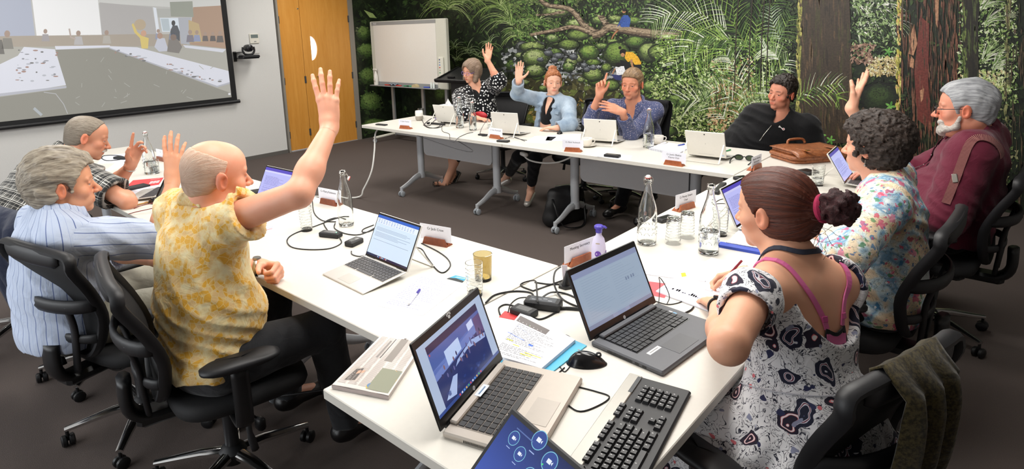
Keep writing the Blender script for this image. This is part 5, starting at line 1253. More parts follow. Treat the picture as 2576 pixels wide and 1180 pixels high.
# ================================================================== 8 man in the maroon shirt
def maroon():
 d = 3.08
 H = Head(A(2424, 272, d), (-1, -0.04, -0.05), (0.05, 0.0, 1), 1.10)
 neck = A(2466, 335, d + 0.05); ax = vec(0.05, 1, 0); sL, sR = shoulders(neck, ax, 0.205, 0.06)
 pel = vec(neck[0] - 0.07, neck[1] - 0.02, 0.58)
 elL = reach(sL, 2378, 545, 0.34, near=False); wrL = reach(elL, 2312, 500, 0.22, near=False)
 elR = vec(neck[0] - 0.22, sR[1] + 0.02, 0.80); wrR = vec(neck[0] - 0.42, sR[1] - 0.12, 0.80)
 J = dict(pel=pel, neck=neck, shL=sL, shR=sR, elL=elL, wrL=wrL, elR=elR, wrR=wrR,
    hipL=pel + vec(0, -0.1, -0.02), hipR=pel + vec(0, 0.1, -0.02), knL=pel + vec(-0.42, -0.14, -0.03), knR=pel + vec(-0.42, 0.14, -0.03),
    anL=pel + vec(-0.44, -0.14, -0.47), anR=pel + vec(-0.44, 0.14, -0.47), toeL=pel + vec(-0.6, -0.14, -0.53), toeR=pel + vec(-0.6, 0.14, -0.53))
 pr = person('person', 'large bearded man in a maroon shirt with braces and glasses', J, skin='df9f86', head=H, hands=dict(L=dict(D=vec(-0.6, 0.6, 0), N=vec(0, 0, -1), curl=(0.4,) * 4), R=dict(D=vec(-0.8, -0.4, 0), N=vec(0, 0, -1), curl=(0.4,) * 4)), hres=0.0042, bres=0.011, neck=0.068, armr=1.15, torso=dict(cw=0.17, cd=0.13), tintk=dict(flush=1.0, brow=(0.62, 0.55, 0.52)), face_kw=dict(fat=0.006), red=0.8)
 Jp = pr['J']
 top(pr, cloth('maroon_cotton', '6b2338', rough=0.7, bump=0.45), off=0.036, sleeve='long', belly=0.15, res=0.0075, neckr=0.078, fold=0.008, loose=0.03, sleeve_r=1.35, chestx=1.12, seed=19); flaps(pr, pr['top_mat'], 0.013)
 bottoms(pr, M_trous, shoes=M_sock)
 Sx = pr['top']; Jf, Ju, Js = Jp['_fw'], Jp['_up'], Jp['_sh']
 # braces, tie
 mb_ = cloth('brace_weave', '5a2430', stripes(1, 0.006, 0.5, 'a07068'))
 strap(pr, Sx, [A(2528, 395, 2.9), A(2495, 355, 2.9), A(2455, 342, 2.9), A(2425, 358, 2.85), A(2392, 400, 2.8), A(2362, 455, 2.8), A(2335, 505, 2.8)], 0.036, mb_, 'brace_strap', 'woven maroon brace')
 p, g_ = project_on(Sx, A(2357, 442, 2.8), 0.010); u2 = nrm(np.cross(g_, Js)); m = MB(); m.box(p, (0.042, 0.022, 0.005), ax=(nrm(np.cross(u2, g_)), u2, g_), bevel=0.002); childmb(pr, 'brace_buckle', m, M_steel, False)
 strap(pr, Sx, [Jp['neck'] + Jf * 0.10 - Ju * 0.02, Jp['neck'] + Jf * 0.15 - Ju * 0.12, Jp['_chest'] + Jf * 0.18, Jp['_waist'] + Jf * 0.3 + Ju * 0.04], 0.06, cloth('dotted_tie', '4a1b2a', pat_speck), 'necktie', 'dark dotted maroon tie')
 def hb(S, H):
  hair_cap(S, H, 0.014, topadd=0.010, low=0.8); face_cut(S, H, nape=-0.078, fz=0.085, short=True)
 hairmesh(pr, hair_mat('silver_hair', '7b7d82', 'bfc1c4', (60, 60, 14)), hb, 0.0042, strand(0.004, (45, 22, 22), 6), relax_n=1, label='combed silver grey hair')
 def bd(S, H):
  S.ell(H.W(0, 0.066, -0.102), (0.036 * H.s, 0.032 * H.s, 0.030 * H.s), H.R, k=0.015); S.cone(H.W(-0.028, 0.082, -0.060), H.W(0.028, 0.082, -0.060), 0.010, 0.010, k=0.012);
  for m_ in (-1, 1):
   S.cone(H.W(m_ * 0.036, 0.072, -0.062), H.W(m_ * 0.034, 0.07, -0.098), 0.012, 0.016, k=0.015); S.cone(H.W(m_ * 0.044, 0.055, -0.092), H.W(m_ * 0.062, 0.02, -0.078), 0.017, 0.014, k=0.015); S.cone(H.W(m_ * 0.062, 0.02, -0.078), H.W(m_ * 0.072, 0.008, -0.035), 0.014, 0.009, k=0.015)
  S.cone(H.W(-0.018, 0.098, -0.069), H.W(0.018, 0.098, -0.069), 0.008, 0.008, k=0.004, op='s')
 hairmesh(pr, hair_mat('grey_beard', '9a918a', 'ded9d2', (90, 90, 50)), bd, 0.0035, strand(0.0025, (90, 90, 60)), name='beard', label='trimmed grey beard')
 glasses(pr, H, plain('dark_frame', '2a2a2e', 0.3)); eyes(pr, '46525a', (0, 0)); PR['maroon'] = pr
def project_on(Sx, P, off_=0.003):
 P = np.array(P, float); h = 1e-3; G = None
 for _ in range(10):
  dd = evalpts(Sx.p, P[None])[0]; G = nrm(np.array([evalpts(Sx.p, (P + h * e)[None])[0] - evalpts(Sx.p, (P - h * e)[None])[0] for e in np.eye(3)])); P = P - G * (dd - off_) * 0.9
 return P, G
def strap(pr, Sx, pts, width, mat, name, label=None, off_=0.006, n=8, thick=0.0035):
 path = smoothpath(pts, n); C = [];
 for P in path: C.append(project_on(Sx, P, off_))
 V = []; m = len(C); sacc = 0; pcs = []
 for i, (P, G) in enumerate(C):
  t = nrm(C[min(i + 1, m - 1)][0] - C[max(i - 1, 0)][0]); s_ = nrm(np.cross(t, G))
  if i: sacc += np.linalg.norm(P - C[i - 1][0])
  for a, b in ((-1, -1), (1, -1), (1, 1), (-1, 1)):
   V.append(P + s_ * a * width / 2 + G * b * thick / 2); pcs.append((a * width / 2, sacc, 0))
 F = []
 for i in range(m - 1):
  for k in range(4): F.append([i * 4 + k, i * 4 + (k + 1) % 4, i * 4 + 4 + (k + 1) % 4, i * 4 + 4 + k])
 F += [[3, 2, 1, 0], [(m - 1) * 4 + k for k in range(4)]]
 o = child(pr, name, np.array(V), F, mat, np.array(pcs), smooth=False, label=label); return o
# ================================================================== 9 woman in the floral blouse
def floral():
 d = 2.52
 H = Head(A(2194, 366, d), (-0.97, 0.22, -0.04), (-0.02, -0.02, 1), 1.0, fem=True)
 neck = A(2234, 468, d - 0.02); ax = nrm(vec(0.0, 1, 0)); sL = A(2222, 520, d - 0.17); sR = 2 * (neck - vec(0, 0, 0.04)) - sL; sR = sR + vec(0, 0, 0.03)
 pel = vec(-0.38, neck[1] - 0.06, 0.57)
 elR = reach(sR, 2205, 395, 0.27, near=False); wrR = reach(elR, 2141, 270, 0.24, near=True)
 elL = reach(sL, 2133, 636, 0.29, near=True); elL[2] = max(elL[2], 0.79); wrL = reach(elL, 2083, 600, 0.22, near=False); wrL[2] = max(wrL[2], 0.77)
 J = dict(pel=pel, neck=neck, shL=sL, shR=sR, elL=elL, wrL=wrL, elR=elR, wrR=wrR,
    hipL=pel + vec(0, -0.09, -0.02), hipR=pel + vec(0, 0.09, -0.02), knL=pel + vec(-0.42, -0.1, -0.02), knR=pel + vec(-0.42, 0.12, -0.02),
    anL=pel + vec(-0.40, -0.1, -0.46), anR=pel + vec(-0.40, 0.12, -0.46), toeL=pel + vec(-0.56, -0.1, -0.52), toeR=pel + vec(-0.56, 0.12, -0.52))
 d0 = proj_d(wrR)
 hd = dict(R=dict(D=nrm(A(2172, 195, d0) - A(2141, 270, d0)), N=nrm(vec(-0.8, -0.35, 0.45)), curl=((-0.1, 0.15, 0.1), (-0.1, 0.15, 0.1), (-0.05, 0.15, 0.1), (0.0, 0.2, 0.1)), spread=0.06, thumb=(0.15, 0.5), s=1.0),
    L=dict(D=nrm(vec(-0.8, 0.5, 0)), N=vec(0, 0, -1), curl=(0.4,) * 4, s=0.95))
 pr = person('person', 'woman with dark curly hair in a bright floral blouse, right hand raised', J, skin='e3ae93', head=H, hands=hd, fem=True, hres=0.004, bres=0.009, neck=0.050, armr=0.92, tintk=dict(flush=0.5, brow=(0.3, 0.22, 0.18)), red=0.6)
 Jp = pr['J']
 top(pr, cloth('floral_chiffon', 'e9d3b4', pat_floral, rough=0.65), off=0.024, sleeve='long', cuff={'L': 0.55, 'R': 0.1}, res=0.007, collar=False, neckr=0.078, neckdrop=0.0, fold=0.008, loose=0.006, sleeve_r=1.18, name='blouse', seed=23, hem=-0.05)
 m = MB(); ce = Jp['elL'] + (Jp['wrL'] - Jp['elL']) * 0.6; dd = nrm(Jp['wrL'] - Jp['elL']);
 S = SDF(); S.cone(ce - dd * 0.02, ce + dd * 0.05, 0.047, 0.036, k=0.01, clip=[(ce + dd * 0.05, dd)]); V, F = S.mesh(0.005, disp=folds(0.002, 4, 20)); child(pr, 'sleeve_cuff', V, F, cloth('gold_print', 'b8965a', pat_paisley_gold), frames_pc(V, [(ce - dd * 0.1, ce + dd * 0.1, vec(0, 0, 1), 0.04)]), label='gold patterned cuff')
 bottoms(pr, M_trous, shoes=M_sock)
 mbn = MB(); mbn.tube(smoothpath([project_on(pr['S'], Jp['neck'] + Jp['_up'] * 0.02 + 0.09 * (math.cos(a) * Jp['_fw'] + math.sin(a) * Jp['_sh']) - Jp['_up'] * 0.03 * math.cos(a), 0.002)[0] for a in np.linspace(0, 2 * math.pi, 14, endpoint=False)], 3, closed=True), 0.0014, 6, closed=True); childmb(pr, 'silver_necklace', mbn, M_steel)
 m = MB(); e0 = H.W(-0.083, -0.012, -0.045); m.tube([e0, e0 - vec(0, 0, 0.018)], 0.0012, 6); m.lathe([(0, -0.005), (0.004, -0.003), (0.005, 0), (0.004, 0.003), (0, 0.005)], e0 - vec(0, 0, 0.022), 10); childmb(pr, 'drop_earring', m, M_steel)
 def hb(S, H):
  hair_cap(S, H, 0.026, topadd=0.012, back=0.02); face_cut(S, H, nape=-0.085, fz=0.07, side=-0.005)
  rs = np.random.RandomState(4)
  for _ in range(150):
   v_ = rs.normal(size=3); v_ /= np.linalg.norm(v_)
   if v_[1] > 0.45 and v_[2] < 0.55: continue
   if v_[2] < -0.6: continue
   c = np.array((0, -0.022, 0.028)) + v_ * np.array((0.10, 0.122, 0.112))
   S.ell(H.W(*c), tuple(rs.uniform(0.010, 0.017, 3)), H.R, k=0.006)
 def dcurl(q): return 0.006 * vnoise(q * 90, 1) + 0.004 * vnoise(q * 190, 2)
 hairmesh(pr, hair_mat('dark_brown_curls', '15100d', '463a33', (90, 90, 90)), hb, 0.0038, dcurl, label='dense dark curls')
 eyes(pr, '4a3a30'); PR['floral'] = pr
def pat_paisley_gold(g, pc, v, base):
 n3 = g.noise(pc, 45, 2, 0.5, 2.5); l = g.ramp(g.math('ABSOLUTE', g.math('SUBTRACT', n3.outputs[0], 0.5)), [(0.03, (1, 1, 1)), (0.06, (0, 0, 0))]); return g.mix(l, hexc('d8c08a'), hexc('8a6a34'))
# ================================================================== 10 woman in the paisley dress
def paisley():
 d = 1.74
 H = Head(A(1944, 528, d), (-0.97, 0.20, -0.12), (-0.05, 0.02, 1), 0.98, fem=True)
 neck = A(1996, 660, d - 0.03); sL = A(1878, 752, d - 0.18); sR = A(2120, 712, d - 0.02)
 mid = (sL + sR) / 2; sL = mid + nrm(sL - mid) * 0.165; sR = mid + nrm(sR - mid) * 0.165
 pel = vec(-0.36, 1.62, 0.57)
 elL = reach(sL, 1832, 868, 0.27, near=True); elL[2] = max(elL[2], 0.775); wrL = T(1806, 772, 0.772)
 wrR = T(1872, 690, 0.79); elR = reach(sR, 1975, 760, 0.27, near=False); elR[2] = max(elR[2], 0.78)
 J = dict(pel=pel, neck=neck, shL=sL, shR=sR, elL=elL, wrL=wrL, elR=elR, wrR=wrR,
    hipL=pel + vec(0, -0.09, -0.02), hipR=pel + vec(0, 0.09, -0.02), knL=vec(-0.78, 1.50, 0.55), knR=vec(-0.80, 1.75, 0.55),
    anL=vec(-0.74, 1.50, 0.10), anR=vec(-0.76, 1.75, 0.10), toeL=vec(-0.9, 1.50, 0.05), toeR=vec(-0.92, 1.75, 0.05))
 hd = dict(L=dict(D=nrm(T(1778, 748, 0.75) - J['wrL']), N=vec(0, 0, -1), curl=(0.25, 0.25, 0.25, 0.3), spread=0.16, thumb=(0.6, 0.3), s=0.95),
    R=dict(D=nrm(T(1838, 700, 0.765) - J['wrR']), N=nrm(vec(-0.3, -0.7, -0.6)), curl=((0.8, 0.9, 0.4), (0.9, 1.0, 0.5), (1.1, 1.1, 0.6), (1.2, 1.1, 0.6)), thumb=(0.3, 0.9), s=0.92))
 pr = person('person', 'woman with auburn bun in a white paisley dress writing at the near table', J, skin='e6b091', head=H, hands=hd, fem=True, hres=0.0036, bres=0.006, handres=0.003, neck=0.047, armr=1.0, torso=dict(cw=0.135, cd=0.095), tintk=dict(flush=0.5, brow=(0.4, 0.26, 0.2)), red=0.7)
 Jp = pr['J']; Jf, Ju, Js = Jp['_fw'], Jp['_up'], Jp['_sh']
 # dress: fitted bodice with scooped back, cap sleeves, gathered skirt
 S = SDF(); mp = cloth('paisley_cotton', 'ecebed', pat_paisley, rough=0.75)
 wst, ch = Jp['_waist'], Jp['_chest']
 S.cone(wst, ch, 0.118, 0.128, k=0.05, ratio=1.30, side=Js); S.ell(ch + Jf * 0.01, (0.160, 0.128, 0.165), pr['Rt'], k=0.04)
 S.cone(Jp['pel'] - Ju * 0.0, wst, 0.15, 0.118, k=0.02, ratio=1.3, side=Js)
 S.cone(Jp['hipL'], Jp['knL'] + vec(0.05, 0, -0.02), 0.15, 0.115, k=0.08); S.cone(Jp['hipR'], Jp['knR'] + vec(0.05, 0, -0.02), 0.15, 0.115, k=0.08)
 S.cone(Jp['pel'] + vec(0.02, 0, 0.04), Jp['pel'] + vec(0.04, -0.03, -0.24), 0.16, 0.24, k=0.06, ratio=1.15, side=Js, clip=[(Jp['pel'] + vec(0, 0, -0.30), vec(0, 0, -1))])
 for q, s_ in (('L', -1), ('R', 1)):
  dd = nrm(Jp['el' + q] - Jp['sh' + q]); ce = Jp['sh' + q] + dd * 0.10
  S.ell(Jp['sh' + q] + dd * 0.015 + Ju * 0.005, (0.075, 0.075, 0.075), pr['Rt'], k=0.03); S.cone(Jp['sh' + q], ce, 0.070, 0.064, k=0.02, clip=[(ce, dd)])
  S.cone(ce - dd * 0.03, ce + dd * 0.05, 0.052, 0.060, k=0.004, op='s', clip=[(ce - dd * 0.035, -dd)])
 # scoop: open neck and back, wide between the shoulders
 c = Jp['neck'] - Ju * 0.02
 S.ell(c - Jf * 0.115 - Ju * 0.035, (0.125, 0.085, 0.150), pr['Rt'], k=0.008, op='s')
 S.ell(c + Jf * 0.02 + Ju * 0.03, (0.110, 0.14, 0.07), pr['Rt'], k=0.008, op='s')
 def fd(P):
  q = P - Jp['pel']; a = np.arctan2(q @ Js, q @ Jf); r_ = np.hypot(q @ Js, q @ Jf); low = np.clip((Jp['_waist'][2] - 0.02 - P[:, 2]) / 0.10, 0, 1)
  w_ = vnoise(P * 7, 3); return low * 0.016 * np.sin(a * 15 + 3.0 * w_ + r_ * 6) + 0.004 * vnoise(P * 14, 5) + 0.002 * vnoise(P * 35, 6)
 V, F = S.mesh(0.0062, disp=fd); V = relax(V, F, 1, 0.3)
 pc = frames_pc(V, [(Jp['pel'] - Ju * 0.3, Jp['neck'], Jf, 0.16), (Jp['shL'], Jp['elL'], Ju, 0.06), (Jp['hipL'], Jp['knL'], Ju, 0.12), (Jp['hipR'], Jp['knR'], Ju, 0.12)])
 child(pr, 'dress', V, F, mp, pc, label='white dress with navy and coral paisley print')
 m = MB(); wv = [project_on(S, wst + Ju * 0.01 + 0.17 * (math.cos(a) * Jf + math.sin(a) * Js), 0.0015)[0] for a in np.linspace(0, 2 * math.pi, 26, endpoint=False)]; m.tube(smoothpath(wv, 3, closed=True), 0.0018, 6, closed=True); childmb(pr, 'waist_seam', m, plain('seam_grey', 'c9c8cf', 0.8))
 # pink bra straps and back band
 B = pr['S']; pk = plain('pink_elastic', 'd9699f', 0.55, grain=0.05)
 nk = Jp['neck']
 for s_ in (-1, 1):
  strap(pr, B, [nk + Js * s_ * 0.115 - Ju * 0.02 + Jf * 0.03, nk + Js * s_ * 0.105 - Ju * 0.01 - Jf * 0.05, nk + Js * s_ * 0.075 - Ju * 0.07 - Jf * 0.12, nk + Js * s_ * 0.045 - Ju * 0.135 - Jf * 0.14, nk + Js * s_ * 0.034 - Ju * 0.165 - Jf * 0.14], 0.014, pk, 'bra_strap', off_=0.003)
  strap(pr, B, [nk + Js * s_ * 0.034 - Ju * 0.165 - Jf * 0.14, nk + Js * s_ * 0.042 - Ju * 0.19 - Jf * 0.14, nk + Js * s_ * 0.060 - Ju * 0.23 - Jf * 0.13], 0.009, plain('black_elastic', '17171a', 0.7), 'bra_edge', off_=0.006)
  p, g_ = project_on(B, nk + Js * s_ * 0.042 - Ju * 0.14 - Jf * 0.14, 0.006); m = MB(); u2 = nrm(np.cross(g_, Js)); m.box(p, (0.018, 0.016, 0.004), ax=(nrm(np.cross(u2, g_)), u2, g_), bevel=0.0015); childmb(pr, 'strap_slider', m, plain('pink_slider', 'c94f8c', 0.3), False)
 strap(pr, B, [nk - Js * 0.03 - Ju * 0.172 - Jf * 0.14, nk - Ju * 0.182 - Jf * 0.14, nk + Js * 0.03 - Ju * 0.172 - Jf * 0.14], 0.009, plain('black_elastic', '17171a', 0.7), 'bra_edge', off_=0.006)
 strap(pr, B, [nk - Ju * 0.18 - Jf * 0.14, nk - Ju * 0.21 - Jf * 0.14, nk - Ju * 0.25 - Jf * 0.14], 0.072, pk, 'bra_band', off_=0.004)
 strap(pr, B, [nk + Jf * 0.05 - Js * 0.075 - Ju * 0.03, nk - Js * 0.07 + Ju * 0.02, nk - Jf * 0.06 - Js * 0.03 + Ju * 0.03, nk - Jf * 0.06 + Js * 0.03 + Ju * 0.03, nk + Js * 0.07 + Ju * 0.02], 0.014, plain('navy_lanyard', '2b3040', 0.7), 'lanyard', off_=0.004)
 watch(pr, Jp['wrL'], Jp['elL'], plain('black_rubber', '121214', 0.5), plain('watch_glass', '1c1d22', 0.15), 0.030)
 def hb(S, H):
  hair_cap(S, H, 0.010, back=0.004, topadd=0.002); face_cut(S, H, nape=-0.085, fz=0.088, side=0.004)
  S.cone(H.W(0, -0.09, -0.02), H.W(0, -0.135, 0.015), 0.045, 0.022, k=0.03)
 def dh(q):
  yz = np.hypot(q[:, 1] + 0.13, q[:, 2] - 0.01); a = np.arctan2(q[:, 0] * 1.0, q[:, 2] - 0.01)
  return 0.0018 * vnoise(np.stack([a * 22, yz * 8, q[:, 0] * 5], 1), 3) + 0.0012 * vnoise(np.stack([a * 55, yz * 10, q[:, 0] * 5], 1), 4)
 mh = hair_mat('auburn_hair', '2a1310', '6b3420', (60, 60, 10))
 V0 = hairmesh(pr, mh, hb, 0.0036, dh, label='auburn hair combed back')
 me = V0.data; co = np.zeros(len(me.vertices) * 3, np.float32); me.vertices.foreach_get('co', co); q = H.L(co.reshape(-1, 3)); a = np.arctan2(q[:, 0], q[:, 2] - 0.01); me.attributes['pc'].data.foreach_set('vector', np.stack([a * 0.12, np.zeros(len(a)), np.hypot(q[:, 1] + 0.13, q[:, 2]) * 0.3], 1).astype(np.float32).ravel())
 bun = SDF(); bc = H.W(0, -0.182, 0.025); rs = np.random.RandomState(9)
 bun.ell(bc, (0.040, 0.042, 0.042), H.R, k=0.01)
 for _ in range(46):
  v_ = nrm(rs.normal(size=3)); bun.ell(bc + v_ * 0.040, tuple(rs.uniform(0.009, 0.016, 3)), H.R, k=0.006)
 V, F = bun.mesh(0.0034, disp=lambda P: 0.004 * vnoise(P * 110, 1) + 0.002 * vnoise(P * 230, 3)); child(pr, 'hair_bun', V, F, hair_mat('dark_auburn_curls', '1c0c10', '4e2426', (90, 90, 90)), H.L(V), label='curly dark auburn bun')
 m = MB(); tc = H.W(0, -0.142, 0.018); ay = nrm(H.R[1] - 0.15 * H.R[2]); uu = H.R[0]; vv = np.cross(uu, ay); m.tube([tc + 0.030 * (math.cos(t) * uu + math.sin(t) * vv) for t in np.linspace(0, 2 * math.pi, 24, endpoint=False)], 0.010, 8, closed=True); childmb(pr, 'hair_tie', m, plain('magenta_towelling', 'a3244c', 0.9, grain=0.3, gs=300))
 rs = np.random.RandomState(3); m = MB()
 for _ in range(16):
  s0 = H.W(rs.uniform(-0.05, 0.03), -0.13, rs.uniform(-0.08, 0.02)); pts = [s0]; v_ = nrm(vec(0.5, -0.3, -0.4) + rs.normal(size=3) * 0.5)
  for k in range(5): v_ = nrm(v_ + rs.normal(size=3) * 0.45); pts.append(pts[-1] + v_ * 0.013)
  m.tube(smoothpath(pts, 3), 0.0006, 4)
 childmb(pr, 'loose_hair', m, plain('loose_strand', '3a1c14', 0.5))
 eyes(pr, '4a3a30', (0, -0.1)); PR['paisley'] = pr
for fn in (yellow, stripe, plaid, polka, denim, blue, fleece, maroon, floral, paisley): fn()
# ================================================================== flat prints (paper, screens, murals)
class Flat:
 def __init__(s): s.V = []; s.F = []; s.C = []; s.Z = []
 def poly(s, pts, col, z=0.0, grad=None):
  o = len(s.V); s.V += [tuple(p) for p in pts]; s.Z += [z] * len(pts); s.F.append(list(range(o, o + len(pts))))
  c = hexc(col) if isinstance(col, str) else col
  if grad is None: s.C += [c] * len(pts)
  else: s.C += [tuple(np.array(c) * (1 - g_) + np.array(hexc(grad[0]) if isinstance(grad[0], str) else grad[0]) * g_) for g_ in grad[1]]
  return s
 def rect(s, x0, y0, x1, y1, col, z=0.0): return s.poly([(x0, y0), (x1, y0), (x1, y1), (x0, y1)], col, z)
 def ell(s, cx, cy, rx, ry, col, z=0.0, n=14, rot=0):
  return s.poly([(cx + rx * math.cos(a) * math.cos(rot) - ry * math.sin(a) * math.sin(rot), cy + rx * math.cos(a) * math.sin(rot) + ry * math.sin(a) * math.cos(rot)) for a in [2 * math.pi * i / n for i in range(n)]], col, z)
 def line(s, pts, w_, col, z=0.0, w1=None, cols=None):
  pts = [np.array(p, float) for p in pts]; m = len(pts); L, R_ = [], []
  for i, p in enumerate(pts):
   t = pts[min(i + 1, m - 1)] - pts[max(i - 1, 0)]; t /= np.linalg.norm(t) + 1e-9; n_ = np.array((-t[1], t[0])); q = w_ + ((w1 if w1 is not None else w_) - w_) * i / max(m - 1, 1)
   L.append(p + n_ * q / 2); R_.append(p - n_ * q / 2)
  for i in range(m - 1): s.poly([L[i], L[i + 1], R_[i + 1], R_[i]], col, z)
  return s
 def build(s, name, mat, fn, parent=None, inv=None):
  me = bpy.data.meshes.new(name); V = [tuple(map(float, fn(x, y, z))) for (x, y), z in zip(s.V, s.Z)]
  me.from_pydata(V, [], s.F); set_col(me, 'ink', np.array(s.C))
  o = link(name, me, mat, parent)
  if inv is not None: o.matrix_parent_inverse = inv
  return o
def ink_mat(name, rough=0.6, emit=0.0, tex=0.0, ts=200):
 g = NT(name); a = g.attr('ink').outputs['Color']; c = a
 if tex:
  n = g.noise(g.obj(), ts, 3, 0.6); c = g.mix(1.0, a, g.ramp(n.outputs[0], [(0.3, (1 - tex,) * 3), (0.7, (1 + tex,) * 3)]), 'MULTIPLY')
 g.set('Roughness', rough)
 if emit: g.set('Base Color', g.mix(1.0, c, (0.25, 0.25, 0.25), 'MULTIPLY')); g.set('Emission Color', c); g.set('Emission Strength', emit)
 else: g.set('Base Color', c)
 return g.m
M_ink = ink_mat('printed_ink'); M_scr = ink_mat('backlit_display', 0.12, 0.85)
M_key = plain('key_black', '1b1b1d', 0.45); M_keyd = plain('key_dark', '232326', 0.3)
M_silver = plain('laptop_silver', 'cfccc6', 0.35, metal=0.35); M_silver2 = plain('laptop_beige_silver', 'b5aca2', 0.38, metal=0.3); M_gun = plain('laptop_gunmetal', '5b5c60', 0.4, metal=0.4)
M_whitesil = plain('tablet_back_white', 'dedbd3', 0.4); M_bez = plain('bezel_black', '101013', 0.25)
M_paper = plain('paper', 'eeeff9', 0.8)
def glass_mat(name, col=(1, 1, 1), rough=0.0):
 g = NT(name); g.set('Base Color', tuple(col) + (1,)); g.set('Roughness', rough); g.set('IOR', 1.45); g.set('Transmission Weight', 1.0); return g.m
M_glass = glass_mat('clear_glass', (0.97, 0.985, 0.98)); M_water = glass_mat('water', (0.97, 0.99, 1.0)); M_amber = glass_mat('amber_glass', (0.62, 0.52, 0.28))
M_cable = plain('cable_black', '1a1a1c', 0.45); M_cablew = plain('cable_white', 'dcdbd6', 0.5); M_cableg = plain('cable_grey', '4a4a4c', 0.5)
def document(F, w, h, seed=0, colr='4a5a8a', title=True, dens=0.8, z=0.0):
 rs = random.Random(seed); y = h * 0.86
 while y > h * 0.16:
  if rs.random() < dens:
   x = w * 0.1; end = w * rs.uniform(0.55, 0.92)
   while x < end:
    l = w * rs.uniform(0.02, 0.09); F.rect(x, y, min(x + l, end), y + h * 0.010, colr, z); x += l + w * 0.012
  y -= h * 0.032
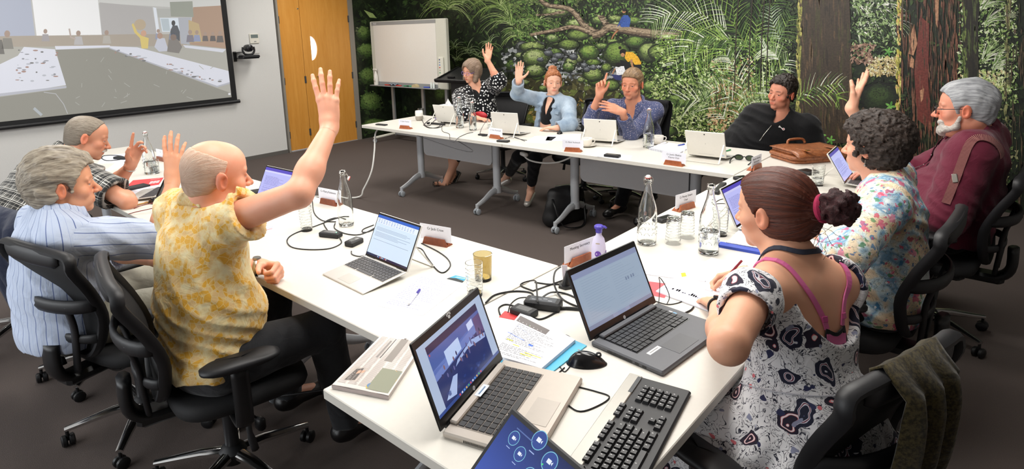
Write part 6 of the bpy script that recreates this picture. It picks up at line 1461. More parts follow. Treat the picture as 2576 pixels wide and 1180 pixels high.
# ================================================================== laptops
def laptop(label, HL, HR, tilt, l, depth, kind, mats, screen=None, z=0.0, group=None, w=None, keys=True, rz=None, name='laptop'):
 a, b = (at(*HL, z=TZ + 0.012), at(*HR, z=TZ + 0.012)) if HR is not None else (None, None)
 if HR is not None:
  X = nrm((b - a) * (1, 1, 0)); o = (a + b) / 2; w = w or np.linalg.norm(b - a); rz = math.atan2(X[1], X[0])
 else: o = at(*HL, z=TZ + 0.012)
 e = empty(name, label, 'laptop', (o[0], o[1], TZ), rz, group)
 body, lid, kb = mats; t = math.radians(tilt); tab = kind == 'tablet'
 bt = 0.016 if not tab else 0.006; slope = 0.0 if not tab else 0.10
 # base, tilted up towards the hinge for tablets
 ay = nrm((0, math.cos(slope), math.sin(slope))); az = np.cross((1, 0, 0), ay); hz = bt + (depth * math.sin(slope))
 org = np.array((0, 0, hz))       # top of base at the hinge
 def B(x, y, q=0.0): return org + x * np.array((1, 0, 0)) + y * ay + q * az    # y negative towards the user
 m = MB(); m.box(B(0, -depth / 2, -bt / 2), (w, depth, bt), ax=((1, 0, 0), ay, az), bevel=min(0.004, bt * 0.3)); m.build('base', body, e)
 kw, kd = w * (0.80 if not tab else 0.93), depth * 0.46; ky = -depth * (0.10 if not tab else 0.06)
 m = MB(); m.box(B(0, ky - kd / 2, -0.0002), (kw + 0.006, kd + 0.006, 0.0016), ax=((1, 0, 0), ay, az)); kp = m.build('keyboard_well', kb[0], e)
 rows = 6; k = MB(); rs = random.Random(5)
 for r in range(rows):
  n = 14 if r < 5 else 9; x = -kw / 2; rh = kd / rows
  for c in range(n):
   ww = kw / 14 if r < 5 else (kw / 14 if c not in (4,) else kw / 14 * 6)
   k.box(B(x + ww / 2, ky - kd + rh * (rows - r - 0.5) if False else ky - rh * (r + 0.5), 0.0018), (ww * 0.86, rh * 0.84, 0.0022), ax=((1, 0, 0), ay, az)); x += ww
 ko = k.build('keys', kb[1], e); ko['kind'] = 'stuff'
 m = MB(); tw = w * 0.30; m.box(B(-w * 0.03, -depth * 0.80, 0.0003), (tw, depth * 0.26, 0.0008), ax=((1, 0, 0), ay, az), bevel=0.0003); m.build('touchpad', plain('touchpad_' + body.name, tuple(c * 0.85 for c in body.node_tree.nodes['Principled BSDF'].inputs['Base Color'].default_value[:3]) if False else ('a9a198' if body is M_silver2 else '515255' if body is M_gun else 'c6c2bb'), 0.35, metal=0.3), e)
 # lid
 U = np.array((0, math.sin(t), math.cos(t))); N = np.cross(U, (1, 0, 0))   # N faces away from the user (back of the lid)
 lt = 0.006 if not tab else 0.009
 def Lp(x, y, q=0.0): return org + np.array((0, 0.002, -0.002)) + x * np.array((1, 0, 0)) + y * U + q * N
 m = MB(); m.box(Lp(0, l / 2, lt / 2), (w, l, lt), ax=((1, 0, 0), U, N), bevel=0.003); lo = m.build('lid', lid, e)
 m = MB(); m.box(Lp(0, l / 2, -0.0006), (w * 0.985, l * 0.98, 0.0014), ax=((1, 0, 0), U, N)); m.build('bezel', M_bez, lo)
 bx, bt_, bb = (0.030, 0.09, 0.12) if not tab else (0.022, 0.05, 0.05)
 sw, sh_ = w * (1 - 2 * bx), l * (1 - bt_ - bb)
 F = Flat(); F.rect(0, 0, sw, sh_, '8fa0b8' if screen is None else 'dfe6ef', 0)
 if screen: screen(F, sw, sh_)
 F.build('display', M_scr, lambda x, y, z_: Lp(x - sw / 2, y + l * bb, -0.0016 - z_ * 0.00006), lo)
 m = MB()
 for s_ in (-1, 1): m.tube([org + np.array((s_ * w * 0.36 - 0.025, 0.004, -0.003)), org + np.array((s_ * w * 0.36 + 0.025, 0.004, -0.003))], 0.005, 8)
 m.build('hinge_pair', M_bez, e)['kind'] = 'stuff'
 if tab:     # kickstand: folded-out plate behind the lid
  m = MB(); p1 = Lp(0, l * 0.55, lt); p2 = np.array((0, p1[1] + 0.085, 0.002))
  for s_ in (-1, 1): m.box((p1 + p2) / 2 + np.array((s_ * w * 0.47, 0, 0)), (w * 0.035, np.linalg.norm(p2 - p1), 0.003), ax=((1, 0, 0), nrm(p2 - p1), np.cross((1, 0, 0), nrm(p2 - p1))))
  m.box(p2 + np.array((0, 0, 0.002)), (w * 0.97, 0.010, 0.003)); m.build('kickstand', lid, e)
  m = MB(); m.lathe([(0, 0.001), (0.0045, 0.001), (0.0045, 0), (0, 0)], Lp(0, l * 0.90, lt), 12, ax=((1, 0, 0), U, N)); m.build('camera_lens', M_bez, lo)
  F = Flat(); F.line([(0.003, 0.0), (-0.001, 0.008)], 0.0012, '8a8a8a'); F.line([(0.0, 0.002), (0.004, 0.01)], 0.0012, '8a8a8a'); F.rect(w * 0.40, -l * 0.42, w * 0.45, -l * 0.36, 'b9c9dd'); F.rect(-w * 0.2, -l * 0.40, w * 0.2, -l * 0.39, 'b5b3ae')
  F.build('maker_mark', M_ink, lambda x, y, z_: Lp(-x, l * 0.5 + y, lt + 0.0004), lo)
 else:
  F = Flat(); r_ = 0.0058; F.ell(0, 0, r_, r_, 'c9ccd2'); F.line([(-0.0022, -0.003), (-0.0006, 0.0035)], 0.001, '2a2a2e', 1); F.line([(0.0006, -0.0035), (0.0022, 0.003)], 0.001, '2a2a2e', 1)
  F.build('maker_mark', M_ink, lambda x, y, z_: Lp(x, l * 0.055 + y, -0.0016 - z_ * 0.0001), lo)
  m = MB(); m.box(B(0, -0.012, 0.004), (w * 0.8, 0.022, 0.010), ax=((1, 0, 0), ay, az), bevel=0.003); m.build('hinge_cover', body, e)
  m = MB()
  for q in range(22): m.box(B(-w / 2 - 0.0002, -depth * 0.25 - q * 0.004, -0.009), (0.001, 0.0022, 0.006), ax=((1, 0, 0), ay, az))
  m.box(B(-w / 2 - 0.0002, -depth * 0.66, -0.009), (0.001, 0.013, 0.005), ax=((1, 0, 0), ay, az)); m.box(B(-w / 2 - 0.0002, -depth * 0.76, -0.009), (0.001, 0.013, 0.005), ax=((1, 0, 0), ay, az))
  vo = m.build('side_vents', M_bez, e)
 return e, B, Lp, lo
def scr_call(F, w, h):
 F.rect(0, 0, w, h, 'a9b8d2', 0); F.rect(w * 0.10, h * 0.02, w * 0.90, h * 0.93, '2a3568', 1); F.rect(w * 0.10, h * 0.83, w * 0.90, h * 0.93, '26264c', 2)
 P = lambda pts: [(w * (0.10 + 0.8 * a), h * (0.02 + 0.91 * b)) for a, b in pts]
 F.poly(P([(0.0, 0.55), (1, 0.75), (1, 0.88), (0, 0.88)]), '4d62a4', 3); F.poly(P([(0, 0.45), (0.65, 0.55), (1, 0.62), (1, 0.76), (0, 0.62)]), '6b7fc0', 3)
 F.poly(P([(0.24, 0.50), (0.52, 0.56), (0.52, 0.76), (0.24, 0.74)]), 'b9cdf2', 4); F.poly(P([(0.05, 0.10), (0.25, 0.32), (0.33, 0.30), (0.22, 0.05)]), 'a8bce6', 4)
 F.poly(P([(0.34, 0.40), (0.60, 0.48), (0.97, 0.40), (0.99, 0.47), (0.70, 0.56), (0.40, 0.47)]), '9db2e2', 4); F.poly(P([(0.72, 0.70), (0.84, 0.72), (0.84, 0.84), (0.72, 0.82)]), 'c4d2f4', 4); F.poly(P([(0.84, 0.52), (1, 0.5), (1, 0.83), (0.86, 0.82)]), '5a4a78', 4)
 rs = random.Random(2)
 for _ in range(26):
  x, y = rs.uniform(0.02, 0.95), rs.uniform(0.36, 0.6); F.ell(*P([(x, y)])[0], w * 0.010, h * 0.035, rs.choice(['232a52', '3a3560', '5f5f92', '7f5f6a']), 5, 8)
 for _ in range(14):
  x = rs.uniform(0.08, 0.9); F.ell(*P([(x, rs.uniform(0.1, 0.2))])[0], w * 0.02, h * 0.02, rs.choice(['2f3f7a', '3b4d8c']), 4, 8)
 F.rect(0, 0, w, h * 0.045, '3a4f8f', 6);
 for i in range(11): F.rect(w * (0.3 + i * 0.035), h * 0.010, w * (0.318 + i * 0.035), h * 0.034, ['d9534f', 'e8e8f0', '5aa0e8', 'e8b84e', '58b368'][i % 5], 7)
 F.ell(w * 0.12, h * 0.80, w * 0.008, w * 0.008, 'd04a4a', 7)
def scr_doc(F, w, h):
 F.rect(0, 0, w, h, 'd3e4f6', 0); F.rect(0, h * 0.93, w, h, '3563c4', 1); F.rect(0, h * 0.80, w, h * 0.93, 'dfe9f6', 1); F.rect(0, 0, w, h * 0.05, '1c2548', 1)
 rs = random.Random(3)
 for r in range(3):
  for i in range(14): F.rect(w * (0.04 + 0.065 * i), h * (0.82 + 0.035 * r), w * (0.07 + 0.065 * i), h * (0.838 + 0.035 * r), rs.choice(['9fb4d6', 'b9c8e2', '8aa6d8']), 2)
 for y in (0.70, 0.67, 0.64, 0.58, 0.55, 0.52, 0.49, 0.40): F.rect(w * 0.05, h * y, w * rs.uniform(0.4, 0.95), h * (y + 0.009), '8fa0bc', 2)
 for i in range(8): F.rect(w * (0.28 + i * 0.03), h * 0.012, w * (0.295 + i * 0.03), h * 0.04, ['d9e6ff', '5aa0e8', 'e85a4a', 'ffffff'][i % 4], 2)
def scr_faint(F, w, h):
 F.rect(0, 0, w, h, '93a3b8', 0); F.rect(0, h * 0.90, w, h, '8690b0', 1); F.rect(0, 0, w, h * 0.07, '7c87a2', 1); F.rect(w * 0.03, h * 0.10, w * 0.97, h * 0.88, '97a8bc', 1); F.rect(w * 0.36, 0, w * 0.62, h * 0.07, '8a95b2', 2)
 rs = random.Random(4)
 for i in range(16): F.rect(w * 0.08, h * (0.16 + 0.045 * i), w * rs.uniform(0.3, 0.48), h * (0.166 + 0.045 * i), '8a9bb2', 2); F.rect(w * 0.52, h * (0.16 + 0.045 * i), w * rs.uniform(0.7, 0.92), h * (0.166 + 0.045 * i), '8b9cb2', 2)
 for i, x in enumerate((0.70, 0.735, 0.785, 0.82)): F.rect(w * x, h * 0.50, w * (x + 0.02), h * 0.56, '74829c', 3)
def scr_lilac(F, w, h):
 F.rect(0, 0, w, h, 'b6b7ee', 0); F.rect(0, h * 0.90, w, h, '5a4fb8', 1); F.rect(0, h * 0.84, w, h * 0.90, 'c9c9f2', 1); document(F, w * 0.95, h * 0.82, 4, '6d70b8', z=2)
lapA = laptop('silver beige laptop nearest the camera showing a blue video call', (1110, 1092), (1268, 905), 19, 0.225, 0.236, 'clam', (M_silver2, M_black2, (plain('well_beige', '8a8178', 0.5), M_key)), scr_call, w=0.355)
lapB = laptop('large dark grey laptop with a pale screen at the near corner', (1490, 859), (1650, 765), 25, 0.222, 0.245, 'clam', (M_gun, M_dgrey, (M_bez, M_keyd)), scr_faint, w=0.365)
lapC = laptop('slim white tablet laptop with a blue white document in front of the yellow shirt man', (918, 649), (1023, 693), 27, 0.19, 0.205, 'tablet', (M_silver, M_whitesil, (plain('well_grey', 'b9b6b0', 0.5), plain('key_grey', '4c4b4d', 0.5))), scr_doc, w=0.285)
lapD = laptop('tablet laptop half hidden behind the raised arm of the yellow shirt man', (678, 508), None, 27, 0.19, 0.205, 'tablet', (M_silver, M_whitesil, (plain('well_grey', 'b9b6b0', 0.5), plain('key_grey', '4c4b4d', 0.5))), scr_lilac, w=0.28, rz=0.05)
lapE = laptop('open silver laptop between the plaid shirt man and a raised hand', (417, 484), None, 30, 0.19, 0.20, 'tablet', (M_silver, M_bez, (plain('well_grey', 'b9b6b0', 0.5), plain('key_grey', '4c4b4d', 0.5))), None, w=0.28, rz=-0.75)
for px_, HLp, HRp, ti, l_, lab in (('8', (1149, 311), (1103, 307), 17, 0.185, 'white tablet laptop back in front of the dotted blouse'), ('9', (1309, 340), (1243, 335), 12, 0.195, 'white tablet laptop back in front of the denim jacket woman, cable hanging on it'), ('10', (1555, 360), (1472, 354), 12, 0.185, 'white tablet laptop back in front of the blue shirt man'), ('11', (1824, 401), (1735, 391), 20, 0.195, 'white tablet laptop back in front of the black fleece man')):
 laptop(lab, HLp, HRp, ti, l_, 0.19, 'tablet', (M_silver, M_whitesil, (plain('well_grey', 'b9b6b0', 0.5), plain('key_grey', '4c4b4d', 0.5))), scr_doc, w=0.275, group='white tablet laptops in the far row')
laptop('tablet laptop with a lilac document behind the auburn head', (1858, 576), (1905, 545), 26, 0.19, 0.19, 'tablet', (M_silver, M_whitesil, (plain('well_grey', 'b9b6b0', 0.5), plain('key_grey', '4c4b4d', 0.5))), scr_lilac, w=0.27)
laptop('tablet laptop with a lilac screen in front of the curly haired woman', (2126, 466), (2146, 442), 31, 0.19, 0.19, 'tablet', (M_silver, M_whitesil, (plain('well_grey', 'b9b6b0', 0.5), plain('key_grey', '4c4b4d', 0.5))), scr_lilac, w=0.27)
# stickers on the two big laptops
for e_, B_, lst in ((lapA[0], lapA[1], [((0.0, -0.019), 0.055, 0.018, 'dfe6ee', '6a86a8')]), (lapB[0], lapB[1], [((0.13, -0.07), 0.05, 0.013, 'e8e8e8', '3f4a5a'), ((0.145, -0.085), 0.022, 0.012, '7fb2e0', '4f86c0'), ((-0.10, -0.165), 0.06, 0.014, 'dcdcdc', '8a8a8a')])):
 for (sx, sy), w_, h_, c_, c2 in lst:
  F = Flat(); F.rect(-w_ / 2, -h_ / 2, w_ / 2, h_ / 2, c_, 0); F.rect(-w_ * 0.35, -h_ * 0.12, w_ * 0.35, h_ * 0.12, c2, 1)
  F.build('sticker', M_ink, (lambda B_, sx, sy, up_: lambda x, y, z_: B_(sx + x, sy + y, up_ + z_ * 0.0001))(B_, sx, sy, 0.0095 if e_ is lapA[0] else 0.0004), e_)
def paw(F, cx, cy, s_, col):
 F.ell(cx, cy, s_, s_ * 0.8, col, 3, 12)
 for a in (-0.9, -0.3, 0.3, 0.9): F.ell(cx + 1.7 * s_ * math.sin(a), cy + 1.6 * s_ * math.cos(a), s_ * 0.45, s_ * 0.6, col, 3, 8)
F = Flat(); paw(F, 0, 0, 0.006, 'd8d8d8'); F.build('bezel_sticker', M_ink, lambda x, y, z_: lapA[2](x + 0.0, 0.225 * 0.95 + y * 1.0, -0.0018), lapA[3])
# ================================================================== small builders
def place(name, label, cat, p, rz=0.0, group=None, z=TZ): return empty(name, label, cat, (p[0], p[1], z), rz, group)
def bottle(px, py, label, h=0.30, r=0.040, fill=0.0, cap='clip', facet=False, capcol='d8504a', group='glass water bottles on the tables', up=True):
 p = T(px, py); e = place('water_bottle', label, 'bottle', p, random.uniform(0, 3), group)
 nk = 0.0125; th = 0.0028; k = h / 0.30
 prof = [(0.0, 0.002), (r * 0.8, 0.0), (r * 0.97, 0.006), (r, 0.02), (r, 0.135 * k), (r * 0.93, 0.165 * k), (r * 0.66, 0.205 * k), (r * 0.44, 0.235 * k), (nk + 0.001, 0.262 * k), (nk, 0.28 * k), (nk + 0.004, 0.284 * k), (nk + 0.004, 0.297 * k), (nk, 0.30 * k)]
 inner = [(max(a - th, 0), max(b, 0.010)) for a, b in prof[1:]][::-1]
 inner = [(nk - th, 0.30 * k)] + [(a, b) for a, b in inner[1:] if b < 0.29 * k] + [(0.0, 0.012)]
 m = MB(); m.lathe(prof + inner, n=28); o = m.build('glass_body', M_glass, e, True)
 if facet:
  m = MB()
  for zz in (0.05, 0.075, 0.10):
   for q in range(8):
    a = 2 * math.pi * (q + 0.5 * (zz == 0.075)) / 8; c = np.array((math.cos(a) * r, math.sin(a) * r, zz)); u = np.array((-math.sin(a), math.cos(a), 0)); m.tube([c + u * 0.011 * math.cos(t) + np.array((0, 0, 0.011 * math.sin(t))) for t in np.linspace(0, math.pi, 7)], 0.0013, 5)
  m.build('embossing', M_glass, e, True)
 if fill:
  f = fill * h; m = MB(); rr = r - th - 0.0004; pr_ = [(0, 0.0125), (rr * 0.95, 0.0125), (rr, 0.02), (rr, min(f, 0.13 * k))]
  if f > 0.135 * k: pr_ += [(rr * 0.95, f)]
  pr_ += [(0, pr_[-1][1])]; m.lathe(pr_, n=24); m.build('water', M_water, e, True, autosmooth=50)
 m = MB(); zt = 0.30 * k
 if cap == 'clip':
  m.lathe([(0, zt + 0.010), (0.008, zt + 0.009), (0.011, zt + 0.003), (0.012, zt - 0.001), (0, zt - 0.001)], n=16, mi=0); m.lathe([(nk + 0.001, zt + 0.0005), (0.013, zt - 0.001), (0.013, zt - 0.004), (nk, zt - 0.004)], n=16, mi=1)
  for s_ in (-1, 1): m.tube(smoothpath([(s_ * 0.006, 0, zt + 0.008), (s_ * 0.019, 0.004, zt - 0.004), (s_ * 0.018, 0.006, zt - 0.025), (s_ * 0.015, 0, zt - 0.034)], 3), 0.0010, 5, 2)
  m.tube([(0.0145 * math.cos(a), 0.0145 * math.sin(a), zt - 0.026) for a in np.linspace(0, 2 * math.pi, 16, endpoint=False)], 0.001, 5, 2, closed=True)
  m.build('swing_stopper', [plain('stopper_white', 'e9e7e3', 0.3), plain('gasket_' + capcol, capcol, 0.5), M_steel], e, True, autosmooth=40)
 else:      # stopper hanging loose beside the neck
  m.lathe([(0, 0.010), (0.008, 0.009), (0.011, 0.003), (0.011, 0)], (0.03, 0.0, zt - 0.045), 14, 0, ax=((0.4, 0, 0.9), (0, 1, 0), (-0.9, 0, 0.4))); m.lathe([(0.0, 0), (0.012, 0.0), (0.012, -0.003), (0, -0.003)], (0.03, 0.0, zt - 0.045), 14, 1, ax=((0.4, 0, 0.9), (0, 1, 0), (-0.9, 0, 0.4)))
  for s_ in (-1, 1): m.tube(smoothpath([(0.028, s_ * 0.004, zt - 0.04), (0.018, s_ * 0.014, zt - 0.02), (0.0, s_ * 0.015, zt - 0.024)], 3), 0.0010, 5, 2)
  m.tube([(0.0145 * math.cos(a), 0.0145 * math.sin(a), zt - 0.026) for a in np.linspace(0, 2 * math.pi, 16, endpoint=False)], 0.001, 5, 2, closed=True)
  m.build('hanging_stopper', [plain('stopper_white', 'e9e7e3', 0.3), plain('gasket_' + capcol, capcol, 0.5), M_steel], e, True, autosmooth=40)
 return e
def tumbler(px, py, label, h=0.125, r=0.031, mat=None, fill=0.0, flip=False, rings=True, group='drinking glasses on the tables', z=TZ):
 p = T(px, py); e = place('drinking_glass', label, 'glass', p, random.uniform(0, 3), group, z)
 a, b = (r * 0.86, r) if not flip else (r, r * 0.86)
 t = 0.002
 if flip: prof = [(a, 0), (b, h), (b * 0.5, h), (0, h), (0, h - 0.010), (b - t, h - 0.012), (a - t, 0)]; m = MB(); m.lathe(prof, n=24, closed=False)
 else: prof = [(0, 0), (a, 0), (a, 0.003), (b, h), (b - t, h), (a - t, 0.012), (0, 0.012)]; m = MB(); m.lathe(prof, n=24)
 if flip: m = MB(); m.lathe([(a - t, 0), (a, 0), (b, h - 0.002), (b * 0.9, h), (0, h), (0, h - 0.010), (b - t, h - 0.013), (a - t, 0)], n=24)
 m.build('tumbler', mat or M_glass, e, True, autosmooth=50)
 if rings:
  m = MB()
  for k in range(7):
   zz = 0.02 + k * (h - 0.04) / 6; rr = a + (b - a) * zz / h; m.tube([(rr * math.cos(q), rr * math.sin(q), zz + 0.0022 * math.cos(q * 6 + k)) for q in np.linspace(0, 2 * math.pi, 24, endpoint=False)], 0.0011, 5, closed=True)
  m.build('moulded_rings', mat or M_glass, e, True)
 if fill: m = MB(); q = a - t - 0.0005; m.lathe([(0, 0.0126), (q, 0.0126), (q + (b - a) * fill, fill * h), (0, fill * h)], n=20); m.build('water', M_water, e, True, autosmooth=50)
 return e
bottle(872, 567, 'tall clear bottle standing alone on the left row, stopper open', 0.285, 0.038, cap='none', facet=False)
bottle(1627, 613, 'tall empty moulded bottle on the right table, nearer the purple capped lotion', 0.30, 0.041, facet=True, cap='clip')
bottle(1782, 637, 'moulded bottle one third full of water beside the blue comb bound pad', 0.30, 0.041, fill=0.33, facet=True, cap='none')
bottle(1157, 322, 'half full bottle with red stopper in front of the dotted blouse', 0.30, 0.040, fill=0.4, facet=True)
bottle(1190, 328, 'second bottle from the whiteboard, slimmer and two thirds full', 0.27, 0.037, fill=0.5)
bottle(1631, 372, 'moulded bottle half full in front of the blue shirt man', 0.30, 0.041, fill=0.38, facet=True)
bottle(380, 437, 'moulded bottle on the far left table behind the raised hands', 0.30, 0.041, fill=0.3, facet=True)
tumbler(772, 580, 'empty clear glass by the elbow of the raised arm, left row')
tumbler(1195, 742, 'tall clear glass standing before the amber glass', 0.125, 0.032)
tumbler(1216, 703, 'short amber tumbler on the near table', 0.105, 0.037, M_amber, rings=False)
tumbler(1693, 612, 'upturned ribbed glass, left one of the two on the right table', 0.12, 0.033, flip=True)
tumbler(1728, 597, 'upturned ribbed glass, right one of the two on the right table', 0.12, 0.033, flip=True)
tumbler(1812, 592, 'upright clear glass behind the one third full bottle', 0.125, 0.033)
tumbler(2056, 466, 'ribbed glass of water by the black wallet on the right table', 0.12, 0.035, fill=0.35)
tumbler(390, 436, 'short glass of water in front of the far left bottle', 0.10, 0.034, fill=0.5)
tumbler(1233, 322, 'small glass of pale drink beside the second laptop back', 0.09, 0.028, fill=0.35, rings=False)
tumbler(1060, 298, 'empty glass behind the white mug at the whiteboard end', 0.11, 0.034, rings=False)
tumbler(497, 490, 'small amber glass behind the bald head', 0.09, 0.03, M_amber, rings=False)
# name cards on wooden wedges
M_wed = wood_mat('wedge_wood', '8a4526', 'b5673c', (1, 0.2, 1), 30, 0.45); M_wed2 = wood_mat('wedge_wood_dark', '6e3522', '95512f', (1, 0.2, 1), 30, 0.45)
def namecard(text, L, R_, label, w=None, dark=False, sub=None, cw=0.17):
 """L, R_: pixels of the wedge foot seen from the reader's side"""
 a, b = T(*L), T(*R_); X = nrm((b - a) * (1, 1, 0)); rz = math.atan2(X[1], X[0]); o = (a + b) / 2
 e = place('name_card', label, 'name card', o, rz, 'name cards on wooden wedges'); wd = w or 0.135
 m = MB(); top_ = wd * 0.40; m.prism([(-wd / 2, 0), (wd / 2, 0), (top_, 0.034), (-top_, 0.034)], 0.0, 0.012, lambda x, y, h: (x, h * (1 - y / 0.09), y)); m.prism([(-wd / 2, 0), (wd / 2, 0), (top_, 0.034), (-top_, 0.034)], 0.016, 0.050, lambda x, y, h: (x, h - (h - 0.016) * y / 0.045, y)); m.box((0, 0.02, 0.004), (wd * 0.95, 0.03, 0.008))
 m.build('wedge', M_wed2 if dark else M_wed, e)
 m = MB(); m.box((0, 0.0135, 0.055), (cw, 0.0012, 0.072)); c = m.build('card', M_paper, e)
 for i, (t, s_) in enumerate([(text, 0.0165)] + ([(sub, 0.0145)] if sub else [])):
  curve_text('lettering', t, s_, plain('print_black', '26262a', 0.7), frame((0, 0.0127, 0.072 - i * 0.019), (1, 0, 0), (0, 0, 1), (0, -1, 0)), c)
 return e
namecard('Cr Joce Yeoman', (999, 323), (1036, 326), 'name card on the far row, nearest the whiteboard', cw=0.16)
namecard('Cr Amy Macdonald', (1224, 346), (1265, 352), 'name card on the far row between small recorder and looped grey cable', cw=0.165)
namecard('Cr Rick Stolwerk', (1413, 381), (1467, 384), 'name card on the far row directly before a white cup', cw=0.165)
namecard('Cr Justin Blaikie', (1663, 413), (1722, 421), 'two line name card reading Deputy Chair on the far row', sub='Deputy Chair', cw=0.172)
namecard('Malcolm Nicolson', (1887, 436), (1926, 418), 'small name card reading Chief Executive before the briefcase', sub='Chief Executive', cw=0.16)
namecard('Cr Penny Smart', (1703, 537), (1756, 520), 'name card reading Chair behind the two upturned glasses', sub='Chair', cw=0.17)
namecard('Meeting Secretary', (1432, 676), (1497, 650), 'name card Meeting Secretary behind the dark laptop', cw=0.185)
def turned(text, L, R_, label, **k):   # cards read from across the table are seen from the same side
 return namecard(text, L, R_, label, **k)
turned('Cr Jack Craw', (1056, 611), (1130, 625), 'name card behind the slim white laptop on the left row', dark=True, cw=0.17)
turned('Cr Marty Robinson', (800, 511), (848, 521), 'name card beside the tall open bottle on the left row', dark=True, cw=0.17)
namecard('Cr', (392, 403), (413, 408), 'name card seen between raised fingers on the far left table', dark=True, cw=0.15)
# papers
def sheet(pts, label, name='paper_sheet', cat='paper', h=0.0012, art=None, z=TZ, group=None, mat=None, wavy=0.0):
 """pts: four pixel corners (left-bottom, right-bottom, right-top, left-top as read)"""
 P = [T(*p, z=z) for p in pts]; o = sum(P) / 4; X = nrm(((P[1] - P[0]) + (P[2] - P[3])) * (1, 1, 0)); Yv = np.array((-X[1], X[0], 0));
 flip = 1 if np.dot(P[3] - P[0], Yv) > 0 else -1
 w_ = (np.linalg.norm(P[1] - P[0]) + np.linalg.norm(P[2] - P[3])) / 2; d_ = (np.linalg.norm(P[3] - P[0]) + np.linalg.norm(P[2] - P[1])) / 2
 e = place(name, label, cat, o, math.atan2(X[1], X[0]), group, z)
 R2 = np.array([[X[0], X[1]], [Yv[0], Yv[1]]]); Q = [R2 @ (p[:2] - o[:2]) for p in P]
 m = MB(); n = 8
 def bil(u, v): return Q[0] * (1 - u) * (1 - v) + Q[1] * u * (1 - v) + Q[2] * u * v + Q[3] * (1 - u) * v
 def hz(u, v): return h + wavy * (0.5 + 0.5 * math.sin(u * 5 + v * 3)) * (u * (1 - u) * 4)
 m.grid(lambda u, v: (*bil(u, v), hz(u, v)), n, n); m.grid(lambda u, v: (*bil(u, v), 0.0001), 2, 2)
 for a, b in (((0, 0), (1, 0)), ((1, 0), (1, 1)), ((1, 1), (0, 1)), ((0, 1), (0, 0))):
  m.grid(lambda t, v: (*bil(a[0] + (b[0] - a[0]) * t, a[1] + (b[1] - a[1]) * t), 0.0001 + (hz(a[0] + (b[0] - a[0]) * t, a[1] + (b[1] - a[1]) * t) - 0.0001) * v), n, 2)
 m.build('paper_body', mat or M_paper, e)
 if art:
  F = Flat(); art(F); F.build('print', M_ink, lambda x, y, z_: (*bil(x, y), hz(x, y) + 0.0003 + z_ * 0.00005), e)
 return e, bil
def art_lines(seed, col, x0=0.08, x1=0.9, y0=0.08, y1=0.92, step=0.045, hand=False):
 def f(F):
  rs = random.Random(seed); y = y1
  while y > y0:
   x = x0; en = rs.uniform(x0 + (x1 - x0) * 0.5, x1)
   while x < en:
    l = rs.uniform(0.015, 0.07)
    if hand:
     pts = [(x + l * t, y + rs.uniform(-0.008, 0.008)) for t in np.linspace(0, 1, 5)]; F.line(pts, 0.008, col)
    else: F.rect(x, y, x + l, y + 0.008, col)
    x += l + 0.012
   y -= step * (1 if rs.random() < 0.85 else 2)
 return f
sheet([(950, 770), (1063, 795), (1166, 716), (1058, 690)], 'handwritten note sheet under a pen before the white laptop', art=art_lines(1, '6f72a8', hand=True))
def art_news(F):
 rs = random.Random(8); F.rect(0, 0, 1, 1, 'd9d0ca');
 for c in range(5):
  x0 = 0.04 + c * 0.19
  y = 0.95
  while y > 0.04:
   F.rect(x0, y, x0 + 0.165 * rs.uniform(0.8, 1), y + 0.006, 'aaa39e', 1); y -= 0.016
 F.rect(0.55, 0.80, 0.60, 0.99, '6a6460', 2); F.rect(0.50, 0.52, 0.66, 0.97, '8b847e', 2)
 F.rect(0.58, 0.03, 0.97, 0.40, '8a8c78', 2)
 for _ in range(60): F.ell(rs.uniform(0.6, 0.95), rs.uniform(0.05, 0.38), rs.uniform(0.01, 0.035), rs.uniform(0.008, 0.03), rs.choice(['9fae9a', 'c99a5a', 'd9c29a', '6f7a62', 'b0794a', 'cfcab8', '7f8f94']), 3, 7)
 F.ell(0.62, 0.08, 0.07, 0.05, 'c9b04a', 4); F.ell(0.60, 0.09, 0.045, 0.035, '5f7fa8', 5); F.rect(0.08, 0.10, 0.34, 0.34, 'c2b6ac', 2); F.poly([(0.12, 0.10), (0.30, 0.12), (0.28, 0.33), (0.16, 0.30)], '57504c', 3); F.poly([(0.22, 0.22), (0.34, 0.26), (0.34, 0.30), (0.22, 0.28)], 'c99f86', 4)
 F.rect(0.38, 0.55, 0.40, 0.95, '5a5552', 2); F.rect(0.30, 0.55, 0.34, 0.9, '8a8480', 2)
e_, bl = sheet([(836, 978), (978, 1006), (1068, 868), (962, 850)], 'folded newspaper at the near left corner of the table', 'newspaper', 'newspaper', 0.012, art_news, mat=plain('newsprint', 'd6ccc6', 0.9), wavy=0.003)
m = MB()
for k in range(3): m.grid(lambda u, v: (*(bl(u, 0.0) * (1 + 0.004 * k)), 0.001 + 0.011 * v * 1.0 + 0.0015 * math.sin(u * 9 + k)), 14, 2)
m.build('folded_edge', plain('newsprint_edge', 'b3a6a2', 0.9), e_)
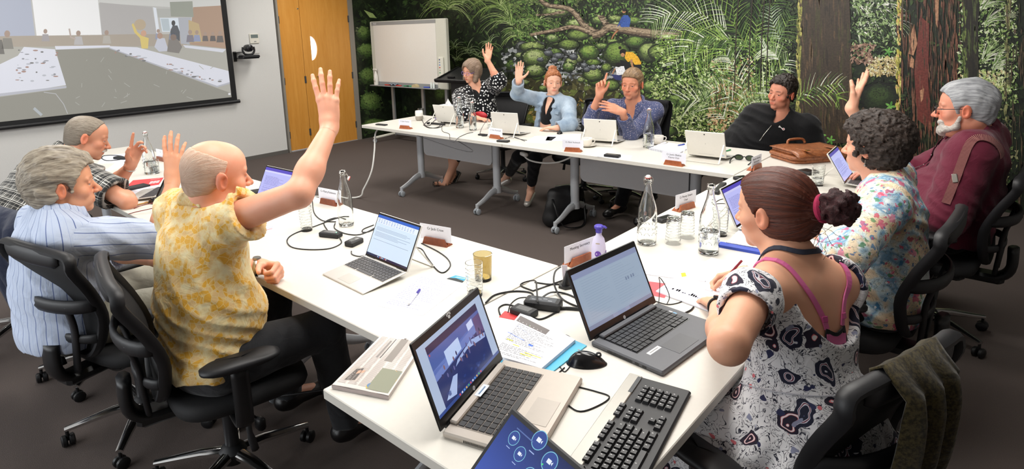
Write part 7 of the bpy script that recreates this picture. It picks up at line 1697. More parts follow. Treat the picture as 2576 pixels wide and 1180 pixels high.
def art_report(F):
 F.rect(0, 0, 1, 1, 'ebebf0'); F.rect(0.03, 0.78, 0.60, 0.92, '6a6463', 1); [F.ell(0.08 + i * 0.07, 0.81, 0.008, 0.008, 'd0d0d0', 2, 8) for i in range(7)]; F.ell(0.28, 0.81, 0.008, 0.008, '5ab85a', 3, 8)
 F.line([(0.08, 0.70), (0.42, 0.62), (0.40, 0.48), (0.06, 0.54), (0.08, 0.70)], 0.006, '8a93b8', 1); F.line([(0.05, 0.5), (0.4, 0.46)], 0.012, '5f78c8', 2); F.line([(0.36, 0.66), (0.88, 0.62), (0.86, 0.50), (0.42, 0.5)], 0.004, 'a7a5ae', 1)
 art_lines(5, 'b9a7b0', 0.1, 0.9, 0.32, 0.74, 0.03)(F)
 for x, y, w_ in ((0.12, 0.36, 0.12), (0.28, 0.30, 0.12), (0.55, 0.22, 0.30), (0.50, 0.17, 0.2)): F.rect(x, y, x + w_, y + 0.018, 'e3d94a', 4)
 F.rect(0.50, 0.40, 0.58, 0.44, '4a6fc8', 4); art_lines(6, 'a5a5b0', 0.1, 0.95, 0.04, 0.26, 0.025)(F)
sheet([(1232, 905), (1385, 942), (1476, 872), (1310, 800)], 'bright blue plastic folder under the highlighted report', 'document_folder', 'folder', 0.004, None, mat=plain('cyan_plastic', '4fb6dc', 0.35))
sheet([(1225, 895), (1362, 935), (1447, 862), (1312, 792)], 'printed report with yellow highlights on the blue folder', 'report', 'paper', 0.010, art_report, z=TZ + 0.0045)
sheet([(1255, 798), (1295, 806), (1312, 792), (1270, 783)], 'red edged card sticking out above the report', 'card', 'card', 0.001, None, mat=plain('red_card', 'c9383a', 0.5))
def art_card(F): F.rect(0, 0, 1, 1, '3f9fc4'); F.poly([(0, 0), (1, 0), (1, 0.35), (0.4, 0.5), (0, 0.3)], '2a2f30', 1); F.poly([(0.2, 0.6), (1, 0.75), (1, 0.9), (0.3, 0.8)], 'a9c9b8', 1)
sheet([(1123, 702), (1163, 712), (1174, 700), (1146, 693)], 'turquoise photo card near the tall clear glass', 'postcard', 'card', 0.0008, art_card)
def art_chart(F):
 art_lines(12, 'b9b3c2', 0.08, 0.5, 0.90, 0.96, 0.03)(F); rs = random.Random(9)
 for r in (0.10, 0.14):
  for i in range(26): F.rect(0.05 + i * 0.034, r + 0.06, 0.075 + i * 0.034, r + 0.06 + rs.uniform(0.04, 0.16) * (0.5 + 0.5 * math.sin(i * 0.35) ** 2), 'bdbfd2', 1)
 F.ell(0.45, 0.72, 0.009, 0.012, '2a2a30', 2, 8); F.ell(0.66, 0.50, 0.009, 0.012, '2a2a30', 2, 8); F.rect(0.34, 0.69, 0.46, 0.7, 'c98a8f', 1); F.rect(0.55, 0.47, 0.66, 0.48, 'c98a8f', 1)
 for i in range(12): F.rect(0.5 + i * 0.03, 0.90, 0.515 + i * 0.03, 0.905, '3a3a44', 2)
 art_lines(13, 'd7a5aa', 0.55, 0.95, 0.62, 0.85, 0.05)(F)
sheet([(1615, 690), (1716, 704), (1815, 672), (1690, 638)], 'printed pages with grey diagrams behind the dark laptop', art=lambda F: (art_lines(21, 'c7a9b0', 0.05, 0.5)(F), art_lines(22, 'a2a2b5', 0.5, 0.95, 0.1, 0.7, 0.03, True)(F)), h=0.004)
e_, bl = sheet([(1722, 690), (1820, 700), (1880, 668), (1790, 650)], 'blank page under the writing hand', h=0.003)
sheet([(1650, 735), (1810, 795), (1880, 712), (1728, 680)], 'sheet with grey bar chart under the writing hands', art=art_chart, h=0.005, z=TZ + 0.001)
sheet([(1632, 742), (1672, 750), (1690, 716), (1630, 708)], 'coral red folder corner under the bar chart sheet', 'document_folder', 'folder', 0.0008, None, mat=plain('coral_card', 'd8535a', 0.6))
sheet([(1715, 697), (1727, 695), (1724, 686), (1713, 687)], 'small yellow sticky tab on the diagram pages', 'sticky_tab', 'sticky note', 0.0006, None, z=TZ + 0.0062, mat=plain('yellow_note', 'd6cc38', 0.7))
sheet([(1322, 358), (1378, 361), (1400, 345), (1345, 343)], 'loose white pages before the denim jacket woman', h=0.002)
sheet([(1372, 354), (1460, 356), (1462, 337), (1378, 342)], 'pages beside the black mouse in the far row', h=0.002, art=art_lines(31, 'c9c9d4', 0.1, 0.9, 0.1, 0.9, 0.1))
sheet([(1502, 394), (1585, 403), (1590, 392), (1508, 384)], 'paper strip under the black box on the far row', h=0.0008)
sheet([(640, 588), (685, 576), (688, 566), (640, 574)], 'sheet with red and blue stripes below the raised arm', h=0.001, art=lambda F: (F.rect(0, 0.02, 1, 0.12, 'c9384a', 1), F.rect(0, 0.3, 1, 0.36, '5a6aa8', 1), F.rect(0, 0.5, 1, 0.56, '5a6aa8', 1)))
sheet([(245, 412), (330, 408), (332, 385), (262, 392)], 'sheets of paper by the coiled cable on the far left table', h=0.002, art=art_lines(33, 'b5b5c0', 0.1, 0.9, 0.1, 0.9, 0.1))
sheet([(262, 432), (345, 412), (352, 398), (300, 404)], 'stapled pages behind the plaid elbow', h=0.003)
def art_red(F): F.rect(0, 0, 1, 1, 'd83a3e'); [F.rect(0.66 + i * 0.10, 0.30, 0.74 + i * 0.10, 0.62, 'f0dcdc', 1) for i in range(3)]; [F.rect(0.685 + i * 0.10, y, 0.715 + i * 0.10, y + 0.08, 'd83a3e', 2) for i in range(3) for y in (0.36, 0.49)]; F.rect(0.6, 0.85, 0.9, 0.88, 'f0c0c0', 1)
sheet([(308, 480), (400, 466), (412, 448), (335, 455)], 'red booklet with white figures between plaid man and laptop', 'booklet', 'booklet', 0.004, art_red, mat=plain('booklet_edge', 'e6e2e2', 0.8))
sheet([(296, 498), (395, 478), (400, 466), (310, 482)], 'stack of white pages beneath the red booklet', h=0.003)
# spiral notebooks
def notebook(pts, label, edgecol, comb=None, h=0.010, z=TZ):
 e, bl = sheet(pts, label, 'spiral_notebook', 'notebook', h, art_lines(41, 'c3c3d6', 0.1, 0.9, 0.12, 0.88, 0.08), z=z)
 m = MB(); n = 26
 for i in range(n):
  p = bl((i + 0.5) / n, -0.012); q = bl((i + 0.5) / n, 0.03); m.tube([(p[0], p[1], 0.002), (p[0], p[1], h + 0.004), (q[0], q[1], h + 0.003)], 0.0012, 5)
 m.build('binding_wire', plain('wire_' + edgecol, edgecol, 0.4), e, True); return e
notebook([(1826, 617), (1915, 634), (1935, 598), (1862, 580)], 'wire bound notebook beside the auburn head', '6a6a72')
sheet([(1806, 622), (1914, 642), (1916, 632), (1812, 614)], 'blue comb bound document edge beside the filled bottle', 'comb_bound_document', 'document', 0.012, None, mat=plain('comb_blue', '2f4cb8', 0.4))
notebook([(1632, 377), (1702, 392), (1738, 372), (1672, 360)], 'white spiral notebook with a blue pen behind the Deputy Chair card', '55555c', h=0.012)
# pens
def pen(a, b, label, col, r=0.0045, z=TZ + 0.0055, tip='c0c0c0', name='pen', p3=None):
 A_, B_ = (T(*a, z=z), T(*b, z=z)) if p3 is None else p3; e = empty(name, label, 'pen', A_); D = B_ - A_; L = np.linalg.norm(D); D = nrm(D)
 m = MB(); m.tube([D * 0.0, D * 0.010], [0.0008, r * 0.9], 8, 1); m.tube([D * 0.010, D * L * 0.72], r, 8, 0); m.build('barrel', [plain('pen_' + col, col, 0.3), plain('tip_' + tip, tip, 0.3)], e, True, autosmooth=40)
 m = MB(); m.tube([D * L * 0.72, D * L], [r * 1.12, r], 8); q = nrm(np.cross(D, (0, 0, 1))); m.box(D * L * 0.86 + np.array((0, 0, r * 1.2)), (L * 0.22, r * 0.7, r * 0.4), ax=(D, q, np.cross(D, q))); m.build('cap', plain('cap_' + label[:6], '4a3fa0' if 'violet ballpoint' in label else col, 0.35), e, True, autosmooth=40)
 return e
pen((1026, 768), (1056, 729), 'clear and violet ballpoint lying on the handwritten sheet', 'd6d6e0')
pen((1703, 366), (1722, 363), 'blue pen on the white spiral notebook', '3a4fb0', z=TZ + 0.018)
pen((1822, 381), (1838, 377), 'green marker beside the fourth laptop back', '2f9a5a')
pen((1093, 299), (1103, 295), 'violet pen behind the cable tangle at the whiteboard end', '6a3fb0')
pen((338, 517), (373, 509), 'wooden pencil with a green end before the open silver laptop', 'b98a55', 0.005, name='pencil', tip='b98a55')
pw = PR['paisley']['J']; tipP = at(1806, 722, z=TZ + 0.008); endP = reach(tipP, 1866, 656, 0.14, near=True)
pen(None, None, 'dark red pen held in the writing hand', '8a1f34', 0.0042, p3=(tipP, endP))
# mice
def mouse(px, py, label, rz, s_=1.0, mat=None):
 p = T(px, py); e = place('computer_mouse', label, 'computer mouse', p, rz)
 def f(u, v):
  a = 2 * math.pi * u; q = math.sin(v * math.pi / 2); zz = 0.036 * s_ * (1 - q ** 2.2) ; x = 0.029 * s_ * q ** 0.8 * math.cos(a); y = 0.052 * s_ * q ** 0.8 * math.sin(a); return (x, y, max(0.001, zz * (0.9 - 0.25 * y / (0.052 * s_))))
 m = MB(); m.grid(f, 28, 10, wrap=True); m.build('shell', mat or plain('mouse_gloss', '1a1a1c', 0.18), e, True)
 m = MB(); m.lathe([(0.004, -0.003), (0.0085, -0.002), (0.0085, 0.002), (0.004, 0.003)], (0, 0.030 * s_, 0.025 * s_), 14, ax=((0, 1, 0), (0, 0, 1), (1, 0, 0))); m.build('scroll_wheel', M_dgrey, e, True)
 F = Flat(); F.ell(0, -0.02 * s_, 0.004, 0.004, '8a8c90'); F.build('maker_mark', M_ink, lambda x, y, z_: (x, y, 0.0385 * s_), e); return e
mouse(1476, 915, 'glossy black mouse beside the blue folder', -0.9, 1.12)
mouse(392, 511, 'black mouse beside the red framed glasses', -1.1)
mouse(1408, 336, 'small black mouse in the far row pages', 0.5, 0.9)
# slim black boxes, phones and adapters
def gadget(a, b, label, w_, h, name='power_adapter', cat='adapter', col=None, led=False, z=TZ, cord=True, sticker=False):
 A_, B_ = T(*a, z=z), T(*b, z=z); X = nrm((B_ - A_) * (1, 1, 0)); L = np.linalg.norm(B_ - A_); o = (A_ + B_) / 2; e = place(name, label, cat, o, math.atan2(X[1], X[0]), z=z)
 m = MB(); m.box((0, 0, h / 2), (L, w_, h), bevel=min(h, w_) * 0.18); m.build('case', col or M_black2, e)
 m = MB(); m.box((0, 0, h + 0.0002), (L * 0.6, w_ * 0.55, 0.0006)); m.build('top_plate', M_bez, e)
 if led: m = MB(); m.box((L * 0.3, 0, h + 0.0006), (0.004, 0.004, 0.001)); g = NT('green_led'); g.set('Emission Color', (0.1, 1, 0.3, 1)); g.set('Emission Strength', 6); m.build('green_light', g.m, e)
 if sticker: F = Flat(); F.rect(-L * 0.36, -w_ * 0.32, L * 0.36, w_ * 0.32, '4a4d52'); art_ = [F.rect(-L * 0.3 + i * L * 0.15, w_ * (0.1 * (i % 3) - 0.15), -L * 0.3 + i * L * 0.15 + L * 0.11, w_ * (0.1 * (i % 3) - 0.10), 'b5b8bd', 1) for i in range(4)]; F.build('rating_label', M_ink, lambda x, y, z_: (x, y, h + 0.0008 + z_ * 0.0001), e)
 return e
gadget((808, 593), (857, 598), 'black charger block with a green light near the empty glass', 0.045, 0.024, led=True)
gadget((876, 622), (906, 608), 'black adapter left of the white laptop', 0.05, 0.024)
gadget((1322, 768), (1412, 780), 'large black laptop power brick with a grey label between the laptops', 0.055, 0.030, sticker=True)
gadget((1292, 782), (1345, 800), 'flat black adapter plug left of the power brick', 0.05, 0.022)
gadget((948, 314), (972, 316), 'black remote at the whiteboard end of the far row', 0.045, 0.012, 'remote_control', 'remote control')
gadget((1252, 356), (1280, 358), 'small black recorder at the front edge of the far row', 0.05, 0.016, 'voice_recorder', 'recorder')
gadget((1205, 340), (1226, 342), 'thin black adapter left of the second far row name card', 0.04, 0.014)
gadget((1522, 393), (1559, 397), 'black rectangular case on a paper strip on the far row', 0.05, 0.020, 'glasses_case', 'case')
gadget((1655, 560), (1690, 550), 'black desk microphone box behind the upturned glasses', 0.05, 0.018, 'microphone_box', 'microphone')
gadget((2018, 438), (2045, 434), 'black leather wallet left of the water glass', 0.10, 0.018, 'wallet', 'wallet', col=plain('wallet_leather', '1c1a1a', 0.5))
gadget((1800, 490), (1820, 466), 'black telephone handset left of the lilac laptop', 0.035, 0.02, 'phone_handset', 'phone')
gadget((617, 488), (655, 482), 'black phone lying right of the bald head', 0.09, 0.010, 'mobile_phone', 'phone')
gadget((307, 480), (370, 466), 'black tablet computer on the red booklet', 0.09, 0.010, 'tablet_computer', 'tablet', z=TZ + 0.0045)
gadget((1076, 312), (1118, 316), 'black power strip inside the cable tangle at the whiteboard end', 0.04, 0.02)
gadget((290, 400), (318, 402), 'black adapter with coiled cable on the far left table', 0.04, 0.022)
gadget((1852, 455), (1880, 452), 'black puck microphone near the Chief Executive card', 0.07, 0.022, 'microphone_puck', 'microphone')
# cables (each its own thing)
def cable(pts, label, r=0.0028, mat=None, z=TZ, name='cable', n=5):
 P = []
 for p in pts:
  zz = z + r + (p[2] if len(p) > 2 else 0.0); P.append(at(p[0], p[1], z=zz))
 m = MB(); m.tube(smoothpath(P, n), r, 6); o = m.build(name, mat or M_cable, None, True, autosmooth=60); tag(o, label, 'cable'); return o
cable([(855, 600), (858, 612), (830, 625), (780, 628), (735, 622), (722, 605), (740, 588), (790, 570), (850, 548), (880, 545)], 'black cable looping round the empty glass on the left row')
cable([(832, 590), (815, 565), (822, 555), (845, 548), (870, 552)], 'short black cable from the green lit charger to the bottle')
cable([(776, 487), (785, 500), (790, 535), (812, 555), (845, 558)], 'black cable running down beside the raised elbow on the left row')
cable([(843, 562), (842, 575), (870, 588), (905, 590), (940, 575), (955, 562)], 'black cable from the bottle foot to the white laptop')
cable([(940, 566), (915, 576), (912, 584), (930, 582), (952, 570)], 'small cable loop left of the white laptop')
cable([(884, 632), (886, 640), (905, 645), (925, 640)], 'grey cable from the adapter under the white laptop', mat=M_cableg)
cable([(1045, 622, 0.03), (1062, 628), (1075, 648), (1100, 680), (1118, 685), (1133, 668), (1125, 650), (1100, 632), (1060, 612)], 'black charging cable looping behind the slim white laptop')
cable([(1222, 762), (1245, 742), (1290, 733), (1330, 735), (1342, 745), (1342, 765, 0.02)], 'thick black cable arching left of the power brick', 0.0035)
cable([(1258, 792), (1255, 775), (1272, 766), (1300, 772), (1320, 785)], 'black cable loop above the report')
cable([(1278, 786), (1285, 765), (1305, 750), (1335, 748)], 'thin black cable into the power brick', 0.002)
cable([(1342, 732), (1312, 720), (1315, 712), (1345, 706, 0.03), (1350, 725, 0.05), (1352, 760, 0.03)], 'black cable with a tall loop by the power brick', 0.003)
cable([(1340, 732), (1385, 716), (1430, 700)], 'black cable crossing to the dark laptop screen', 0.003)
cable([(1345, 710), (1380, 715), (1410, 715)], 'black cable from the loop to the plug', 0.003)
cable([(1410, 672, 0.02), (1396, 685, 0.04), (1394, 715, 0.02), (1412, 750), (1450, 770), (1485, 775)], 'black cable hanging in an arc at the seat corner of the tables', 0.0035)
cable([(1360, 752), (1385, 736, 0.01), (1420, 738), (1455, 752)], 'black cable arching over the power brick', 0.0035)
cable([(1412, 775), (1440, 776), (1480, 780)], 'ribbed black plug lead right of the power brick', 0.006)
cable([(1338, 797), (1355, 803), (1375, 798), (1405, 782)], 'black cable under the power brick', 0.003)
cable([(1392, 842), (1425, 843), (1440, 855)], 'thin black wire on the bare table above the mouse', 0.0018)
cable([(1408, 922), (1422, 935), (1440, 905), (1400, 900)], 'thin mouse wire by the blue folder', 0.0016)
cable([(1420, 925), (1395, 950), (1390, 975), (1425, 1015), (1460, 1035), (1510, 1018), (1533, 998), (1500, 985), (1450, 972)], 'mouse cable looping over the table behind the keyboard', 0.002)
cable([(1657, 766), (1660, 715, 0.05), (1658, 698, 0.085), (1670, 712, 0.07), (1684, 745, 0.02), (1678, 764)], 'thin black wire standing in a loop behind the dark laptop', 0.0016)
cable([(1650, 758), (1680, 766), (1712, 760), (1735, 745)], 'thin black wire along the papers behind the dark laptop', 0.0018)
cable([(1745, 772), (1738, 780), (1722, 788)], 'black usb lead at the right rear of the dark laptop', 0.003)
cable([(1062, 302), (1072, 318), (1100, 322), (1118, 312), (1112, 300), (1095, 302), (1080, 316), (1068, 312), (1090, 296), (1110, 300), (1105, 318), (1080, 322), (1065, 314)], 'tangled black cable at the whiteboard end of the far row', 0.0035)
cable([(1112, 316), (1113, 330), (1130, 337), (1132, 352, -0.01), (1142, 357, -0.02), (1155, 345), (1175, 336), (1190, 333)], 'grey cable dipping over the far table edge', mat=M_cableg)
cable([(1230, 297, 0.10), (1218, 312, 0.05), (1208, 332), (1212, 342), (1228, 342)], 'grey cable from the second laptop to the small glass', mat=M_cableg)
cable([(1253, 322, 0.05), (1250, 310, 0.09), (1262, 306, 0.10), (1275, 318, 0.08), (1285, 340), (1300, 348), (1325, 353)], 'grey cable looped on the second laptop back', mat=M_cableg)
cable([(1270, 349), (1290, 344), (1320, 355)], 'grey cable from the recorder', mat=M_cableg)
cable([(1885, 452), (1900, 430), (1915, 424), (1930, 432)], 'black cable behind the auburn head by the Chief Executive card', 0.003)
cable([(1832, 470), (1850, 458), (1880, 440), (1900, 425), (1920, 428)], 'black cable from the puck microphone', 0.003)
cable([(1798, 510), (1812, 502), (1830, 500)], 'black wire left of the lilac laptop', 0.002)
cable([(1798, 513), (1815, 512), (1830, 513)], 'second black wire left of the lilac laptop', 0.002)
cable([(318, 402), (340, 405), (352, 402)], 'short black lead on the far left table')
cable([(255, 398), (262, 392), (290, 391), (312, 395), (300, 402), (268, 404), (255, 398)], 'coil of black cable on the far left table', 0.004)
cable([(455, 452), (462, 462), (458, 475), (470, 480), (485, 478)], 'headphone wire behind the bald head', 0.003)
# plug with white label
e = place('power_plug', 'black power plug with a pale tag at the corner of the tables', 'plug', T(1424, 722)); m = MB(); m.prism([(0.03 * math.cos(a), 0.03 * math.sin(a)) for a in np.linspace(0, 2 * math.pi, 6, endpoint=False)], 0, 0.010); m.tube([(0, 0, 0.008), (0, 0, 0.02), (0.004, 0, 0.045), (0.005, 0.0, 0.065)], [0.018, 0.015, 0.009, 0.004], 10); m.build('plug_body', M_black, e, True, autosmooth=35)
m = MB(); m.box((-0.018, 0.02, 0.045), (0.022, 0.002, 0.06), ax=((0.9, 0.3, 0.1), (-0.3, 0.9, 0), (-0.1, 0, 1))); m.build('paper_tag', plain('tag_paper', 'd9cfd6', 0.8), e)
# tablet phone with call screen
c_, s_ = math.cos(-15 * D2R), math.sin(-15 * D2R); Xd = np.array((c_, s_, 0)); Yd = np.array((-s_ * math.cos(42 * D2R), c_ * math.cos(42 * D2R), math.sin(42 * D2R))); Zd = np.cross(Xd, Yd)
A_ = T(1288, 1023, z=0.862); B_ = A_ - Yd * 0.178
e = place('tablet_phone', 'black tablet showing a blue call screen at the bottom edge', 'tablet', B_, z=TZ); m = MB(); org = B_ - np.array((B_[0], B_[1], TZ)); W2, L2 = 0.25, 0.178
cpt = lambda x, y, q=0.0: org + Xd * x + Yd * y + Zd * q
m.box(cpt(W2 / 2, L2 / 2, -0.006), (W2, L2, 0.012), ax=(Xd, Yd, Zd), bevel=0.004); m.build('housing', M_black2, e)
def scr_phone(F, w, h):
 F.poly([(0, 0), (w, 0), (w, h), (0, h)], '3a55b0', 0, ('1f2850', (0, 0.1, 1, 0.8)));
 for (x, y, r_) in ((0.10, 0.42, 0.10), (0.36, 0.62, 0.13), (0.26, 0.32, 0.10), (0.58, 0.50, 0.13), (0.48, 0.20, 0.11), (0.82, 0.30, 0.1)):
  cx, cy, rr = x * w + 0.02, y * h + 0.36 * h, r_ * h; F.ell(cx, cy, rr, rr, '7fc4d8', 1, 26); F.ell(cx, cy, rr * 0.92, rr * 0.92, '33498f', 2, 26); F.rect(cx - rr * 0.35, cy - rr * 0.22, cx + rr * 0.22, cy + rr * 0.22, 'dfe6f8', 3); F.poly([(cx + rr * 0.25, cy), (cx + rr * 0.45, cy + rr * 0.2), (cx + rr * 0.45, cy - rr * 0.2)], 'dfe6f8', 3); F.rect(cx - rr * 0.4, cy - rr * 1.45, cx + rr * 0.4, cy - rr * 1.35, '9fb2e0', 3)
 F.ell(w * 0.60, h * 0.30, h * 0.10, h * 0.07, '3fc24a', 4, 20); F.ell(w * 0.62, h * 0.78, 0.002, 0.002, '4fe07a', 4, 8); F.rect(w * 0.66, h * 0.70, w * 0.85, h * 0.72, '6f8fd0', 3); F.rect(w * 0.15, h * 0.90, w * 0.4, h * 0.915, '5a6fa8', 3)
F = Flat(); scr_phone(F, W2 * 0.9, L2 * 0.86); F.build('display', M_scr, lambda x, y, z_: cpt(x + W2 * 0.05, y + L2 * 0.07, 0.0005 + z_ * 0.00006), e)
q_ = cpt(W2 / 2, L2 * 0.55, -0.012); m = MB(); m.box((q_[0], q_[1], q_[2] * 0.5), (W2 * 0.5, 0.04, q_[2] * 0.96), ax=rotz(-15 * D2R), bevel=0.002); m.build('stand', M_black, e)
# keyboard
kA, kB, kC = T(1435, 1143, z=TZ + 0.018), T(1585, 934, z=TZ + 0.018), T(1723, 970, z=TZ + 0.018)
yd = nrm((kB - kA) * (1, 1, 0)); xk = nrm((kC - kB) * (1, 1, 0)); xk = nrm(xk - (xk @ yd) * yd); Lk, Wk = 0.450, 0.165
e = place('keyboard', 'black and silver desktop keyboard on the near table', 'keyboard', (kB[0], kB[1], 0), 0)
kp = lambda u, v, q: np.array((0, 0, 0)) - yd * u + xk * v + np.array((0, 0, q))     # u from the number pad end, v from the back edge
def kslab(u0, u1, v0, v1, z0, z1, mat, name, bev=0.002, par=None):
 m = MB(); m.box(kp((u0 + u1) / 2, (v0 + v1) / 2, (z0 + z1) / 2), (u1 - u0, v1 - v0, z1 - z0), ax=(-yd, xk, np.cross(-yd, xk)), bevel=bev); return m.build(name, mat, par or e)
kslab(0, Lk, 0, Wk, 0.0, 0.012, M_black2, 'keyboard_base', 0.004); kslab(0.002, Lk, 0, 0.036, 0.010, 0.0155, plain('kb_silver', '9a9790', 0.35, metal=0.5), 'silver_strip', 0.002)
rows = [(0.0275, 1.0)]; kk = 0.0187; knum = 0
def key(u, v, wu=1.0, wv=1.0):
 m = MB(); c = kp(u, v, 0.016); a, b = (kk * wu * 0.92) / 2, (kk * wv * 0.92) / 2; V_ = []
 for zz, s_ in ((0.012, 1.0), (0.0195, 0.74)):
  for sx, sy in ((-1, -1), (1, -1), (1, 1), (-1, 1)): V_.append(kp(u + sx * (a - (1 - s_) * kk * 0.5), v + sy * (b - (1 - s_) * kk * 0.5), zz))
 m.add(V_, [[3, 2, 1, 0], [4, 5, 6, 7], [0, 1, 5, 4], [1, 2, 6, 5], [2, 3, 7, 6], [3, 0, 4, 7]]); o = m.build('key', M_key, e)
 F = Flat(); F.rect(-0.0015, -0.002, 0.001, 0.0015, 'c9c9c9'); F.build('key_legend', M_ink, lambda x, y, z_: kp(u - 0.003 + x, v - 0.002 + y, 0.0197), o)
v0 = 0.030
for r in range(6):
 v = v0 + (0 if r == 0 else 0.004) + r * kk + kk / 2
 # main block (left end of keyboard = far u); u counted from number pad
 if r == 0:
  us = [0.155 + 0.019 * i for i in (0, 1, 2)] + [0.235 + 0.019 * i + 0.012 * (i // 4) for i in range(12)] + [0.435]
  for u in us: key(u if u < Lk - 0.01 else Lk - 0.014, v - 0.004)
  continue
 n = 14
 u = 0.155 + 0.062
 if r == 5:
  for wu in (1.4, 1.2, 1.2, 6.2, 1.2, 1.4): key(u + kk * wu / 2, v, wu); u += kk * wu
 else:
  firstw = {1: 1.9, 2: 1.4, 3: 2.0, 4: 2.4}[r]; key(u + kk * firstw / 2, v, firstw); u += kk * firstw
  while u < Lk - 0.010 - kk * 0.9: key(u + kk / 2, v); u += kk
 if r in (1, 2):
  for i in range(3): key(0.150 + kk * i + kk / 2, v)
 if r == 4: key(0.150 + kk * 1.5, v)
 if r == 5:
  for i in range(3): key(0.150 + kk * i + kk / 2, v)
 for i in range(4): key(0.062 + 0.0 + kk * (i - 2.6) + kk / 2 + 0.03, v)
kslab(0.01, 0.09, 0.026, 0.0365, 0.0155, 0.016, M_dgrey, 'light_panel', 0.0)
# cups
def cup(px, py, label, spoon=False):
 p = T(px, py); e = place('cup', label, 'cup', p, 0.6, z=TZ + 0.006); m = MB(); m.lathe([(0, 0.004), (0.022, 0.004), (0.023, 0), (0.026, 0.001), (0.036, 0.02), (0.0405, 0.045), (0.041, 0.062), (0.0385, 0.062), (0.037, 0.045), (0.032, 0.02), (0.0, 0.010)], n=28); m.build('bowl', plain('crockery', 'e6e1d8', 0.2), e, True)
 m = MB(); m.tube(smoothpath([(0.038, 0, 0.052), (0.056, 0, 0.05), (0.06, 0, 0.036), (0.05, 0, 0.022), (0.036, 0, 0.022)], 4), 0.0038, 8); m.build('handle', plain('crockery', 'e6e1d8', 0.2), e, True)
 m = MB(); m.lathe([(0, 0.05), (0.037, 0.05)], n=20); m.build('coffee', plain('coffee', '3a2417', 0.2), e)
 s_ = place('saucer', label.replace('white cup', 'round white saucer under the cup'), 'saucer', p); m = MB(); m.lathe([(0, 0), (0.035, 0), (0.055, 0.006), (0.074, 0.014), (0.075, 0.016), (0.054, 0.0095), (0.035, 0.004), (0, 0.004)], n=32); m.build('dish', plain('crockery', 'e6e1d8', 0.2), s_, True)
cup(1477, 368, 'white cup beside the third laptop back'); cup(1656, 362, 'white cup right of the far row bottle')
# white glass mug at the whiteboard end
e = place('travel_mug', 'white and grey ceramic travel mug at the whiteboard end', 'mug', T(1055, 303)); m = MB(); m.lathe([(0, 0), (0.03, 0.001), (0.038, 0.012), (0.041, 0.03), (0.041, 0.05)], n=24, mi=1); m.lathe([(0.041, 0.05), (0.042, 0.08), (0.039, 0.105), (0.036, 0.105), (0.036, 0.06), (0, 0.055)], n=24, mi=0); m.build('mug_body', [plain('mug_white', 'e9e6df', 0.3), plain('mug_grey', '9c9488', 0.5)], e, True)
# tissue box on a black box
p = T(1084, 282, z=TZ); p = np.array((-4.86, 4.50, 0)); p = T(1088, 300);
e = place('projector', 'black device under the tissue box at the whiteboard end', 'projector', at(1088, 300, z=TZ) + (0, 0.25, 0), 0.1); m = MB(); m.box((0, 0, 0.04), (0.24, 0.16, 0.07), bevel=0.012); m.build('housing', M_black2, e, False); m = MB(); m.lathe([(0, 0.012), (0.02, 0.012), (0.024, 0), (0, 0)], (-0.06, -0.08, 0.045), 16, ax=((1, 0, 0), (0, 0, 1), (0, -1, 0))); m.build('lens', plain('lens_dark', '0a0a10', 0.05), e, True)
e2 = place('tissue_box', 'white tissue box with blue lettering and a tissue standing out', 'tissue box', at(1088, 300, z=TZ) + (0, 0.25, 0), 0.1, z=TZ + 0.075); m = MB(); m.box((0, 0, 0.025), (0.23, 0.12, 0.05), bevel=0.002); bo = m.build('carton', plain('carton_white', 'dfe3ea', 0.6), e2)
curve_text('lettering', 'GBC', 0.034, plain('print_blue', '1f3fb0', 0.6), frame((-0.01, -0.0605, 0.024), (1, 0, 0), (0, 0, 1), (0, -1, 0)), bo)
m = MB(); m.grid(lambda u, v: ((u - 0.5) * 0.11 * (1 - v * 0.8), 0.012 * math.sin(u * 9) * (1 - v), 0.05 + 0.06 * v + 0.01 * math.sin(u * 5)), 10, 6); m.build('tissue', plain('tissue_white', 'eceae6', 0.9), e2, True)
# glasses
def specs(px, py, label, rz, col, lens, s_=1.0, name='spectacles', cat='glasses'):
 e = place(name, label, cat, T(px, py), rz); m = MB()
 for q in (-1, 1):
  pts = [(q * 0.036 + 0.027 * math.cos(a), 0, 0.020 + 0.018 * math.sin(a)) for a in np.linspace(0, 2 * math.pi, 16, endpoint=False)]; m.tube(pts, 0.002 * s_, 6, closed=True)
  m.tube(smoothpath([(q * 0.066, 0, 0.025), (q * 0.069, 0.03, 0.022), (q * 0.066, 0.10, 0.012), (q * 0.058, 0.135, 0.003)], 4), 0.0024 * s_, 6)
 m.tube([(-0.01, 0, 0.024), (0, 0.002, 0.028), (0.01, 0, 0.024)], 0.002 * s_, 6); m.build('frame', plain('frame_' + col, col, 0.3), e, True)
 m = MB()
 for q in (-1, 1): m.lathe([(0, -0.0006), (1, -0.0006), (1, 0.0006), (0, 0.0006)], (q * 0.036, 0, 0.020), 18, ax=((0.0265, 0, 0), (0, 0, 0.0175), (0, -1, 0)))
 m.build('lenses', lens, e); return e
specs(397, 526, 'red and black reading glasses near the black mouse', 2.6, '7a2f26', M_glass)
specs(1872, 404, 'dark green sunglasses left of the briefcase', math.pi + 0.1, '15171a', plain('sun_lens', '2f3d22', 0.08), 1.6, 'sunglasses', 'sunglasses')
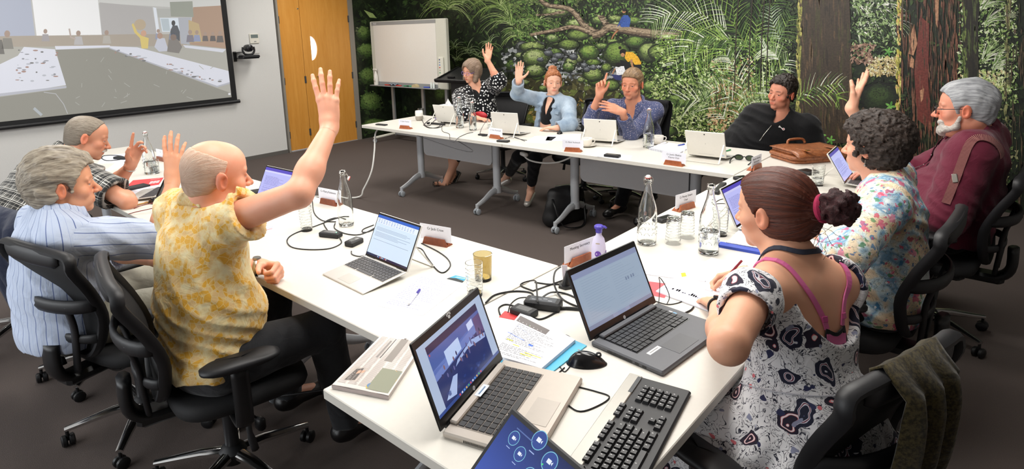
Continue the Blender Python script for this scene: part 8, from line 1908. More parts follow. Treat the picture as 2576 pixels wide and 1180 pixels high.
# lotion bottle
e = place('lotion_bottle', 'white lavender pump bottle with a violet cap behind the dark laptop', 'bottle', T(1506, 664), 0.4); e.scale = (0.9, 0.9, 0.82); m = MB(); m.lathe([(0, 0), (0.6, 0), (1.0, 0.004), (1.0, 0.07), (0.93, 0.10), (0.72, 0.135), (0.40, 0.150), (0.36, 0.165), (0, 0.165)], n=28, ax=((0.033, 0, 0), (0, 0.024, 0), (0, 0, 1))); m.build('flask', plain('lotion_white', 'd9d3ef', 0.3), e, True, autosmooth=50)
m = MB(); m.lathe([(0, 0.163), (0.013, 0.163), (0.015, 0.168), (0.015, 0.182), (0.021, 0.186), (0.021, 0.196), (0.016, 0.201), (0, 0.202)], n=20); m.tube([(0, 0, 0.194), (0.026, 0, 0.194), (0.034, 0, 0.188)], [0.007, 0.006, 0.004], 8); m.build('pump', plain('pump_violet', '473aa6', 0.35), e, True, autosmooth=40)
F = Flat(); F.ell(0, 0, 0.014, 0.016, '6a3fa8'); F.rect(-0.009, -0.002, 0.009, 0.003, 'e6ddf5', 1); F.rect(-0.01, 0.052, 0.008, 0.056, 'b09a6a', 1); F.build('label', M_ink, lambda x, y, z_: (x, -0.0247 + 6 * x * x, 0.06 + y), e)
F = Flat(); F.ell(0, 0, 0.014, 0.016, '6a3fa8'); F.rect(-0.009, -0.002, 0.009, 0.003, 'e6ddf5', 1); F.build('label', M_ink, lambda x, y, z_: (0.0335 - 6 * x * x, x, 0.06 + y), e)
# briefcase
cL = T(1960, 415)
e = place('briefcase', 'tan brown leather briefcase lying flat on the far right corner', 'briefcase', (T(1950, 416) + T(2090, 405)) / 2 + (-0.02, 0.17, 0), 0.02 + math.atan2(*(T(2090, 405) - T(1950, 416))[[1, 0]]))
ML = NT('tan_leather'); nn = ML.noise(ML.obj(), 38, 4, 0.6, 1.5); vv_ = ML.n('ShaderNodeTexVoronoi', i_Vector=ML.obj(), i_Scale=90.0); ML.set('Base Color', ML.ramp(nn.outputs[0], [(0.3, hexc('6f3f26')), (0.7, hexc('a9683f'))])); ML.set('Roughness', 0.32); ML.bump(ML.math('ADD', nn.outputs[0], ML.math('MULTIPLY', vv_.outputs[0], 0.3)), 0.6, 0.004); ML = ML.m
def bag_layer(z0, z1, w_, d_, sag, name, oy=0.0, seed=0):
 def f(u, v):
  a = 2 * math.pi * u; ca, sa = math.cos(a), math.sin(a); x = w_ / 2 * np.sign(ca) * abs(ca) ** 0.35; y = d_ / 2 * np.sign(sa) * abs(sa) ** 0.35
  q = [(0, 0), (0.97, 0.0), (1, 0.25), (1.0, 0.75), (0.97, 1.0), (0, 1.0)][min(5, int(round(v * 5)))]; b_ = 1 + 0.015 * math.sin(7 * a + seed)
  return (x * q[0] * b_, y * q[0] * b_ + oy, z0 + (z1 - z0) * q[1] + sag * math.sin(3 * x / w_ * 2 + seed) * q[1])
 m = MB(); m.grid(f, 44, 6, wrap=True); return m.build(name, ML, e, True, autosmooth=50)
bag_layer(0.0, 0.024, 0.42, 0.30, 0.003, 'gusset', 0.0, 1); bag_layer(0.022, 0.052, 0.43, 0.31, 0.004, 'main_compartment', 0.0, 2); bag_layer(0.050, 0.074, 0.38, 0.27, 0.006, 'front_pocket', 0.02, 3)
m = MB(); m.grid(lambda u, v: ((u - 0.5) * 0.40, -0.165 + v * 0.30, 0.079 + 0.006 * math.sin(u * 6) - 0.03 * max(0, (0.25 - v)) / 0.25), 14, 10); fl = m.build('flap', ML, e, True); sd = fl.modifiers.new('s', 'SOLIDIFY'); sd.thickness = 0.005
for x in (-0.11, 0.11): m = MB(); m.box((x, -0.10, 0.084), (0.028, 0.14, 0.006), bevel=0.002); m.build('strap', ML, e); m = MB(); m.box((x, -0.13, 0.088), (0.03, 0.02, 0.004), bevel=0.001); m.build('buckle', M_gold, e)
m = MB(); m.tube(smoothpath([(-0.07, 0.12, 0.082), (-0.05, 0.13, 0.11), (0.05, 0.13, 0.11), (0.07, 0.12, 0.082)], 5), 0.009, 8); m.build('handle', ML, e, True)
# scarf and jackets hung over chairs, built in the chair's own frame but top-level things
def draped(ch, label, name, cat, mat, x0, x1, front, back, bk_off=0.028, seed=0, zt=None, folds_=5, amp=0.010, group=None, tilt=0.0, res=(26, 30)):
 """cloth hung over the top rail of chair ch; x0..x1 across the back"""
 c, s_ = math.cos(ch.rotation_euler[2]), math.sin(ch.rotation_euler[2]); ox, oy = ch.location[0], ch.location[1]; kz = ch.scale[2]
 zt = zt or 1.005
 def bky(x, z): return -0.225 - 0.121 * (z - 0.5) + 0.28 * x * x * (1 + 1.2 * (z - 0.55)) - 0.05 * math.exp(-((z - 0.95) / 0.1) ** 2) + 0.03 * math.exp(-((z - 0.68) / 0.12) ** 2)
 def f(u, v):
  L = back + front; d = v * L - front; x = x0 + (x1 - x0) * u;
  if d < 0: q = -d; y = bky(x, max(0.5, zt - q)) + bk_off; z = zt - max(0, q - 0.02)
  else: q = d; y = bky(x, max(0.55, zt - q * 0.35)) - bk_off - 0.012; z = zt - max(0, q - 0.02)
  if abs(d) < 0.03: z += 0.022 * (1 - (d / 0.03) ** 2); y = bky(x, zt) - bk_off * d / 0.03
  fo = amp * math.sin(folds_ * 2 * math.pi * u + seed + 1.2 * math.sin(3 * v + seed)) * min(1, abs(d) / 0.1); y += fo * (1 if d > 0 else 0.4) - (0.015 if d > 0.05 else 0); x += 0.008 * math.sin(9 * v + seed) + tilt * max(0, d)
  return (ox + c * x - s_ * y, oy + s_ * x + c * y, z * kz)
 m = MB(); m.grid(f, *res); o = m.build(name, mat, None, True); md = o.modifiers.new('s', 'SOLIDIFY'); md.thickness = 0.006; md.offset = 0
 return tag(o, label, cat, group)
def pat_tweed(g, pc, v, base):
 n = g.noise(v, 120, 3, 0.7); return g.mix(g.ramp(n.outputs[0], [(0.4, (0, 0, 0)), (0.6, (1, 1, 1))]), hexc('221d10'), hexc('443b22'))
draped(CH_['paisley'], 'olive brown knitted scarf hanging over the near right chair', 'scarf', 'scarf', cloth('olive_knit', '4c4428', pat_tweed, rough=0.95, bump=0.4), -0.12, 0.10, 0.16, 0.62, seed=1.5, folds_=3, amp=0.016)
draped(CH_['jacket'], 'navy suit jacket hung over the chair at the left edge', 'jacket', 'jacket', cloth('navy_wool', '20263a'), -0.25, 0.27, 0.10, 0.62, seed=0.4, folds_=3, amp=0.02)
draped(CH_['blue'], 'black jacket hung over the chair behind the blue shirt man', 'jacket', 'jacket', cloth('black_wool', '0f0f12'), -0.26, 0.26, 0.14, 0.5, seed=2.0, folds_=4)
e = place('pouch', 'small red pouch in front of the dotted blouse', 'pouch', A(1208, 289, 6.45), 0.2); S = SDF(); S.ell((0, 0, 0.045), (0.085, 0.03, 0.045), k=0.01); V, F_ = S.mesh(0.007); V[:, 2] = np.maximum(V[:, 2], 0.001); mesh_np('pouch_body', V, F_, plain('red_leather', 'b51f2a', 0.45), e)
# ================================================================== things on the floor
e = place('shoulder_bag', 'black shoulder bag on the carpet under the far tables', 'bag', T(1398, 566, z=0.0) + (0.03, 0.10, 0), 1.35, z=0.0); S = SDF(); S.cone((-0.16, 0, 0.07), (0.16, 0, 0.07), 0.075, 0.075, k=0.05); S.ell((0, 0, 0.17), (0.22, 0.085, 0.16), k=0.05); S.cone((-0.12, 0.02, 0.28), (0.14, 0.0, 0.25), 0.05, 0.05, k=0.04)
V, F_ = S.mesh(0.010, disp=folds(0.008, 3, 6)); V[:, 2] = np.maximum(V[:, 2], 0.002); ob = mesh_np('bag_body', V, F_, plain('black_nylon', '0d0d0f', 0.55), e); m = MB(); m.tube(smoothpath([(-0.15, 0.0, 0.25), (-0.20, -0.09, 0.22), (-0.18, -0.16, 0.06), (-0.05, -0.19, 0.015), (0.1, -0.14, 0.02), (0.16, -0.06, 0.2)], 5), 0.012, 6, flat=(1, 0.4, (0, 0, 1))); m.build('carry_strap', M_black, e, True)
m = MB(); m.tube([(0.02 + 0.016 * math.cos(a), -0.085, 0.22 + 0.016 * math.sin(a)) for a in np.linspace(0, 2 * math.pi, 14, endpoint=False)], 0.003, 6, closed=True); m.build('ring', M_chrome, e, True)
m = MB(); m.tube(smoothpath([(-5.09, 3.97, 0.70), at(945, 335, y=3.9), at(942, 380, y=3.80), at(935, 430, y=3.72), at(915, 475, y=3.65), (-5.12, 3.60, 0.008), (-5.55, 3.35, 0.008), (-5.9, 3.1, 0.008)], 6), 0.009, 8); tag(m.build('power_cable', M_cablew, None, True), 'white power cable falling from the far table end to the carpet', 'cable')
m = MB(); m.tube(smoothpath([(-4.35, 3.80, 0.70), at(1150, 375, y=3.82), at(1190, 380, y=3.82), (-3.86, 3.84, 0.695)], 6), 0.003, 6); tag(m.build('power_cable', M_cableg, None, True), 'thin grey cable sagging under the first far table', 'cable')
m = MB(); m.tube(smoothpath([at(1312, 384, y=4.0), at(1330, 402, y=4.0), at(1365, 410, y=4.0), at(1405, 408, y=4.0), at(1440, 394, y=4.0)], 6), 0.007, 8); m.box(at(1318, 388, y=4.0), (0.10, 0.04, 0.03), ax=rotz(-0.5), bevel=0.006); tag(m.build('power_cable', M_cablew, None, True), 'white power lead slung under the second far table', 'cable')
m = MB(); m.tube(smoothpath([(-1.62, 1.3, 0.70), (-1.66, 1.25, 0.45), at(640, 1010, z=0.2), at(655, 1060, z=0.05)], 5), 0.005, 6); m.box(at(655, 1065, z=0.05), (0.05, 0.035, 0.06), bevel=0.01); tag(m.build('power_cable', M_cable, None, True), 'black mains plug dangling beneath the left table', 'cable')
# ================================================================== wall mounted things
e = e_scr = empty('projection_screen', 'wide projection screen with black border showing the meeting', 'screen', (WX + 0.07, 2.0, 0.80)); iv = Matrix.Translation((-(WX + 0.07), -2.0, -0.80))
def wp(m, name, mat, **k): o = m.build(name, mat, e, **k); o.matrix_parent_inverse = iv; return o
SX = WX + 0.05; sy0, sy1, sz0, sz1 = 0.25, 3.815, 0.845, 2.62
m = MB(); m.box((SX - 0.004, (sy0 + sy1) / 2, (sz0 + sz1) / 2), (0.006, sy1 - sy0, sz1 - sz0)); wp(m, 'border_fabric', plain('screen_border', '0e0e10', 0.7))
m = MB(); m.tube([(SX, sy0 - 0.02, 0.822), (SX, sy1 + 0.03, 0.822)], 0.024, 12); wp(m, 'weight_bar', M_black2, smooth=True, autosmooth=40)
m = MB(); m.box((SX - 0.01, (sy0 + sy1) / 2, 2.67), (0.10, sy1 - sy0 + 0.2, 0.10), bevel=0.01); wp(m, 'roller_case', M_white)
m = MB(); e3 = empty('wall_control', 'small white thermostat on the wall above the camera', 'thermostat', (WX, 4.165, 1.63)); m.box((0.010, 0, 0), (0.02, 0.13, 0.13), bevel=0.004); m.build('housing', plain('cream_plastic', 'd8d4c8', 0.5), e3); m = MB(); m.box((0.021, 0, 0.03), (0.002, 0.10, 0.045)); m.build('lcd', plain('lcd_grey', '6f7a78', 0.3), e3); m = MB(); m.box((0.021, 0.005, -0.04), (0.002, 0.03, 0.012)); m.build('button', plain('button_grey', '8a8a88', 0.5), e3)
e3 = empty('wall_plate', 'blank white wall plate behind the camera', 'wall plate', (WX, 4.17, 1.49)); m = MB(); m.box((0.005, 0, 0), (0.01, 0.10, 0.12), bevel=0.003); m.build('plate', plain('plate_white', 'd6d5d2', 0.5), e3)
e3 = empty('video_camera', 'black swivelling video camera on a wall bracket', 'camera', (WX + 0.14, 4.0, 1.385)); rr = rotz(-0.25)
m = MB(); m.box((-0.13, -0.13, 0.02), (0.012, 0.04, 0.13)); m.box((-0.07, -0.10, 0.075), (0.13, 0.10, 0.008)); m.box((0, 0, -0.008), (0.16, 0.20, 0.006)); m.box((-0.115, -0.1, -0.005), (0.05, 0.08, 0.006)); m.build('bracket', M_black, e3)
m = MB(); m.box((0, 0, 0.015), (0.15, 0.24, 0.04), bevel=0.012); m.build('base', M_black2, e3)
m = MB(); m.tube(smoothpath([(0.0, -0.075, 0.14), (0, -0.08, 0.09), (0, -0.055, 0.05), (0, 0, 0.04), (0, 0.055, 0.05), (0, 0.08, 0.09), (0, 0.075, 0.14)], 4), 0.013, 8); m.build('yoke', M_black2, e3, True)
m = MB(); m.lathe([(0, 0.055), (0.035, 0.058), (0.045, 0.05), (0.05, 0.0), (0.045, -0.05), (0, -0.06)], (0, 0, 0.125), 20, ax=((0, 1, 0), (0, 0, 1), (1, 0, 0))); m.build('head', plain('camera_body', '1c1c20', 0.3), e3, True, autosmooth=45); m = MB(); m.lathe([(0, 0.004), (0.022, 0.003), (0.026, 0), (0, 0)], (0.057, 0, 0.125), 18, ax=((0, 1, 0), (0, 0, 1), (1, 0, 0))); m.build('lens', plain('lens_dark', '0a0a10', 0.05), e3, True)
# ================================================================== whiteboard and lectern
wb = empty('whiteboard', 'electronic whiteboard on a wheeled stand before the forest mural', 'whiteboard', (-7.0, 6.0, 0)); wx0, wx1, wz0, wz1 = -0.82, 0.85, 0.84, 1.82
def wbp(m, name, mat, par=None, **k): return m.build(name, mat, par or wb, **k)
m = MB(); m.box(((wx0 + wx1) / 2, 0.03, (wz0 + wz1) / 2), (wx1 - wx0, 0.07, wz1 - wz0), bevel=0.012); wbp(m, 'frame', plain('board_cream', 'c9c7b9', 0.5))
m = MB(); m.box(((wx0 + wx1 - 0.14) / 2 + 0.02, -0.008, (wz0 + wz1) / 2 + 0.0), (wx1 - wx0 - 0.29, 0.006, wz1 - wz0 - 0.11)); wbp(m, 'writing_surface', plain('board_surface', 'dcd8d0', 0.3, coat=0.3))
m = MB(); m.box(((wx0 + wx1 - 0.14) / 2 + 0.0, -0.009, wz1 - 0.035), (wx1 - wx0 - 0.25, 0.008, 0.05)); tb = wbp(m, 'top_strip', plain('board_grey', '8e8e8c', 0.5))
curve_text('lettering', 'PLUS', 0.032, plain('print_white', 'e8e8e8', 0.6), frame((wx0 + 0.14, -0.0135, wz1 - 0.036), (1, 0, 0), (0, 0, 1), (0, -1, 0)), tb)
m = MB(); m.box(((wx0 + wx1 - 0.14) / 2, -0.05, wz0 + 0.012), (wx1 - wx0 - 0.18, 0.09, 0.014), bevel=0.003); m.box(((wx0 + wx1 - 0.14) / 2, -0.012, wz0 + 0.045), (wx1 - wx0 - 0.26, 0.01, 0.05)); wbp(m, 'pen_tray', plain('tray_grey', '8a8c8c', 0.5))
m = MB(); m.box((wx1 - 0.10, -0.02, wz0 + 0.31), (0.09, 0.03, 0.30), bevel=0.008); cp = wbp(m, 'control_panel', plain('board_cream2', 'd6d4c6', 0.5))
for i, c in enumerate(('2f3a6a', '7a8aa8', '5f7fc0', 'c0504a', 'a8a89e', '5aa07a')): m = MB(); m.box((wx1 - 0.115, -0.037, wz0 + 0.42 - i * 0.036), (0.022, 0.004, 0.014)); m.build('button', plain('btn_' + c, c, 0.5), cp)
for x in (-0.47, 0.22, 0.72): m = MB(); m.box((x, 0.09, 0.62), (0.05, 0.03, 1.1)); wbp(m, 'post', plain('stand_grey', '9a9d9f', 0.4, metal=0.4))
for x in (-0.47, 0.72):
 m = MB(); m.tube([(x - 0.05, -0.30, 0.075), (x, 0.09, 0.10), (x + 0.03, 0.42, 0.075)], 0.02, 8); wbp(m, 'foot', plain('board_cream', 'c9c7b9', 0.5), smooth=True)
 for yy in (-0.29, 0.41):
  m = MB(); m.lathe([(0, -0.014), (0.03, -0.014), (0.03, 0.014), (0, 0.014)], (x - 0.04 if yy < 0 else x + 0.03, yy, 0.03), 14, ax=((0, 1, 0), (0, 0, 1), (1, 0, 0))); m.tube([(x - 0.04 if yy < 0 else x + 0.03, yy, 0.03), (x - 0.04 if yy < 0 else x + 0.03, yy, 0.08)], 0.008, 8); wbp(m, 'castor', M_castor, smooth=True, autosmooth=40)
m = MB(); m.box((0.12, 0.09, 0.10), (1.2, 0.03, 0.03)); wbp(m, 'crossbar', plain('stand_grey', '9a9d9f', 0.4, metal=0.4))
ty = 6.0 - 0.05; tz = wz0 + 0.019
def tray(name, label, cat, x, mb, mats, **k): e4 = empty(name, label, cat, (-7.0 + x, ty, tz)); mb.build('body', mats, e4, True, autosmooth=40); return e4
m = MB(); m.lathe([(0, 0), (0.034, 0), (0.036, 0.01), (0.034, 0.14), (0.016, 0.19), (0.014, 0.21), (0, 0.21)], n=20); m.box((-0.015, 0, 0.235), (0.085, 0.024, 0.03), bevel=0.005); m.tube([(-0.03, 0, 0.22), (-0.045, 0, 0.185)], 0.005, 6); e4 = tray('spray_bottle', 'white spray bottle on the left of the whiteboard tray', 'spray bottle', wx0 + 0.13, m, plain('spray_white', 'dedcd4', 0.4)); F = Flat(); F.rect(-0.02, 0.04, 0.02, 0.1, 'cfcabc'); F.rect(-0.018, 0.045, 0.016, 0.07, '6a6658', 1); F.build('label', M_ink, lambda x, y, z_: (x, -0.0362 + 8 * x * x - z_ * 0.0003, y), e4)
for i, (x, c, lb) in enumerate(((-0.42, 'c0392b', 'red marker left on the whiteboard tray'), (-0.16, 'c8403a', 'red marker beside the cloth on the whiteboard tray'), (0.02, '2f8a5a', 'green marker on the whiteboard tray'), (0.09, '3a9a6a', 'second green marker on the whiteboard tray'), (0.46, '3f55b8', 'blue marker right on the whiteboard tray'))):
 m = MB(); m.tube([(-0.06, 0, 0.009), (0.06, 0, 0.009)], 0.009, 8); tray('marker_pen', lb, 'marker', x, m, plain('marker_' + c, c, 0.4))
m = MB(); m.grid(lambda u, v: ((u - 0.5) * 0.2, -0.02 + 0.05 * v, 0.008 + 0.025 * abs(math.sin(u * 7 + v * 2))), 16, 6); tray('cleaning_cloth', 'pale blue crumpled cloth on the whiteboard tray', 'cloth', -0.29, m, plain('cloth_blue', 'a9bdd6', 0.9))
m = MB(); m.prism([(0.055 * math.cos(a), 0.045 * math.sin(a)) for a in np.linspace(0, math.pi, 12)], -0.03, 0.03, lambda a, b, h: (a, h, b)); tray('board_eraser', 'rounded cream and violet eraser on the whiteboard tray', 'eraser', 0.22, m, plain('eraser_cream', 'b9a880', 0.6));
for x, lb in ((0.56, 'left small clear bottle on the whiteboard tray'), (0.61, 'right small clear bottle on the whiteboard tray')): m = MB(); m.lathe([(0, 0), (0.016, 0), (0.016, 0.06), (0.010, 0.07), (0.010, 0.085), (0, 0.085)], n=14); tray('small_bottle', lb, 'bottle', x, m, plain('bottle_frost', 'd5dcd8', 0.3))
lc = empty('lectern', 'black lectern with a sloping top behind the dotted blouse woman', 'lectern', (-5.70, 5.95, 0), 0.05)
m = MB(); m.box((0.05, 0.05, 0.50), (0.50, 0.40, 0.96), bevel=0.01); m.build('cabinet', plain('lectern_black', '0d0d0e', 0.5), lc)
ax3 = ((1, 0, 0), (0, 0.96, 0.28), (0, -0.28, 0.96)); m = MB(); m.box((0.0, 0.0, 1.06), (0.80, 0.52, 0.03), ax=ax3, bevel=0.01); m.build('reading_top', plain('lectern_top', '1b1b1d', 0.45), lc); m = MB(); m.box((0.0, -0.245, 1.005), (0.80, 0.03, 0.045), ax=ax3, bevel=0.008); m.box((-0.385, 0, 1.08), (0.02, 0.5, 0.03), ax=ax3, bevel=0.006); m.build('lip', plain('lectern_lip', '0f0f10', 0.4), lc)
lpos = lambda x, y: (-5.70 + x, 5.95 + y * 0.96, 1.08 + y * 0.28)
e4 = empty('white_mouse', 'white computer mouse on the sloping lectern', 'computer mouse', lpos(0.08, -0.12)); m = MB(); m.grid(lambda u, v: (0.055 * math.cos(2 * math.pi * u) * math.sin(v * math.pi / 2) ** .8, 0.03 * math.sin(2 * math.pi * u) * math.sin(v * math.pi / 2) ** .8, 0.03 * (1 - math.sin(v * math.pi / 2) ** 2.2)), 20, 8, wrap=True); m.build('shell', plain('mouse_white', 'd9dcd9', 0.3), e4, True)
e4 = empty('remote_control', 'black remote lying on the lectern', 'remote control', lpos(-0.18, -0.16)); m = MB(); m.box((0, 0, 0.01), (0.13, 0.035, 0.016), bevel=0.005); m.build('case', M_bez, e4)
# ================================================================== printed forest mural and projected picture
FM = Flat(); rm = random.Random(11); LAY = [0.0]
def lay(): LAY[0] += 1.0; return LAY[0]
def jit(z): return z + rm.random() * 0.9
def pick(p): return rm.choice(p)
def blob(cx, cy, rx, ry, col, z, n=12, rough=0.16):
 FM.poly([(cx + rx * math.cos(a) * (1 + rm.uniform(-rough, rough)), cy + ry * math.sin(a) * (1 + rm.uniform(-rough, rough))) for a in [2 * math.pi * i / n for i in range(n)]], col, z)
def speckle(x0, y0, x1, y1, n, pal, s0, s1, z=None, dens=None):
 z = z or lay()
 for _ in range(n):
  x, y, s = rm.uniform(x0, x1), rm.uniform(y0, y1), rm.uniform(s0, s1)
  if dens and rm.random() > dens(x, y): continue
  a = rm.uniform(0, 3.14); b = s * rm.uniform(0.25, 0.6)
  FM.poly([(x + s * math.cos(a), y + s * math.sin(a)), (x - b * math.sin(a), y + b * math.cos(a)), (x - s * math.cos(a), y - s * math.sin(a)), (x + b * math.sin(a), y - b * math.cos(a))], pick(pal), jit(z))
def mixh(a, b, t): return '%02x%02x%02x' % tuple(int(int(a[i:i + 2], 16) * (1 - t) + int(b[i:i + 2], 16) * t) for i in (0, 2, 4))
def rock(cx, cy, rx, ry, moss='5d7a33', dark='1d2416', lite='8aa352', mossy=0.75):
 z = lay(); blob(cx, cy, rx, ry, dark, z, 18, 0.07)
 for i in range(9):
  t = (i + 1) / 10; c = mixh(dark, moss, min(1, t * 1.7)) if t < 0.6 else mixh(moss, lite, (t - 0.6) / 0.4)
  blob(cx - rx * 0.10 * t, cy - ry * 0.34 * t, rx * (1 - 0.62 * t) * 0.95, ry * (1 - 0.70 * t) * 0.92, c, z + 0.1 * (i + 1), 16, 0.20)
 for _ in range(int(10 + rx * ry / 20)):
  a, r = rm.uniform(0, 6.28), math.sqrt(rm.random()); x, y = cx + rx * 0.85 * r * math.cos(a), cy + ry * 0.85 * r * math.sin(a); t = (cy - y) / ry * 0.5 + 0.45 + rm.uniform(-0.15, 0.15)
  blob(x, y, rm.uniform(1, 3.2), rm.uniform(0.7, 2.0), mixh(dark, lite, min(1, max(0, t * mossy * 1.3))), jit(z + 1.1), 6, 0.3)
 LAY[0] += 2
def tuft(cx, cy, n, L, pal, a0=-2.6, a1=-0.5, droop=1.0, w_=2.0):
 z = lay()
 for _ in range(n):
  a = rm.uniform(a0, a1); l = L * rm.uniform(0.5, 1.1); x, y = cx + rm.uniform(-5, 5), cy + rm.uniform(-5, 5); vx, vy = math.cos(a), math.sin(a); pts = [(x, y)]
  for k in range(6): x += vx * l / 6; y += vy * l / 6; vy += 0.30 * droop; q = math.hypot(vx, vy); vx /= q; vy /= q; pts.append((x, y))
  FM.line(pts, w_ * rm.uniform(0.6, 1.1), pick(pal), jit(z), 0.4)
def frond(pts, L, pal, n=26, w_=3.0, stem='55602c', fall=0.4, side=(-1, 1), lean=0.9):
 n = int(n * 0.8)
 P = smoothpath([np.array(p, float) for p in pts], 8); z = lay(); FM.line(P, 2.4, stem, z, 1.0); m = len(P)
 for i in range(n):
  t = (i + 0.5) / n; k = min(m - 2, int(t * (m - 1))); p = P[k] + (P[k + 1] - P[k]) * (t * (m - 1) - k); d = P[k + 1] - P[k]; d = d / np.linalg.norm(d); nn = np.array((-d[1], d[0]))
  for s_ in side:
   l = L * (0.45 + 0.75 * math.sin(math.pi * min(1, t * 0.85 + 0.12))) * rm.uniform(0.85, 1.1); v = nrm(nn * s_ + d * lean); q = [p]
   for j in range(4): q.append(q[-1] + v * l / 4); v = nrm(v + np.array((0, fall * 0.35)))
   FM.line(q, w_ * rm.uniform(0.7, 1.1), pick(pal), jit(z + 0.2), 0.5)
def trunk(xa, xb, xc, xd, y1, base, pal, edge=None, n=160, y0=-40):
 """left/right x at top (xa,xb) and at bottom (xc,xd)"""
 z = lay(); FM.poly([(xa, y0), (xb, y0), (xd, y1), (xc, y1)], base, z); LAY[0] += 1
 for _ in range(n):
  u = rm.random(); y = rm.uniform(y0, y1); t = (y - y0) / (y1 - y0); x = (xa + (xc - xa) * t) * (1 - u) + (xb + (xd - xb) * t) * u; h = rm.uniform(14, 70); w2 = rm.uniform(1.0, 4.5)
  FM.poly([(x, y), (x + w2, y + h * 0.3), (x + w2 * 0.6, y + h), (x - w2 * 0.4, y + h * 0.6)], pick(pal), jit(z + 1))
 if edge:
  for _ in range(n // 2):
   y = rm.uniform(y0, y1); t = (y - y0) / (y1 - y0); x = xa + (xc - xa) * t + rm.uniform(-2, 9); FM.poly([(x, y), (x + 3, y + 4), (x + 1.5, y + rm.uniform(8, 26)), (x - 2, y + 6)], pick(edge), jit(z + 2.2))
 LAY[0] += 3
G_D = ('10150c', '161d10', '1c2615', '0c100a', '222e18'); G_M = ('2d3f1d', '3a5226', '46602c', '28381b'); G_B = ('6f8f3a', '8aa84c', 'a9c46a', '5b7a30'); G_L = ('b7cf86', 'd3e0b4', 'e6ecd6', '9dbb6c'); GREY = ('5a5e5e', '75787a', '8b8f90', '3f4244', '2a2d2e', 'a3a6a5')
FM.rect(870, -60, 2700, 720, '141a0f', lay())
speckle(880, -50, 2650, 700, 5200, G_D + G_M[:2], 3, 12)
# left dark part with boulders and hanging grass
speckle(900, -20, 1320, 200, 500, ('26351b', '31431f', '1a2412', '3c5028'), 2, 8)
for a in ((925, 130, 34, 26), (928, 195, 30, 30), (934, 262, 40, 38), (915, 85, 22, 24), (945, 318, 44, 24)): rock(*a, moss='3d5426', dark='141a10', lite='718a48')
FM.poly([(915, 25), (938, 34), (948, 46), (930, 44)], '9aae6a', lay()); rock(890, 75, 14, 20, lite='b9c28f')
for x, y, L in ((1140, -10, 90), (1165, 5, 70), (1125, 20, 80), (1290, -20, 100), (1260, 20, 90), (1330, 10, 80), (1350, 60, 60), (1310, 90, 60), (1285, 60, 100), (1400, -10, 60)): tuft(x, y, 60, L, ('5f7a38', '86a052', '3f5526', 'a8b97c', '4d6434'), -3.0, -0.1, 1.1, 1.8)
for x, y in ((1180, 130), (1205, 145), (1150, 150), (1230, 110), (1195, 170), (1130, 190), (1145, 120)): tuft(x, y, 22, 34, ('7d9058', '9fb084', '3c5126'), -3.1, 0, 1.0, 1.4)
for a in ((1120, 170, 26, 34), (1190, 160, 30, 20), (1250, 190, 28, 22), (1290, 165, 26, 18), (1110, 240, 22, 30)): rock(*a, moss='34481f', dark='10150c', lite='5c7636', mossy=0.6)
# river
z = lay(); FM.poly([(1235, 205), (1400, 190), (1580, 180), (1640, 250), (1650, 345), (1240, 345)], '36341f', z); speckle(1240, 200, 1640, 345, 420, ('45412a', '2a2917', '55522f', '1f2013', '5f6a33'), 4, 16); speckle(1250, 205, 1620, 345, 150, ('c9ccc0', '9aa08c', '7c8266'), 1, 3.2)
speckle(1280, 250, 1480, 345, 60, ('8a6a2c', '6a5424', 'a08a4a'), 3, 8)
speckle(1290, -20, 1700, 110, 1500, ('2f4420', '4a6a2c', '1f2c16', '6a8a44', '55603a'), 2, 7)
# pebble bank and white water
z = lay()
for _ in range(430):
 x = rm.uniform(1265, 1560); y = 118 + (x - 1265) * 0.02 + rm.uniform(0, 75) * (1 if x > 1340 else 0.9) ; blob(x, y, rm.uniform(2, 8), rm.uniform(1.5, 5), pick(GREY), jit(z), 7, 0.2)
for _ in range(120): blob(rm.uniform(1430, 1500), rm.uniform(298, 345), rm.uniform(3, 9), rm.uniform(2, 5), pick(GREY), jit(z), 7, 0.2)
speckle(1360, 120, 1520, 215, 160, ('c6c8c6', 'a3a8ac', '7a8086'), 1.5, 4)
LAY[0] += 2
speckle(1560, 130, 1680, 345, 1500, ('2f4220', '4e6a2e', '6f8f42', '1a2412', '86a558'), 2, 6)
for _ in range(95):
 x, y = rm.uniform(1290, 1700), rm.uniform(95, 330)
 if 1240 < x < 1560 and y > 215: continue
 r = rm.uniform(6, 20); k_ = pick((('55702f', '1a2212', '96a862'), ('6f8244', '20261a', 'b3bd86'), ('4a4e4a', '202322', '8b8e88'), ('46602a', '141b0e', '7d9450'))); rock(x, y, r, r * rm.uniform(0.5, 0.8), moss=k_[0], dark=k_[1], lite=k_[2])
for a in ((1400, 30, 40, 16), (1450, 60, 30, 14), (1507, 50, 21, 12), (1549, 47, 20, 10), (1549, 62, 17, 7), (1596, 52, 20, 11), (1390, 97, 20, 13), (1455, 88, 32, 13), (1340, 118, 34, 14), (1431, 112, 27, 14), (1515, 116, 20, 9), (1600, 105, 30, 16), (1630, 130, 26, 26), (1660, 132, 30, 22), (1482, 132, 27, 22), (1552, 135, 35, 32), (1347, 145, 38, 25), (1346, 178, 29, 17), (1431, 168, 17, 14), (1493, 157, 20, 9), (1526, 170, 14, 12), (1493, 188, 28, 18), (1538, 214, 22, 15), (1663, 206, 34, 24), (1633, 218, 17, 18), (1658, 262, 26, 22), (1640, 300, 20, 24), (1690, 280, 24, 16), (1700, 320, 28, 18), (1366, 222, 12, 9), (1245, 310, 22, 14)): rock(*a, moss=pick(('5a7532', '4c6a2c', '667a3e')), dark='1b2314', lite=pick(('8fa552', 'a9b872', '7d9448', 'b7c08a')))
